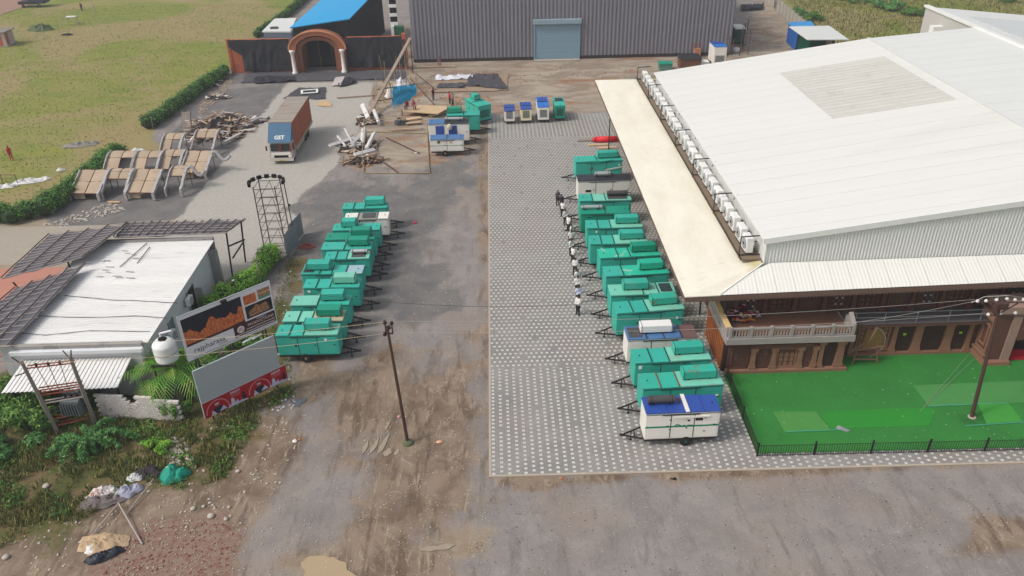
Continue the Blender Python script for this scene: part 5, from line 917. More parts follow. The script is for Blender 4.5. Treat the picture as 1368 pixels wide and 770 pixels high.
part(MB().lathe([(.35, 0), (.3, .12), (.12, .2)], 12), 'footing', M('mossy concrete', (92, 100, 70), .9), pa)
B0 = G(1298, 558); Bt = G(1337, 404, 8.3); pb = empty('electric_pole', 'tall dark electric pole with crossarms standing on the turf', 'pole', B0); d = Bt-B0
part(MB().bar((0, 0, -.1), d, .13, 8, .09), 'shaft', m_pole, pb)
part(MB().bar(d+Vector((-1.5, .3, -.1)), d+Vector((1.5, -.2, .05)), .05).bar(d+Vector((-.6, .2, -1.0)), d+Vector((2.2, -.2, -.9)), .05).bar(d+Vector((-1., .2, -.1)), d+Vector((0, 0, -.9)), .04).bar(d+Vector((1., -.1, 0)), d+Vector((0, 0, -.9)), .04), 'crossarm', m_pole, pb)
part(MB().bevbox(d.x-.35, d.x+.4, d.y-.25, d.y+.25, d.z-.4, d.z+.05, .04), 'switch_gear', m_pole, pb)
for q in ((-1.4, .1), (-.9, .1), (-.3, .15), (.3, .2), (.8, .12), (1.3, .1), (-.5, -.85), (.2, -.8), (1.1, -.8), (1.9, -.8)): part(MB().lathe([(.05, -.06), (.1, -.03), (.1, .05), (.05, .12)], 10, d+Vector((q[0], 0, q[1]))), 'insulator', m_ins, pb, True)
for q in ((-1.6, 0, .3), (0, 0, .55)): part(MB().path([d+Vector((q[0], .2, -.1)), d+Vector((q[0]*.5-.2, .1, .35)), d+Vector((.3, 0, .45)), d+Vector((1.8, -.2, .25)), d+Vector((1.7, -.2, -.2))], .02), 'jumper_wire', M('pale wire', (170, 166, 160), .5), pb)
part(MB().lathe([(.3, 0), (.22, .1)], 10), 'footing', m_kerb, pb)
m_wire = M('grey wire', (150, 146, 138), .5); m_wired = M('dark wire', (70, 66, 64), .6)
def wire(p, q, sag, label, mt=m_wire, r=.013):
    p, q = Vector(p), Vector(q); pts = [p.lerp(q, i/16)-Vector((0, 0, sag*4*(i/16)*(1-i/16))) for i in range(17)]
    tag(MB().path(pts, r, 4).obj('wire', mt), label, 'wire', 'overhead wires')
wire(At+Vector((.1, 0, .35)), Bt+Vector((-1.4, .3, .05)), .5, 'upper overhead wire crossing from the slim pole to the turf pole')
wire(At+Vector((0, 0, -.4)), Bt+Vector((-.5, .2, -.85)), .5, 'lower overhead wire crossing from the slim pole to the turf pole')
wire(Bt+Vector((-1., .2, .1)), G(1090, 438, 6.), .15, 'short upper wire running left from the turf pole in front of the hall')
wire(At+Vector((-.1, 0, .3)), G(0, 462, 7.), .4, 'upper wire running left from the slim pole past the billboards', M('tan wire', (176, 156, 122), .6))
wire(At+Vector((-.2, 0, -.5)), G(0, 486, 6.6), .4, 'lower wire running left from the slim pole past the billboards', MATS['tan wire'])
wire(G(364, 386, 6.5), G(760, 408, 2.5), .6, 'dark cable sagging over the yard from the billboard to the paving', m_wired, .016)
wire(G(1294, 474, .35), G(1230, 548, .05), 0, 'left pale cord running over the turf from the portico foot', m_wire, .01)
wire(G(1303, 478, .35), G(1222, 556, .05), 0, 'right pale cord running over the turf from the portico foot', m_wire, .01)
wire(Bt+Vector((1.8, 0, -.9)), G(1420, 430, 8), .1, 'wire leaving the turf pole to the right edge', m_wire)
# ================================================================ transformer platform among the bushes
TL0, TR0 = G(77, 578), G(127, 566); TL1, TR1 = G(31, 488, 5.2), G(95, 481, 5.2)
tf = empty('transformer_structure', 'two leaning concrete posts with rusty cross rails carrying a transformer', 'transformer', TL0); o_ = -TL0
Lp = lambda k: TL0.lerp(TL1, k)+o_; Rp = lambda k: TR0.lerp(TR1, k)+o_; m_post = M('grey concrete post', (140, 130, 122), .85, var=.12); m_rust = M('rusty rail', (138, 70, 52), .8, var=.2)
for P in (Lp, Rp): part(MB().bar(P(-.05), P(1.06), .17, 4, .13), 'post', m_post, tf)
for k, mt in ((.1, m_rust), (.2, m_rust), (.3, m_cham), (.44, m_bat), (.56, m_rust), (.63, m_rust), (.95, m_rust)): part(MB().bar(Lp(k), Rp(k), .05), 'cross_rail', mt, tf); part(MB().bar(Lp(k)+Vector((0, .3, 0)), Rp(k)+Vector((0, .3, 0)), .05), 'cross_rail', mt, tf)
for k in (.95,):
    for q in (0, .25, .5, .75, 1): part(MB().lathe([(.05, 0), (.09, .06), (.05, .12), (.09, .18), (.05, .24)], 8, Lp(k).lerp(Rp(k), q)+Vector((0, 0, .05))), 'insulator', m_cham, tf)
    part(MB().bar(Lp(1), Lp(1)+Vector((-.5, 0, .6)), .04).bar(Rp(1), Rp(1)+Vector((-.3, 0, .7)), .04).bar(Rp(1), Rp(1)+Vector((.2, 0, .7)), .04).bar(Lp(.9), Lp(.85)+Vector((-.8, 0, 0)), .04), 'bracket', m_pole, tf)
mt0 = Lp(.22).lerp(Rp(.22), .62)+Vector((0, .2, 0)); m_tfm = M('transformer grey', (98, 104, 106), .5, var=.1)
part(MB().bevbox(mt0.x-.6, mt0.x+.6, mt0.y-.4, mt0.y+.4, mt0.z, mt0.z+1.1, .04), 'transformer_tank', m_tfm, tf)
for i in range(7): part(MB().box(mt0.x-.55+i*.17, mt0.x-.5+i*.17, mt0.y-.62, mt0.y-.4, mt0.z+.1, mt0.z+.95), 'cooling_fin', m_tfm, tf)
for i in range(3): part(MB().lathe([(.06, 0), (.1, .08), (.06, .14), (.1, .2), (.04, .32)], 8, mt0+Vector((-.35+i*.35, 0, 1.1))), 'bushing', m_insd, tf)
part(MB().bar(mt0+Vector((-.5, .2, 1.35)), mt0+Vector((.5, .2, 1.4)), .16, 12), 'conservator', m_tfm, tf)
for i in range(3): part(MB().path([mt0+Vector((-.35+i*.35, 0, 1.4)), Lp(.6).lerp(Rp(.6), .3+.2*i), Lp(.95).lerp(Rp(.95), .25*i+.25)], .02), 'lead_wire', m_cham, tf)
# broken low block wall
bw_ = empty('block_wall', 'low whitewashed block wall, broken and overgrown, below the house', 'wall', G(190, 555)); W0, W1 = G(135, 556), G(246, 562); dv = (W1-W0)
m_blk2 = M('whitewashed block', (204, 196, 190), .9, var=.12, spot=(110, 100, 90), spotamt=.6, spots=1.5)
blk = MB().bevbox(.006, .384, -.1, .1, .006, .194, .012).mesh('block', m_blk2); az = math.atan2(dv.y, dv.x); n_ = int(dv.length/.39)
for r_ in range(9):
    for i in range(n_):
        if (5 <= i <= 6 and r_ > 5+i % 2) or (r_ == 8 and i > 9): continue
        p = W0+dv.normalized()*(i*.39+(.195 if r_ % 2 else 0)); o = link('block', blk, bw_, p-bw_.location+Vector((0, random.uniform(-.01, .01), r_*.2)), (0, 0, az))
# ================================================================ compound wall and huts at the far right
cw = empty('compound_wall', 'pale precast panel wall beside the dirt alley at top right', 'wall', G(1017, 2)); c0, c1 = G(1012, -8), G(1112, 82); n_ = int((c1-c0).length/2.4); dv = (c1-c0)/n_; m_pc = M('precast panel', (176, 172, 162), .85, var=.1, spot=(130, 124, 112), spotamt=.5)
for i in range(n_):
    if i in (6,): continue
    for k in range(4): o = part(MB().plank(c0+dv*(i+.05)+Vector((0, 0, .3+k*.58)), c0+dv*(i+.97)+Vector((0, 0, .3+k*.58)), .07, .55), 'panel', m_pc, cw); o.matrix_parent_inverse = Matrix.Translation(cw.location).inverted()
    o = part(MB().box(-.12, .12, -.12, .12, 0, 2.6), 'wall_post', m_kerb, cw); o.location = c0+dv*i-cw.location
tag(cloth('ground_sheet', 'black sheeting heaped across the far end of the dirt alley', 'sheet', ((988, 16), (1020, 14), (1020, 8), (990, 9)), m_tarp, .6, .3, (12, 6), None, 7))
hut = empty('blue_cabin', 'bright blue cabin half hidden by the white lean-to roof', 'cabin', G(1062, 68)); K = lambda u, v, z=0: G(u, v, z)
b1, b2_, b3, b4 = K(1050, 56), K(1062, 68), K(1086, 66), K(1078, 54)
hh = 3.0; up = lambda p, z: Vector((p.x, p.y, z)); m_bl = M('blue cabin sheet', (24, 96, 176), .5, var=.08)
SP(MB().slab([up(p, hh)[:] for p in (b2_, b3, b4, b1)], hh-.01), 'cabin_wall', m_bl, hut); SP(MB().slab([(up(p, hh+.12)+Vector((dx, dy, 0)))[:] for p, dx, dy in ((b2_, -.2, -.2), (b3, .2, -.2), (b4, .2, .2), (b1, -.2, .2))], .1), 'cabin_roof', M('light blue roof', (40, 140, 200), .5), hut)
rf = [K(1079, 53, 4.4), K(1134, 53, 3.8), K(1108, 34.5, 3.8), K(1054, 35.5, 4.2)]; lean_ = empty('lean_to', 'white sheet lean-to roof over green mesh walls at the back', 'shed', up(rf[0], 0))
SP(MB().slab([p[:] for p in rf], .12), 'roof', m_roofw2, lean_); m_grn = M('green shade mesh', (38, 132, 106), .8, var=.15); m_grd = M('dark green mesh', (30, 84, 72), .8, var=.15)
g0, g1, g2 = K(1062, 78), K(1080, 76), K(1112, 70)
SP(MB().add([g0[:], g1[:], up(g1, 3.9)[:], up(g0, 3.9)[:]], [(0, 1, 2, 3)]), 'mesh_wall', m_grn, lean_); SP(MB().add([g1[:], g2[:], up(g2, 3.4)[:], up(g1, 3.9)[:]], [(0, 1, 2, 3)]), 'mesh_wall', m_grd, lean_)
for p in (g0, g1, g2, rf[1], rf[2]): SP(MB().bar(up(p, 0)+Vector((0, -.1, 0)), up(p, 3.9 if p in (g0, g1) else 3.5)+Vector((0, -.1, 0)), .06), 'post', m_cham, lean_)
# things along the shed base
q = generator('white cabin generator with bright blue open roof by the shed corner', 0, 0, 3.2, 1.9, .5, 3.1, 1, math.pi/2, m_white, m_bluebr, (.5,), None, 1, None, bars=False, hatch=(.5, .95, m_blue)); q.location = G(958, 88)+Vector((0, .6, 0))
q = empty('skip_container', 'black topped brown skip beside the hall roof far corner', 'skip', G(920, 90)); part(MB().box(-1.5, 1.5, -1, 1, 0, 1.5, -.1, -.05), 'skip_body', M('rust brown skip', (112, 76, 60), .8, var=.2), q); part(MB().add([(-1.7, -1.2, 1.5), (1.7, -1.2, 1.5), (1.7, 1.2, 1.5), (-1.7, 1.2, 1.5), (-1.2, 0, 2.1), (1.2, 0, 2.1)], [(0, 1, 5, 4), (1, 2, 5), (2, 3, 4, 5), (3, 0, 4)]), 'black_cover', m_tarp, q)
q = empty('hand_pump', 'small red and tan barrow standing at the shed base near the corner', 'barrow', G(931, 76)); part(MB().box(-.5, .5, -.4, .4, .3, 1.3, .05), 'bin', M('tan paint', (176, 120, 84), .7), q); part(MB().bar((-.5, 0, 1.3), (-.8, 0, 2.), .05).bar((.4, 0, 1.3), (.3, 0, 2.), .05).bar((-.8, 0, 2.), (.3, 0, 2.), .05), 'handle', MATS['red paint'], q)
q = empty('water_trough', 'green and grey bin among litter near the shed, left of the black topped skip', 'bin', G(888, 93)); part(MB().box(-.9, .9, -.7, .7, 0, .9, -.1), 'bin', M('grey green bin', (92, 128, 118), .7), q); part(MB().bevbox(-1, 1, -.8, .8, .9, 1.1), 'lid', m_tealg, q)
q = empty('work_cabin', 'pale low box between the skip and the blue roofed generator', 'box', G(937, 90)); part(MB().bevbox(-.9, .9, -.6, .6, 0, .9), 'box', M('pale aqua box', (196, 206, 204), .6), q); part(MB().box(-.95, .95, -.65, .65, .9, .96), 'lid', m_trim, q)
q = empty('standing_generator', 'green and white plant cabinet standing beside the shed right wall', 'cabinet', G(984, 58)); part(MB().bevbox(-.8, .8, -1.5, 1.5, .3, 2.6), 'cabinet', M('bottle green', (34, 82, 66), .6), q); part(MB().bevbox(-.9, .9, -1.6, 1.6, 2.6, 2.8), 'cabinet_roof', m_white, q); part(MB().box(.8, 1.2, -1.4, 1.4, .2, 2.4), 'side_panel', M('pale grey panel', (150, 148, 144), .7), q)
for i, (u, v, h) in enumerate(((972, 76, 3.2), (978, 74, 2.6), (988, 74, 4.4), (992, 66, 4.2), (999, 74, 3.8), (996, 60, 4.))): tag(MB().bar((0, 0, 0), (0, 0, h), .07, 5).bar((0, 0, h*.6), (1.2, 0, h*.6), .04, 4).obj('scaffold_post', m_truss, None, False, G(u, v)), ['short rusty post closest to the shed corner', 'second rusty post right of the shed corner, lower than its neighbours', 'tallest rusty post at the mouth of the dirt alley', 'rusty post set back behind the tallest one by the alley', 'rightmost rusty post at the mouth of the alley', 'rearmost rusty post beside the alley'][i], 'post', 'rusty posts by the shed corner')
tag(MB().lathe([(.5, 0), (.7, .4), (.5, .7), (0, .8)], 10).obj('white_bundle', m_bf, None, True, G(983, 70)), 'white wrapped bundle at the shed corner among rusty posts', 'bundle')
# ================================================================ hedges, bushes, palms, weeds
m_h1 = leafmat('hedge leaf', (84, 134, 46), (62, 110, 38), (116, 160, 64)); m_h2 = leafmat('lime hedge leaf', (122, 168, 54), (94, 144, 46), (160, 196, 80)); m_b1 = leafmat('bush leaf', (86, 126, 50), (62, 100, 42), (132, 160, 70)); m_ac = leafmat('feathery leaf', (88, 136, 72), (68, 116, 60), (120, 162, 92)); m_pl = leafmat('palm leaf', (116, 168, 60), (90, 144, 50), (154, 160, 88)); m_gw = leafmat('weed blade', (112, 112, 58), (84, 100, 46), (150, 134, 88)); m_stem = M('woody stem', (84, 66, 48), .9)
def hedge(label, pts, h, wd, n, mat, size=.09):
    P = [G(u, v) for u, v in pts]; r = empty('hedge', label, 'hedge', P[len(P)//2]); bl = []
    for a, b_ in zip(P, P[1:]):
        k = max(1, int((b_-a).length/.9))
        for i in range(k):
            c = a.lerp(b_, i/k)-r.location; hh = h*random.uniform(.8, 1.12); bl.append((c.x+random.uniform(-.15, .15), c.y+random.uniform(-.15, .15), hh*.5, wd/2*random.uniform(.85, 1.2), .75, hh*.52))
            part(MB().bar((c.x, c.y, 0), (c.x+random.uniform(-.2, .2), c.y, hh*.6), .04, 5, .02), 'stem', m_stem, r)
    leaves('foliage', bl, n, size, mat, r, 1.3); core = MB()
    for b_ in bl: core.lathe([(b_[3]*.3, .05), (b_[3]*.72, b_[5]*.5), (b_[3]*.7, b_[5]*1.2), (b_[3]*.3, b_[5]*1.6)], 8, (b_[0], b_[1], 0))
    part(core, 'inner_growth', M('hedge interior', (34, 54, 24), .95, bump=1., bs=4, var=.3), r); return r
hedge('clipped green hedge along the field left of the leaning wooden canopies', [(-30, 296), (20, 296), (60, 288), (100, 260), (130, 236), (166, 208)], 2.1, 2.5, 18000, m_h1)
hedge('green hedge between the scrap heap and the orange wall end', [(200, 172), (232, 150), (262, 128), (304, 98)], 1.9, 2.2, 9000, m_h1, .1)
hedge('far green hedge running away behind the white roofed hut', [(346, 50), (372, 32), (396, 12), (416, -8), (430, -24)], 1.7, 2.0, 7000, m_h1, .11)
hedge('shaggy lime green hedge between the white house and the left generators', [(286, 420), (318, 400), (345, 376), (362, 356), (372, 342)], 2.0, 1.9, 11000, m_h2, .08)
tag(MB().bar((0, 0, 0), (0, 0, 2.6), .07).obj('post', m_post, None, False, G(350, 382)), 'grey concrete post standing in the lime green hedge', 'post')
tag(MB().bar((0, 0, 0), (.1, 0, 1.8), .04).obj('post', m_post, None, False, G(205, 174)), 'short pale post at the near end of the second hedge', 'post')
def bush(label, c, spread, n, mat, h=2., size=.1, cat='bush', name='bush', nb=9, flat=1.):
    C0 = G(*c); r = empty(name, label, cat, C0); bl = []
    for i in range(nb):
        a = random.uniform(0, 6.28); q = spread*math.sqrt(random.random()); x, y = q*math.cos(a), q*math.sin(a)*.8; hh = h*random.uniform(.5, 1.)*(1-.35*q/spread); rr = spread*random.uniform(.22, .42); bl.append((x, y, hh*.62, rr, rr, hh*.42*flat)); part(MB().bar((x*.3, y*.3, 0), (x, y, hh*.7), .05, 5, .02), 'stem', m_stem, r)
    leaves('foliage', bl, n, size, mat, r, 1.5, shell=.3); return r
bush('large dark green bush beyond the left edge of the transformer posts', (22, 562), 3.2, 9000, m_b1, 3.0, .1)
bush('yellowish green bush growing up behind the transformer posts', (88, 546), 2.1, 7000, m_b1, 3.2, .08)
bush('dark bare twiggy bush right of the transformer beside the tin porch', (122, 540), 1.3, 3000, leafmat('dull leaf', (92, 96, 66), (70, 74, 52), (120, 112, 84)), 3.2, .06)
bush('low dark green bush at the left frame edge below the big bush', (10, 606), 1.9, 4500, m_ac, 1.5, .09)
bush('creeper tumbling over the middle of the broken block wall', (205, 552), .7, 1800, m_b1, 1.7, .07, 'creeper', 'creeper', 6)
bush('creeper hanging on the right end of the block wall by the billboard', (238, 556), .9, 2400, m_b1, 1.9, .07, 'creeper', 'creeper', 6)
bush('dark green growth behind the gap between the two billboards', (262, 500), 1.5, 3500, m_b1, 2.6, .08)
bush('dark green growth at the back of the billboard right half', (330, 470), 1.7, 3500, m_b1, 2.4, .08)
bush('bright green weed clump just right of the feathery shrub', (205, 600), 1.0, 1800, m_h2, .7, .06)
for i, (u, v, s_, h) in enumerate(((1068, 22, 2.6, 2.2), (1083, 28, 2.4, 2.), (1195, 12, 3.5, 2.6), (1218, 22, 2.4, 2.2), (1140, 2, 3., 2.), (1240, -2, 3., 2.4), (1345, 2, 2.2, 2.))):
    bush(['round green bush behind the compound wall, farther of two', 'dark green bush behind the compound wall, nearer the blue cabin', 'broad green bush in the meadow left of the second white hall', 'dark bush at the left edge of the second white hall', 'small far bush in the meadow at the top edge', 'far bush in the meadow beyond the second white hall', 'small dark bush in the far meadow near the top right corner'][i], (u, v), s_, 2600, m_b1 if i % 2 else m_ac, h, .16, nb=7)
# feathery acacia with arching sprays
fe = empty('feathery_shrub', 'feathery blue green shrub with arching sprays in front of the transformer', 'shrub', G(118, 600)); bl = []; st_ = MB()
for i in range(24):
    a = random.uniform(0, 6.28); L_ = random.uniform(1.2, 2.9); p = Vector((0, .3, .2)); d = Vector((math.cos(a), math.sin(a)*.7, 1.1))
    for k in range(9):
        q = p+d*L_/9; st_.bar(p, q, .025, 4); p = q; d.z -= .24; bl.append((p.x, p.y, max(p.z, .1), .2, .2, .16))
leaves('foliage', bl, 9000, .06, m_ac, fe, 2.2, shell=.1); part(st_, 'branch', m_stem, fe)
def palm(label, c, nf, L_, z0=.4, group=None):
    r = empty('palm', label, 'palm', G(*c)); part(MB().bar((0, 0, 0), (0, 0, z0), .12, 8, .1), 'trunk', m_stem, r)
    for i in range(nf):
        a = i*2.4+random.uniform(-.2, .2); el = random.uniform(.5, 1.4); p = Vector((0, 0, z0)); d = Vector((math.cos(a)*math.cos(el), math.sin(a)*math.cos(el), math.sin(el))); V = []; ll = L_*random.uniform(.75, 1.1); side = Vector((-math.sin(a), math.cos(a), 0)); m_ = MB()
        for k in range(14):
            q = p+d*ll/14; m_.bar(p, q, .02, 4, caps=False)
            for s_ in (-1, 1):
                w_ = .5*math.sin(math.pi*(k+1.5)/16)+.1; t1 = q+side*s_*w_+d*.25-Vector((0, 0, .18)); n0 = d*.03; m_.add([p-n0, p+n0*2, t1+n0, t1-n0*.2], [(0, 1, 2, 3)])
            p = q; d = (d+Vector((0, 0, -.13))).normalized()
        part(m_, 'frond', m_pl, r)
palm('bushy green palm left of the two beside the tin porch', (210, 526), 18, 2.9, 1.6); palm('taller palm with drooping fronds behind the billboard edge', (242, 530), 20, 3.0, 2.1)
# banana-like dry fronds
# weeds: tufts over the waste ground, stuff
pw = []; zw_ = GP((-200, 500), (140, 520), (250, 560), (300, 545), (392, 515), (395, 520), (340, 570), (300, 640), (245, 655), (180, 640), (120, 690), (60, 715), (-60, 750), (-300, 800))
xs = rng.uniform(-38, -13, 60000); ys = rng.uniform(27, 46, 60000); ok = inpoly(xs, ys, zw_); xs, ys = xs[ok], ys[ok]
dn = np.array([noise.noise((x*.5, y*.5, 1))+.6*noise.noise((x*1.6, y*1.6, 4)) for x, y in zip(xs, ys)]); ok = dn > -.25+.4*rng.random(len(dn)); xs, ys, dn = xs[ok], ys[ok], dn[ok]
tag(blades('weeds', np.stack([xs, ys, 0*xs], 1), .3, .035, m_gw, None, .8), kind='stuff')
xs2 = rng.uniform(-38, -14, 9000); ys2 = rng.uniform(28, 46, 9000); ok = inpoly(xs2, ys2, zw_); c_ = np.stack([xs2[ok], ys2[ok], .12+0*xs2[ok], .3+0*xs2[ok], .3+0*xs2[ok], .16+0*xs2[ok]], 1)
dn = np.array([noise.noise((x*.45, y*.45, 8)) for x, y in c_[:, :2]]); c_ = c_[dn > .12]
tag(leaves('ground_cover', c_, 16000, .07, m_b1, None, 1.3, shell=.1), kind='stuff')
strip = GP((374, 340), (396, 345), (402, 360), (380, 400), (372, 430), (380, 470), (396, 505), (392, 525), (350, 545), (376, 490), (360, 440), (370, 390)); xs = rng.uniform(-22, -11, 12000); ys = rng.uniform(40, 68, 12000); ok = inpoly(xs, ys, strip); tag(blades('weeds', np.stack([xs[ok], ys[ok], 0*xs[ok]], 1), .2, .03, m_gw, None, .8), kind='stuff')
# grass tufts on the field (short)
fg = GP((0, 0), (395, 5), (300, 95), (200, 165), (165, 200), (60, 280), (0, 290)); xs = rng.uniform(-110, -32, 34000); ys = rng.uniform(68, 180, 34000); ok = inpoly(xs, ys, fg); xs, ys = xs[ok], ys[ok]; dn = np.array([noise.noise((x*.12, y*.25, 2)) for x, y in zip(xs, ys)]); ok = dn > -9
tag(blades('field_grass', np.stack([xs[ok], ys[ok], 0*xs[ok]-.03], 1), .09, .08, leafmat('field grass', (130, 130, 64), (110, 120, 52), (146, 138, 80)), None, .9), kind='stuff')
mg_ = GP((1050, 0), (1368, 0), (1368, 60), (1110, 60)); xs = rng.uniform(45, 110, 30000); ys = rng.uniform(110, 190, 30000); ok = inpoly(xs, ys, mg_); tag(blades('meadow_grass', np.stack([xs[ok], ys[ok], 0*xs[ok]-.03], 1), .4, .07, leafmat('meadow grass', (112, 112, 56), (84, 100, 44), (134, 124, 76)), None, .9), kind='stuff')
# ================================================================ stones, rubble, litter
def scatter(name, poly, n, s0, s1, mat, label=None, z=0., dens=None):
    V, Q = [], []; P = GP(*poly); xs = [p[0] for p in P]; ys = [p[1] for p in P]; x = rng.uniform(min(xs), max(xs), n*3); y = rng.uniform(min(ys), max(ys), n*3); ok = inpoly(x, y, P); x, y = x[ok][:n], y[ok][:n]; m_ = MB()
    for a, b_ in zip(x, y):
        if dens and noise.noise((a*dens, b_*dens, 3)) < random.uniform(-.3, .3): continue
        s_ = random.uniform(s0, s1)*random.choice((.6, 1, 1)); an = random.uniform(0, 3.14); ca, sa = math.cos(an), math.sin(an); w_ = s_*random.uniform(.5, 1); h = s_*random.uniform(.25, .6); pts = [(-s_, -w_, 0), (s_, -w_*.8, 0), (s_*.9, w_, 0), (-s_*.8, w_, 0), (-s_*.6, -w_*.5, h), (s_*.5, -w_*.6, h*.8), (s_*.5, w_*.5, h), (-s_*.5, w_*.6, h*.9)]
        m_.add([(a+ca*px-sa*py, b_+sa*px+ca*py, pz+z) for px, py, pz in pts], [(4, 5, 6, 7), (0, 1, 5, 4), (1, 2, 6, 5), (2, 3, 7, 6), (3, 0, 4, 7)])
    return tag(m_.obj(name, mat), kind='stuff')
m_st = M('pale stone', (176, 166, 154), .9, rnd=0); m_rs = M('brick rubble', (140, 90, 78), .9, var=.3, vs=2); m_wh = M('litter white', (214, 212, 210), .8); m_dk = M('dark stone', (84, 78, 74), .9)
scatter('rubble', [(120, 790), (150, 745), (200, 705), (290, 692), (325, 712), (300, 800)], 450, .02, .07, m_rs); scatter('rubble', [(110, 790), (150, 735), (220, 695), (330, 690), (325, 800)], 500, .012, .05, m_st)
scatter('stones', [(200, 600), (400, 520), (420, 600), (330, 700), (180, 740), (60, 770), (0, 720), (150, 660)], 700, .02, .1, m_st, dens=.8); scatter('stones', [(218, 582), (245, 585), (262, 625), (225, 625)], 260, .04, .16, m_st)
scatter('gravel', [(655, 645), (1400, 612), (1400, 800), (600, 800)], 2600, .01, .035, m_st); scatter('gravel', [(655, 645), (1400, 612), (1400, 800), (600, 800)], 700, .012, .04, m_dk); scatter('gravel', [(330, 640), (650, 480), (650, 790), (320, 790)], 2200, .012, .05, m_st, dens=.6)
scatter('stones', [(380, 240), (650, 190), (650, 470), (460, 470)], 600, .02, .07, m_st); scatter('litter', [(480, 230), (640, 170), (980, 90), (560, 88), (520, 150)], 500, .04, .16, m_st); scatter('litter', [(480, 160), (640, 120), (900, 88), (560, 90), (520, 150)], 260, .04, .15, M('rusty litter', (146, 92, 62), .9)); scatter('litter', [(390, 350), (380, 460), (400, 540), (340, 560), (370, 450)], 160, .03, .1, m_wh)
scatter('rubble', [(995, 20), (1040, 35), (1085, 80), (1000, 90)], 400, .06, .22, m_st, dens=.3); scatter('rubble', [(268, 135), (305, 98), (312, 110), (290, 135), (262, 160)], 500, .06, .2, M('rubble mix', (158, 140, 122), .9)); scatter('rubble', [(60, 300), (150, 270), (170, 280), (80, 305)], 220, .05, .2, m_st)
for (u, v, s_) in ((258, 680, .15), (282, 690, .2), (272, 677, .11), (302, 694, .12), (306, 678, .1), (8, 745, .18), (318, 630, .14), (62, 650, .2)): tag(MB().lathe([(s_, 0), (s_*1.1, s_*.3), (s_*.7, s_*.7), (.02, s_*.8)], 7).obj('stone', m_st, None, True, G(u, v), (0, 0, random.random()*6)), {258: 'grey stone on the brown soil, leftmost of the pair above the rubble', 282: 'largest pale stone on the brown soil above the red rubble', 272: 'pale stone lying just above the largest one', 302: 'rounded stone right of the largest pale stone', 306: 'small stone near the gravel edge right of the soil', 8: 'pale stone at the bottom left frame edge', 318: 'small pale stone on soil below the red banner', 62: 'pale stone among the weeds at left'}[u], 'stone')
# green tarp bundle, rubbish, sticks
def lumps(name, label, cat, c, R_, h, mat, seed=0, n=(40, 16), sy=.6, cr=.5):
    C0 = G(*c); m_ = MB()
    def f(u, v):
        a = u*2*math.pi; r_ = v; k = 1+.35*noise.noise((math.cos(a)*1.3, math.sin(a)*1.3, seed)); x, y = R_*r_*k*math.cos(a), R_*sy*r_*k*math.sin(a); z = h*(1-r_**3)*(1+.8*noise.noise((x*2.2, y*2.2, seed+5))+cr*abs(noise.noise((x*6, y*6, seed)))*2-cr*.5)+.02; x += .12*R_*noise.noise((x*5, y*5, seed+1)); y += .12*R_*noise.noise((x*5, y*5, seed+2)); return (x, y, max(.01, z))
    m_.grid(f, *n); return tag(m_.obj(name, mat, None, True, C0), label, cat)
m_gt = M('sea green tarp', (20, 140, 118), .6, bump=.6, bs=4, var=.12)
g_ = lumps('tarp_bundle', 'sea green tarpaulin bundle on the soil beside the rubbish', 'bundle', (233, 637), .85, .6, m_gt, 2, sy=.8, cr=.15)
lumps('rag', 'pale rag lying on the green tarpaulin bundle', 'rag', (228, 634), .18, .12, m_blk2, 3).location.z = .5
lumps('cloth_heap', 'long grey cloth heap among the rubbish', 'cloth', (135, 672), 1.5, .3, M('grey rag', (120, 110, 108), .9, bump=.8, bs=5, spot=(170, 160, 160), spotamt=.6), 5, sy=.35).rotation_euler = (0, 0, .35)
lumps('cloth_heap', 'white and orange plastic sheeting among the rubbish', 'cloth', (139, 660), 1.0, .35, M('white orange plastic', (206, 196, 194), .6, spot=(206, 120, 86), spotamt=.7, spots=1.2), 6, sy=.4).rotation_euler = (0, 0, .3)
lumps('cloth_heap', 'pale blue rag heap nearest the green bundle', 'cloth', (172, 658), .8, .35, M('pale blue rag', (164, 164, 180), .8, spot=(60, 120, 140), spotamt=.8), 7, sy=.6).rotation_euler = (0, 0, .6)
lumps('cloth_heap', 'dark netting heap left of the green bundle', 'netting', (200, 632), .9, .3, M('dark netting', (62, 54, 62), .95, bump=1., bs=12), 8, sy=.6); lumps('cloth_heap', 'white foam lump beside the dark netting', 'foam', (180, 640), .5, .3, m_wh, 9)
lumps('cloth_heap', 'torn black plastic sheet at the edge of the red rubble', 'plastic sheet', (140, 742), 1.1, .25, M('black plastic', (36, 38, 48), .5, spot=(90, 96, 120), spotamt=.6), 10, sy=.35).rotation_euler = (0, 0, .5); lumps('cloth_heap', 'pale torn sack above the black plastic sheet', 'sack', (125, 735), .55, .2, m_wh, 11); lumps('sand_heap', 'low heap of pale sand by the bottom left rubble', 'sand', (138, 726), 1.3, .25, M('pale sand', (178, 152, 122), .95, bump=.8, bs=8), 12)
tag(MB().bar(G(158, 672, .35), G(190, 727, .05), .045, 6).obj('bamboo_stick', m_bat), 'right bamboo stick of the pair lying across the rubbish', 'stick'); tag(MB().bar(G(157, 674, .3), G(117, 722, .05), .035, 6).obj('bamboo_stick', m_bat), 'left bamboo stick of the pair lying across the rubbish', 'stick'); tag(MB().bar(G(168, 688, .05), G(205, 640, .3), .03, 6).obj('bamboo_stick', m_bat), 'thin stick leading up towards the green bundle', 'stick')
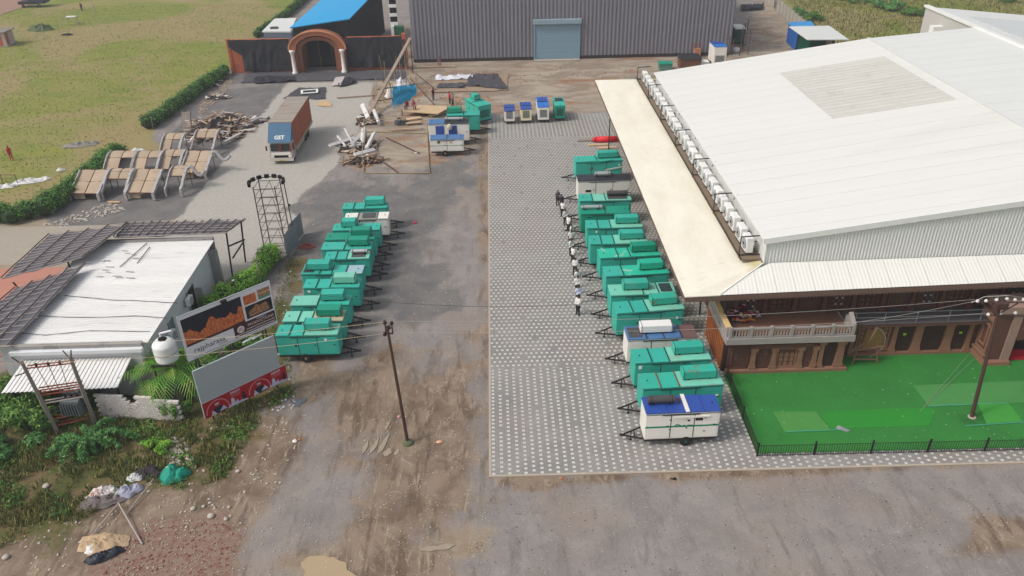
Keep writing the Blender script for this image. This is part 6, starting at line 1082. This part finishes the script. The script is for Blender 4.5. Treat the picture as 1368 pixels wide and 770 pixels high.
for i, (u, v, s_, mt, lab) in enumerate(((901, 640, .13, m_black, 'small black round object on the gravel in front of the paving'), (897, 640, .07, m_black, 'tiny black lid beside the round black object'), (750, 639, .1, M('orange scrap', (206, 110, 70), .8), 'orange scrap at the front edge of the paving'), (533, 557, .14, M('pink scrap', (206, 140, 150), .8), 'pink and white scrap in the mud beside the slim pole'), (587, 591, .2, M('peach scrap', (214, 166, 130), .8), 'peach coloured scrap on the ground right of the slim pole'), (554, 298, .22, M('magenta scrap', (206, 60, 100), .8), 'magenta cloth scrap on the dark yard right of the left row'), (556, 205, .2, m_wh, 'white scrap on the ground left of the small white trailer'), (394, 590, .18, m_wh, 'white litter on soil by the left gravel edge'), (400, 588, .1, MATS['orange scrap'], 'orange scrap beside the white litter'))): lumps('scrap', lab, 'scrap', (u, v), s_, s_*.6, mt, i+20, (8, 5), .7)
for i, (c, R_, lab) in enumerate((((38, 243), 1.6, 'crumpled white plastic sheet on the field by the rusty barrier'), ((8, 250), 1.2, 'white plastic sheet at the left frame edge of the field'), ((108, 194), 2., 'grey ash patch with scraps on the field'), ((184, 202), .8, 'small pale litter heap near the first hedge end'), ((82, 228), .5, 'torn white scrap by the middle of the first hedge'), ((60, 240), .7, 'second crumpled white plastic piece on the field'))): lumps('plastic_litter', lab, 'litter', c, R_, .25, m_wh if i != 2 else M('ash grey', (140, 134, 128), .9), i+40, sy=.45).rotation_euler = (0, 0, .25)
q = empty('rusty_barrier', 'rusty tube barrier on the field at the left edge', 'barrier', G(24, 246)); part(MB().bar((0, 0, 0), (0, 0, 1.1), .04).bar((-1.6, .1, 0), (-1.6, .1, 1.1), .04), 'post', m_truss, q); part(MB().bar((.05, 0, 1.05), (-3, .2, 1.05), .035).bar((0, 0, .6), (-3, .2, .6), .03), 'rail', m_truss, q)
# heap of clothes on the terrace
q = empty('clothes_heap', 'heap of colourful laundry drying on the terrace floor', 'laundry', G(989, 420, 3.05)); rc = [(140, 34, 54), (226, 214, 212), (50, 40, 60), (190, 120, 50), (150, 30, 60), (220, 200, 160), (70, 60, 80), (200, 150, 140)]
for i in range(110):
    a = random.uniform(0, 6.28); d_ = math.sqrt(random.random()); c0 = (1.1*d_*math.cos(a), 1.1*d_*math.sin(a)); s_ = random.uniform(.12, .28); m_ = MB().grid(lambda u, v: (c0[0]+(u-.5)*2*s_+.05*noise.noise((v*3, i, 0)), c0[1]+(v-.5)*2*s_, .06+.75*(1-d_)+.14*random.random()), 3, 3); part(m_, 'cloth_piece', M('cloth %d' % (i % 8), rc[i % 8], .9, spot=rc[(i+3) % 8], spotamt=.6, spots=5), q, True)
# ================================================================ leaning wooden canopies with white scalloped sides
m_ply = M('weathered tan panel', (172, 152, 130), .85, var=.14, vs=.8, spot=(140, 112, 90), spotamt=.4, rnd=.08); m_scal = M('dirty white scallop', (168, 164, 162), .8, var=.12, spot=(130, 120, 116), spotamt=.5); m_fr = M('red brown frame', (92, 58, 48), .8)
def shell(label, u0, u1, v0, v1, wave=0., nx=2, ny=2, mode=0):
    "u0..u1 front edge, v1 foot line, v0 far top edge"
    a, b_ = G(u0, v1), G(u1, v1); W_ = (b_-a).length; r = empty('curved_canopy', label, 'canopy', a, math.atan2(b_.y-a.y, b_.x-a.x), 'leaning canopies by the hedge')
    D = 3.1; S = lambda t: (D*t, .75+1.35*(t*t*(3-2*t))+(.12*math.sin(t*math.pi*2) if mode == 0 else .3*math.sin(t*math.pi)))
    t0 = {0: 0., 1: .45, 2: .1}[mode]
    for i in range(nx):
        for j in range(ny):
            ua, ub = i/nx+.008, (i+1)/nx-.008; ta, tb = lerp(t0, 1, j/ny)+.006, lerp(t0, 1, (j+1)/ny)-.006
            if mode == 2 and i == nx-1 and j == 0: continue
            def f(u, v, o=0.):
                y, z = S(lerp(ta, tb, v)); return (lerp(ua, ub, u)*W_, y, z+.05*math.sin(u*math.pi)+o)
            m_ = MB().grid(f, 4, 5).grid(lambda u, v: f(u, v, -.05), 4, 5); part(m_, 'panel', m_ply, r, True)
    for i in range(nx+1): part(MB().path([(i/nx*W_, *S(lerp(t0, 1, k/6))) for k in range(7)], .045, 5), 'rib', m_fr, r)
    part(MB().bar((0, S(t0)[0], S(t0)[1]), (W_, S(t0)[0], S(t0)[1]), .05).bar((0, *S(1)), (W_, *S(1)), .05).bar((0, *S(lerp(t0, 1, .5))), (W_, *S(lerp(t0, 1, .5))), .04), 'edge_bar', m_fr, r)
    for sx, wd in ((W_+.05, .26), (-.02, .12)):
        pts = [(sx, y-.25, z-.9 if k == 0 else z) for k, (y, z) in enumerate([S(0)]+[S(k/7) for k in range(8)])]; pts[0] = (sx+.05, -.25, .1); m_ = MB()
        for k, (p, q) in enumerate(zip(pts, pts[1:])): m_.plank(p, q, wd, .3 if k % 2 else .24)
        part(m_, 'scalloped_side', m_scal, r)
        if wave and sx > 0: part(MB().path([(W_+.2+wave*k/8, D*.75+.1*math.sin(k), 2.0+.35*math.sin(k*.8+.6)-.06*k) for k in range(9)], .17, 8), 'wavy_arm', m_scal, r)
    for x, y in ((0.1, .3), (W_-.1, .3), (.1, D-.2), (W_-.1, D-.2)): part(MB().bar((x, y, 0), (x, y, S(y/D)[1]-.05), .04, 5), 'leg', m_fr, r)
    if mode == 0: part(MB().box(.15, W_*.45, .15, .22, .1, .7), 'lower_panel', m_ply, r)
for a in ((97, 134, 233, 268, 0, 2, 2, 0, 'tan curved canopy at the left front beside the hedge, with a lower panel'), (140, 170, 233, 266, 0, 2, 2, 1, 'short curved canopy second from left in the front row'), (172, 207, 233, 267, 0, 2, 2, 0, 'tan curved canopy third from left in the front row'), (224, 244, 232, 262, 1.6, 1, 1, 1, 'narrow curved canopy with white wavy arm at the right of the front row'),
          (140, 176, 206, 240, 0, 2, 2, 2, 'tan curved canopy at the left of the middle row'), (177, 210, 208, 240, 0, 2, 2, 2, 'tan curved canopy second in the middle row'), (213, 240, 204, 238, 0, 2, 2, 2, 'dark gapped curved canopy third in the middle row'), (243, 276, 204, 240, 1.9, 2, 2, 0, 'large tan curved canopy with long white wavy arm, right of middle row'),
          (215, 240, 181, 214, 0, 2, 2, 2, 'tan curved canopy at the left of the back row'), (258, 286, 181, 208, 0, 2, 2, 1, 'tan curved canopy at the right of the back row beside the scrap')):
    shell(a[8], a[0], a[1], a[2], a[3], a[4], a[5], a[6], a[7])
tag(MB().plank(G(144, 270, .1), G(160, 270, .1), .25, .06).obj('plank', M('fresh plank', (206, 168, 120), .8)), 'single fresh plank on the asphalt in front of the canopies', 'plank')
# scrap heap of boards and white mouldings
m_sb = [M('scrap brown', (122, 92, 74), .85, var=.2), M('scrap grey', (142, 132, 124), .85), M('scrap white', (212, 208, 204), .7), M('scrap dark', (56, 48, 46), .9), M('scrap tan', (176, 148, 120), .85)]
def heap(name, label, c, sx, sy, h, n, wts, L_=(.5, 1.8), wd=(.08, .35), rz=0., cat='scrap heap'):
    C0 = G(*c); r = empty(name, label, cat, C0, rz)
    base = MB().grid(lambda u, v: ((u-.5)*2*sx*.85, (v-.5)*2*sy*.85, max(.0, h*.6*(1-(2*u-1)**2)*(1-(2*v-1)**2)*(1+noise.noise((u*5, v*5, c[0]))))), 12, 8); o = part(base, 'debris_mound', m_sb[3], r)
    for i in range(n):
        a = random.uniform(0, 6.28); d_ = math.sqrt(random.random()); x, y = sx*d_*math.cos(a), sy*d_*math.sin(a); z = h*(1-d_)*random.uniform(.4, 1)+.12; th = random.uniform(0, math.pi); l = random.uniform(*L_)/2; dz = random.uniform(-.25, .25)*l; dx, dy = math.cos(th)*l, math.sin(th)*l
        mt = random.choices(m_sb, wts)[0]; p, q = Vector((x-dx, y-dy, max(.04, z-dz))), Vector((x+dx, y+dy, max(.04, z+dz)))
        part(MB().plank(p, q, random.uniform(*wd), random.uniform(.03, .09), random.uniform(-.4, .4)), 'scrap_board', mt, r)
    return r
heap('scrap_heap', 'heap of broken boards and mouldings behind the curved canopies', (292, 172), 4.3, 4.8, 2.2, 290, (5, 5, 4, 2, 6), (.6, 2.8)); heap('scrap_heap', 'spread of white scrap pieces beside the left side of the truck', (340, 162), 1.6, 1.2, .3, 26, (1, 2, 5, 2, 0)); heap('scrap_heap', 'small dark and white rubbish heap on asphalt near the second hedge', (291, 131), 1.8, 1., .5, 30, (1, 1, 4, 4, 1), (.3, 1.1)); heap('scrap_heap', 'rubbish spread along the foot of the orange wall end', (284, 112), 1.6, 2.4, .35, 34, (3, 3, 2, 2, 2), (.3, .9))
q = empty('slatted_ladder', 'slatted grey wooden rack standing behind the curved canopies', 'rack', G(250, 182)); 
for k in range(13): part(MB().box(-.55, .55, .0, .09, .15+k*.22, .27+k*.22), 'slat', m_sb[1], q)
part(MB().box(-.6, -.5, .09, .15, 0, 3.1).box(.5, .6, .09, .15, 0, 3.1), 'stile', m_sb[0], q); q.rotation_euler = (-.35, .0, -.1)
for i, (a, b2, w_) in enumerate((((232, 184), (252, 188), .35), ((262, 178), (285, 168), .35), ((300, 190), (322, 178), .4), ((296, 150), (312, 152), .3), ((318, 172), (345, 158), .3), ((276, 166), (290, 160), .3))): tag(MB().plank(G(*a, .9 if i < 2 else .3), G(*b2, .9 if i < 2 else .45), w_, .16).obj('moulding', m_scal), ['white curved moulding at the far left of the scrap heap', 'white moulding lying up the middle left of the scrap heap', 'long white moulding at the lower right of the scrap heap', 'short white moulding at the top of the scrap heap', 'white moulding pointing from the scrap heap towards the truck', 'pale short moulding on the left shoulder of the scrap heap'][i], 'moulding', 'white mouldings on the scrap heap')
# right-hand pile: white columns, arches, bamboo
heap('scrap_heap', 'pile of dark boards with fallen white columns beside the concrete road', (478, 196), 2.4, 2.2, .8, 60, (4, 2, 4, 4, 2), (.5, 1.8)); heap('scrap_heap', 'bundle of brown and tan curved boards at the foot of the white scrap', (484, 216), 2.3, 1.0, .6, 44, (6, 1, 1, 3, 5), (1.2, 2.4), (.06, .2)); heap('scrap_heap', 'brown rubble and sticks below the sagging bamboo pole', (492, 160), 1.6, 2.6, .5, 46, (4, 3, 3, 4, 1), (.3, 1.1))
for i, (a, b2, r_) in enumerate((((451, 182), (462, 196), .22), ((461, 173), (470, 190), .24), ((440, 195), (474, 184), .26), ((470, 192), (484, 178), .26), ((484, 140), (492, 158), .38), ((500, 148), (506, 164), .42), ((486, 172), (484, 192), .36), ((500, 178), (490, 198), .34), ((474, 207), (500, 200), .3))):
    p, q = G(*a, .9), G(*b2, .5); tag((MB().bar(p, q, r_*.62, 10, r_*.5) if i in (0, 1, 5) else MB().plank(p, q, r_*1.5, r_*.7, .5)).obj('column_piece', M('dirty white moulding', (206, 202, 200), .8, var=.12, spot=(120, 108, 104), spotamt=.7, spots=1.1)), ['small white column leaning at the left of the pile', 'thicker white column next to the small leaning one', 'long flat white column at the lower left of the pile', 'white column lying in the centre of the pile', 'upright white bundle at the top of the pile', 'round white and black bundle under the bamboo pole', 'tall white column in the middle right of the pile', 'white column at the right edge of the pile', 'grey white beam across the foot of the pile'][i], 'column', 'white columns on the scrap pile')
tag(MB().plank(G(466, 195, .4), G(482, 193, .4), .9, .3).obj('white_block', m_wh), 'white rectangular block lying on the scrap pile', 'block')
# sagging bamboo/steel pole and scaffold frames
big = empty('leaning_beam', 'long pale beam leaning from the end of the black wall down to the scrap pile', 'beam', G(486, 178)); t1 = G(551, 56, 5.) ; t1 = Vector((-12.4, 121.5, 5.2)); b0 = G(490, 158, .3)
o = part(MB().plank(b0-big.location, t1-big.location, .45, .2), 'beam', M('pale beam', (150, 134, 120), .85), big); part(MB().bar(t1-big.location, Vector((t1.x, t1.y, 0))-big.location, .08), 'prop', m_pole, big)
for i in range(7): k = (i+.7)/8; p = b0.lerp(t1, k); part(MB().bar(Vector((p.x, p.y, 0))-big.location, p-big.location, .04, 5), 'prop', m_bat, big)
m_bam = M('bamboo', (164, 142, 108), .8, var=.15); sf = empty('bamboo_enclosure', 'low rectangular bamboo frame lying open on the yard left of the small white trailer', 'frame', G(500, 230)); f0_ = [G(486, 231, .08), G(574, 231, .08), G(571, 178, .08), G(488, 176, .08)]
for a, b2 in ((0, 1), (1, 2), (3, 2), (0, 3)): part(MB().bar(f0_[a]-sf.location, f0_[b2]-sf.location, .06, 5), 'rail', m_bam, sf)
for p in f0_: part(MB().bar(p-sf.location, p-sf.location+Vector((0, 0, 1.7)), .05, 5), 'upright', m_bam, sf)
for a, b2 in ((3, 2), (0, 3), (1, 2)): part(MB().bar(f0_[a]-sf.location+Vector((0, 0, 1.6)), f0_[b2]-sf.location+Vector((0, 0, 1.6)), .04, 5), 'top_rail', m_bam, sf)
part(MB().bar(G(500, 208, .1)-sf.location, G(532, 231, .1)-sf.location, .1, 5), 'dark_strut', m_truss, sf); part(MB().bar(G(516, 184, .1)-sf.location, G(560, 205, .1)-sf.location, .08, 5), 'dark_strut', m_truss, sf)
sc_ = empty('scaffolding', 'tangle of upright bamboo scaffold poles around the blue sheet', 'scaffold', G(530, 130))
for i in range(30): u, v = random.uniform(500, 560), random.uniform(96, 150); p = G(u, v)-sc_.location; part(MB().bar(p, p+Vector((random.uniform(-.3, .3), random.uniform(-.3, .3), random.uniform(1.6, 3.6))), .035, 5), 'pole', random.choice((m_bam, m_bat, m_truss)), sc_)
for a, b2 in (((545, 90), (582, 120)), ((548, 105), (580, 140)), ((504, 135), (548, 128)), ((503, 120), (560, 112))): part(MB().bar(G(*a, 1.6)-sc_.location, G(*b2, .2 if a[0] > 540 else 1.6)-sc_.location, .07, 5), 'cross_pole', m_truss, sc_)
scatter('straw', [(500, 100), (560, 96), (560, 130), (510, 150), (495, 170)], 700, .04, .14, M('dry straw', (170, 140, 96), .95)); scatter('straw', [(590, 130), (660, 128), (655, 158), (600, 150)], 400, .04, .12, M('rust straw', (160, 110, 66), .95))
# blue sheet hung on poles
q0, q1_ = G(525, 146, .3), G(558, 142, 0); q = [q0, q1_+Vector((0, 0, 1.5)), q1_+Vector((0, 0, 2.9)), q0+Vector((.2, 0, 3.0))]; 
tag(MB().grid(lambda u, v: (q[0].lerp(q[1], u).lerp(q[3].lerp(q[2], u), v)+Vector((.2*noise.noise((u*3, v*4, 7)), .5*noise.noise((u*4, v*3, 1)), .45*noise.noise((u*4, v*2, 2)))))[:], 22, 16).obj('blue_sheet', M('bright cyan sheet', (44, 160, 208), .6, spot=(206, 226, 230), spotamt=.9, spots=.45), None, True), 'bright cyan and white plastic sheet hung on bamboo poles', 'sheet')
lumps('plastic_litter', 'white plastic heap behind the cyan sheet', 'litter', (538, 116), 1.2, .9, m_bf, 50); lumps('plastic_litter', 'white sack at the left edge of the cyan sheet', 'sack', (522, 130), .8, 1., m_wh, 51); lumps('dark_bag', 'black bag beside the stacked brown boards', 'bag', (536, 166), .9, .6, m_blkr, 52)
pf = empty('plywood_platform', 'long low platform of plywood boards where two people sit', 'platform', G(575, 150)); m_pw = M('plywood', (196, 168, 134), .8, var=.12, spot=(170, 118, 78), spotamt=.5)
P0, P1, P2, P3 = G(537, 148, .7), G(585, 152, .7), G(603, 142, .7), G(560, 140, .7); part(MB().slab([(p-pf.location)[:] for p in (P0, P1, P2, P3)], .12), 'top_board', m_pw, pf); part(MB().box(-1.2, 1.2, -.1, .1, 0, .55).bar(P0-pf.location, Vector((P0.x, P0.y, 0))-pf.location, .06).bar(P2-pf.location, Vector((P2.x, P2.y, 0))-pf.location, .06), 'trestle', m_sb[3], pf)
for i, (a, b2) in enumerate((((574, 155), (600, 148)), ((542, 160), (562, 157)), ((542, 165), (562, 163)), ((520, 174), (566, 171)), ((540, 90), (608, 88)))): tag(MB().plank(G(*a, .2), G(*b2, .25), .7 if i < 3 else .3, .1).obj('board', m_pw if i < 2 else MATS['scrap tan']), ['plywood board lying off the right end of the platform', 'upper of two short brown boards left of the generators', 'lower of two short brown boards left of the generators', 'long brown board on the ground behind the generators', 'long orange brown board by the shed base'][i], 'board')
cloth('ground_sheet', 'broad brown board sheet under dark tarpaulins before the grey shed', 'sheet', ((578, 124), (678, 122), (678, 99), (584, 103)), M('brown ply floor', (150, 128, 108), .85, var=.15), .02, .08, (10, 6), None, 30)
cloth('ground_sheet', 'dark wrinkled tarpaulin across the brown board sheet', 'tarpaulin', ((584, 119), (620, 119), (622, 113), (586, 113)), m_tarpl, .4, .15, (20, 6), None, 31); cloth('ground_sheet', 'dark grey twisted tarpaulin at the right of the board sheet', 'tarpaulin', ((622, 116), (678, 121), (666, 101), (628, 101)), MATS['dark mat'], .4, .15, (20, 10), None, 32); cloth('ground_sheet', 'white plastic strip behind the dark tarpaulins', 'plastic sheet', ((580, 109), (632, 107), (630, 101), (584, 104)), m_bf, .3, .15, (18, 6), None, 33)
# red kayak-like cushion and planks behind the far trailer
q = empty('red_roll', 'long red padded roll with pointed end behind the farthest hall generator', 'roll', G(812, 190)); part(MB().bar((-1.4, 0, .35), (1.4, 0, .35), .36, 10).bar((-1.4, 0, .35), (-1.9, 0, .3), .36, 10, .12), 'padded_roll', M('bright red vinyl', (206, 30, 40), .5), q, True)
for i, (u, v) in enumerate(((800, 194), (812, 198), (786, 188))): tag(MB().plank(G(u-14, v, .12), G(u+12, v-1, .12), .5, .12).obj('board', m_pw if i < 2 else m_sb[1]), ['pale board in front of the red roll, farther one', 'pale board in front of the red roll, nearer one', 'grey board left of the red roll'][i], 'board')
tag(MB().bar((0, 0, 0), (0, 0, 5.6), .07).obj('thin_pole', m_dark, None, False, G(813, 200)), 'thin dark pole standing in front of the red roll', 'pole')
# far left field: stall, dark vehicle cover, white table, posts, brick track
q = empty('roadside_stall', 'small orange and white stall at the far left edge of the field', 'stall', G(8, 60)); part(MB().box(-2.5, 1, -1.5, 1.5, 0, 2.4), 'stall_body', M('pinkish white wall', (176, 160, 158), .8), q); part(MB().box(1.0, 1.06, -1.2, -.3, .2, 2.2), 'orange_banner', m_or, q); part(MB().box(-.6, .4, -1.56, -1.5, .2, 2.3), 'orange_banner', M('orange banner', (190, 84, 50), .8), q); part(MB().box(-2.8, 1.4, -1.9, 1.9, 2.4, 2.55), 'stall_roof', M('stall roof grey', (130, 122, 118), .8), q)
for x in (1.3, -2.6): part(MB().bar((x, -1.8, 0), (x, -1.8, 2.4), .05), 'stall_post', m_bat, q)
cloth('brick_track', 'reddish brick track crossing the top left corner', 'track', ((-60, 40), (44, 6), (60, -14), (-60, -10)), M('reddish track', (150, 118, 102), .95, bump=.5), .02, .03, (14, 8), None, 60)
q = empty('covered_trailer', 'dark blue covered trailer standing at the track in the top left corner', 'trailer', G(46, 9)); part(MB().box(-2.6, 1.6, -1.3, 1.3, .7, 1.2), 'load_bed', m_cham, q); part(MB().box(-.4, 3., -1.3, 1.3, .8, 3.2, .3, .2), 'dark_cover', M('navy cover', (44, 50, 70), .8, bump=.5), q)
for x in (-1.6, 1.8): o = link('wheel', me_tyre, q, (x, -1.3, .36), (math.pi/2, 0, 0)); link('rim', me_ry, o)
q = empty('white_table', 'small white topped table on the far field', 'table', G(98, 33)); part(MB().box(-.9, .9, -.5, .5, 1.45, 1.55), 'table_top', m_wh, q)
for x in (-.8, .8):
    for y in (-.4, .4): part(MB().bar((x, y, 0), (x, y, 1.45), .05), 'leg', m_bat, q)
for i, (u, v) in enumerate(((50, 52), (60, 50), (78, 42), (85, 40), (106, 34), (128, 20), (174, 8), (130, 30))): tag(MB().bar((0, 0, 0), (0, 0, 2.6), .06, 5).obj('field_post', m_bat, None, False, G(u, v)), ['leftmost thin post on the far field', 'second thin post from the left on the far field', 'thin post left of the white table, farther pair left one', 'thin post left of the white table, nearer to it', 'thin post standing right beside the white table', 'thin post right of the distant person', 'rightmost thin post on the far field', 'thin post on the field between the person and the rightmost one'][i], 'post', 'thin posts on the far field')
lumps('bush_heap', 'dull green heap of cut branches on the far field', 'heap', (55, 40), 2.4, .8, M('cut branches', (84, 100, 66), .95, bump=1.), 70); lumps('bush_heap', 'black scrap lying on the far field below the white table', 'scrap', (90, 47), 1., .2, m_blk, 71)

scatter('turf_litter', [(985, 510), (1300, 490), (1368, 490), (1368, 590), (1020, 600)], 70, .012, .035, m_wh, z=.08)
q = empty('wooden_trestle', 'broken brown wooden trestle with a curved hoop at the right side of the terrace', 'trestle', G(1155, 487)); W_ = MATS['scrap brown']
for a, b2 in (((-.9, 0, 0), (-.6, .2, 1.6)), ((.9, 0, 0), (.6, .2, 1.5)), ((-1.1, 0, 1.2), (1.1, .1, 1.4)), ((-.8, .1, .4), (.9, .1, .3)), ((-1.3, -.2, 1.3), (-.2, .3, 1.6)), ((-.2, 0, 1.4), (.3, .1, 3.0))): part(MB().bar(a, b2, .06, 5), 'timber', W_, q)
part(MB().path([(1.3*math.cos(a/10)-.1, .3, 1.6+1.3*math.sin(a/10)) for a in range(-12, 14, 2)], .014), 'hoop', MATS['pale wire'], q)

# ================================================================ light haze of the hot afternoon
hz, t, b = newmat('haze air'); t.n.remove(b); pvn = t.node('ShaderNodeVolumePrincipled'); pvn.inputs['Color'].default_value = (.9, .92, .95, 1); pvn.inputs['Density'].default_value = .0006; pvn.inputs['Anisotropy'].default_value = .2
t.l.new(pvn.outputs[0], [n for n in t.n if n.bl_idname == 'ShaderNodeOutputMaterial'][0].inputs['Volume'])
tag(MB().box(-4500, 4500, -600, 5500, -1.5, 40).obj('haze', hz), kind='stuff')
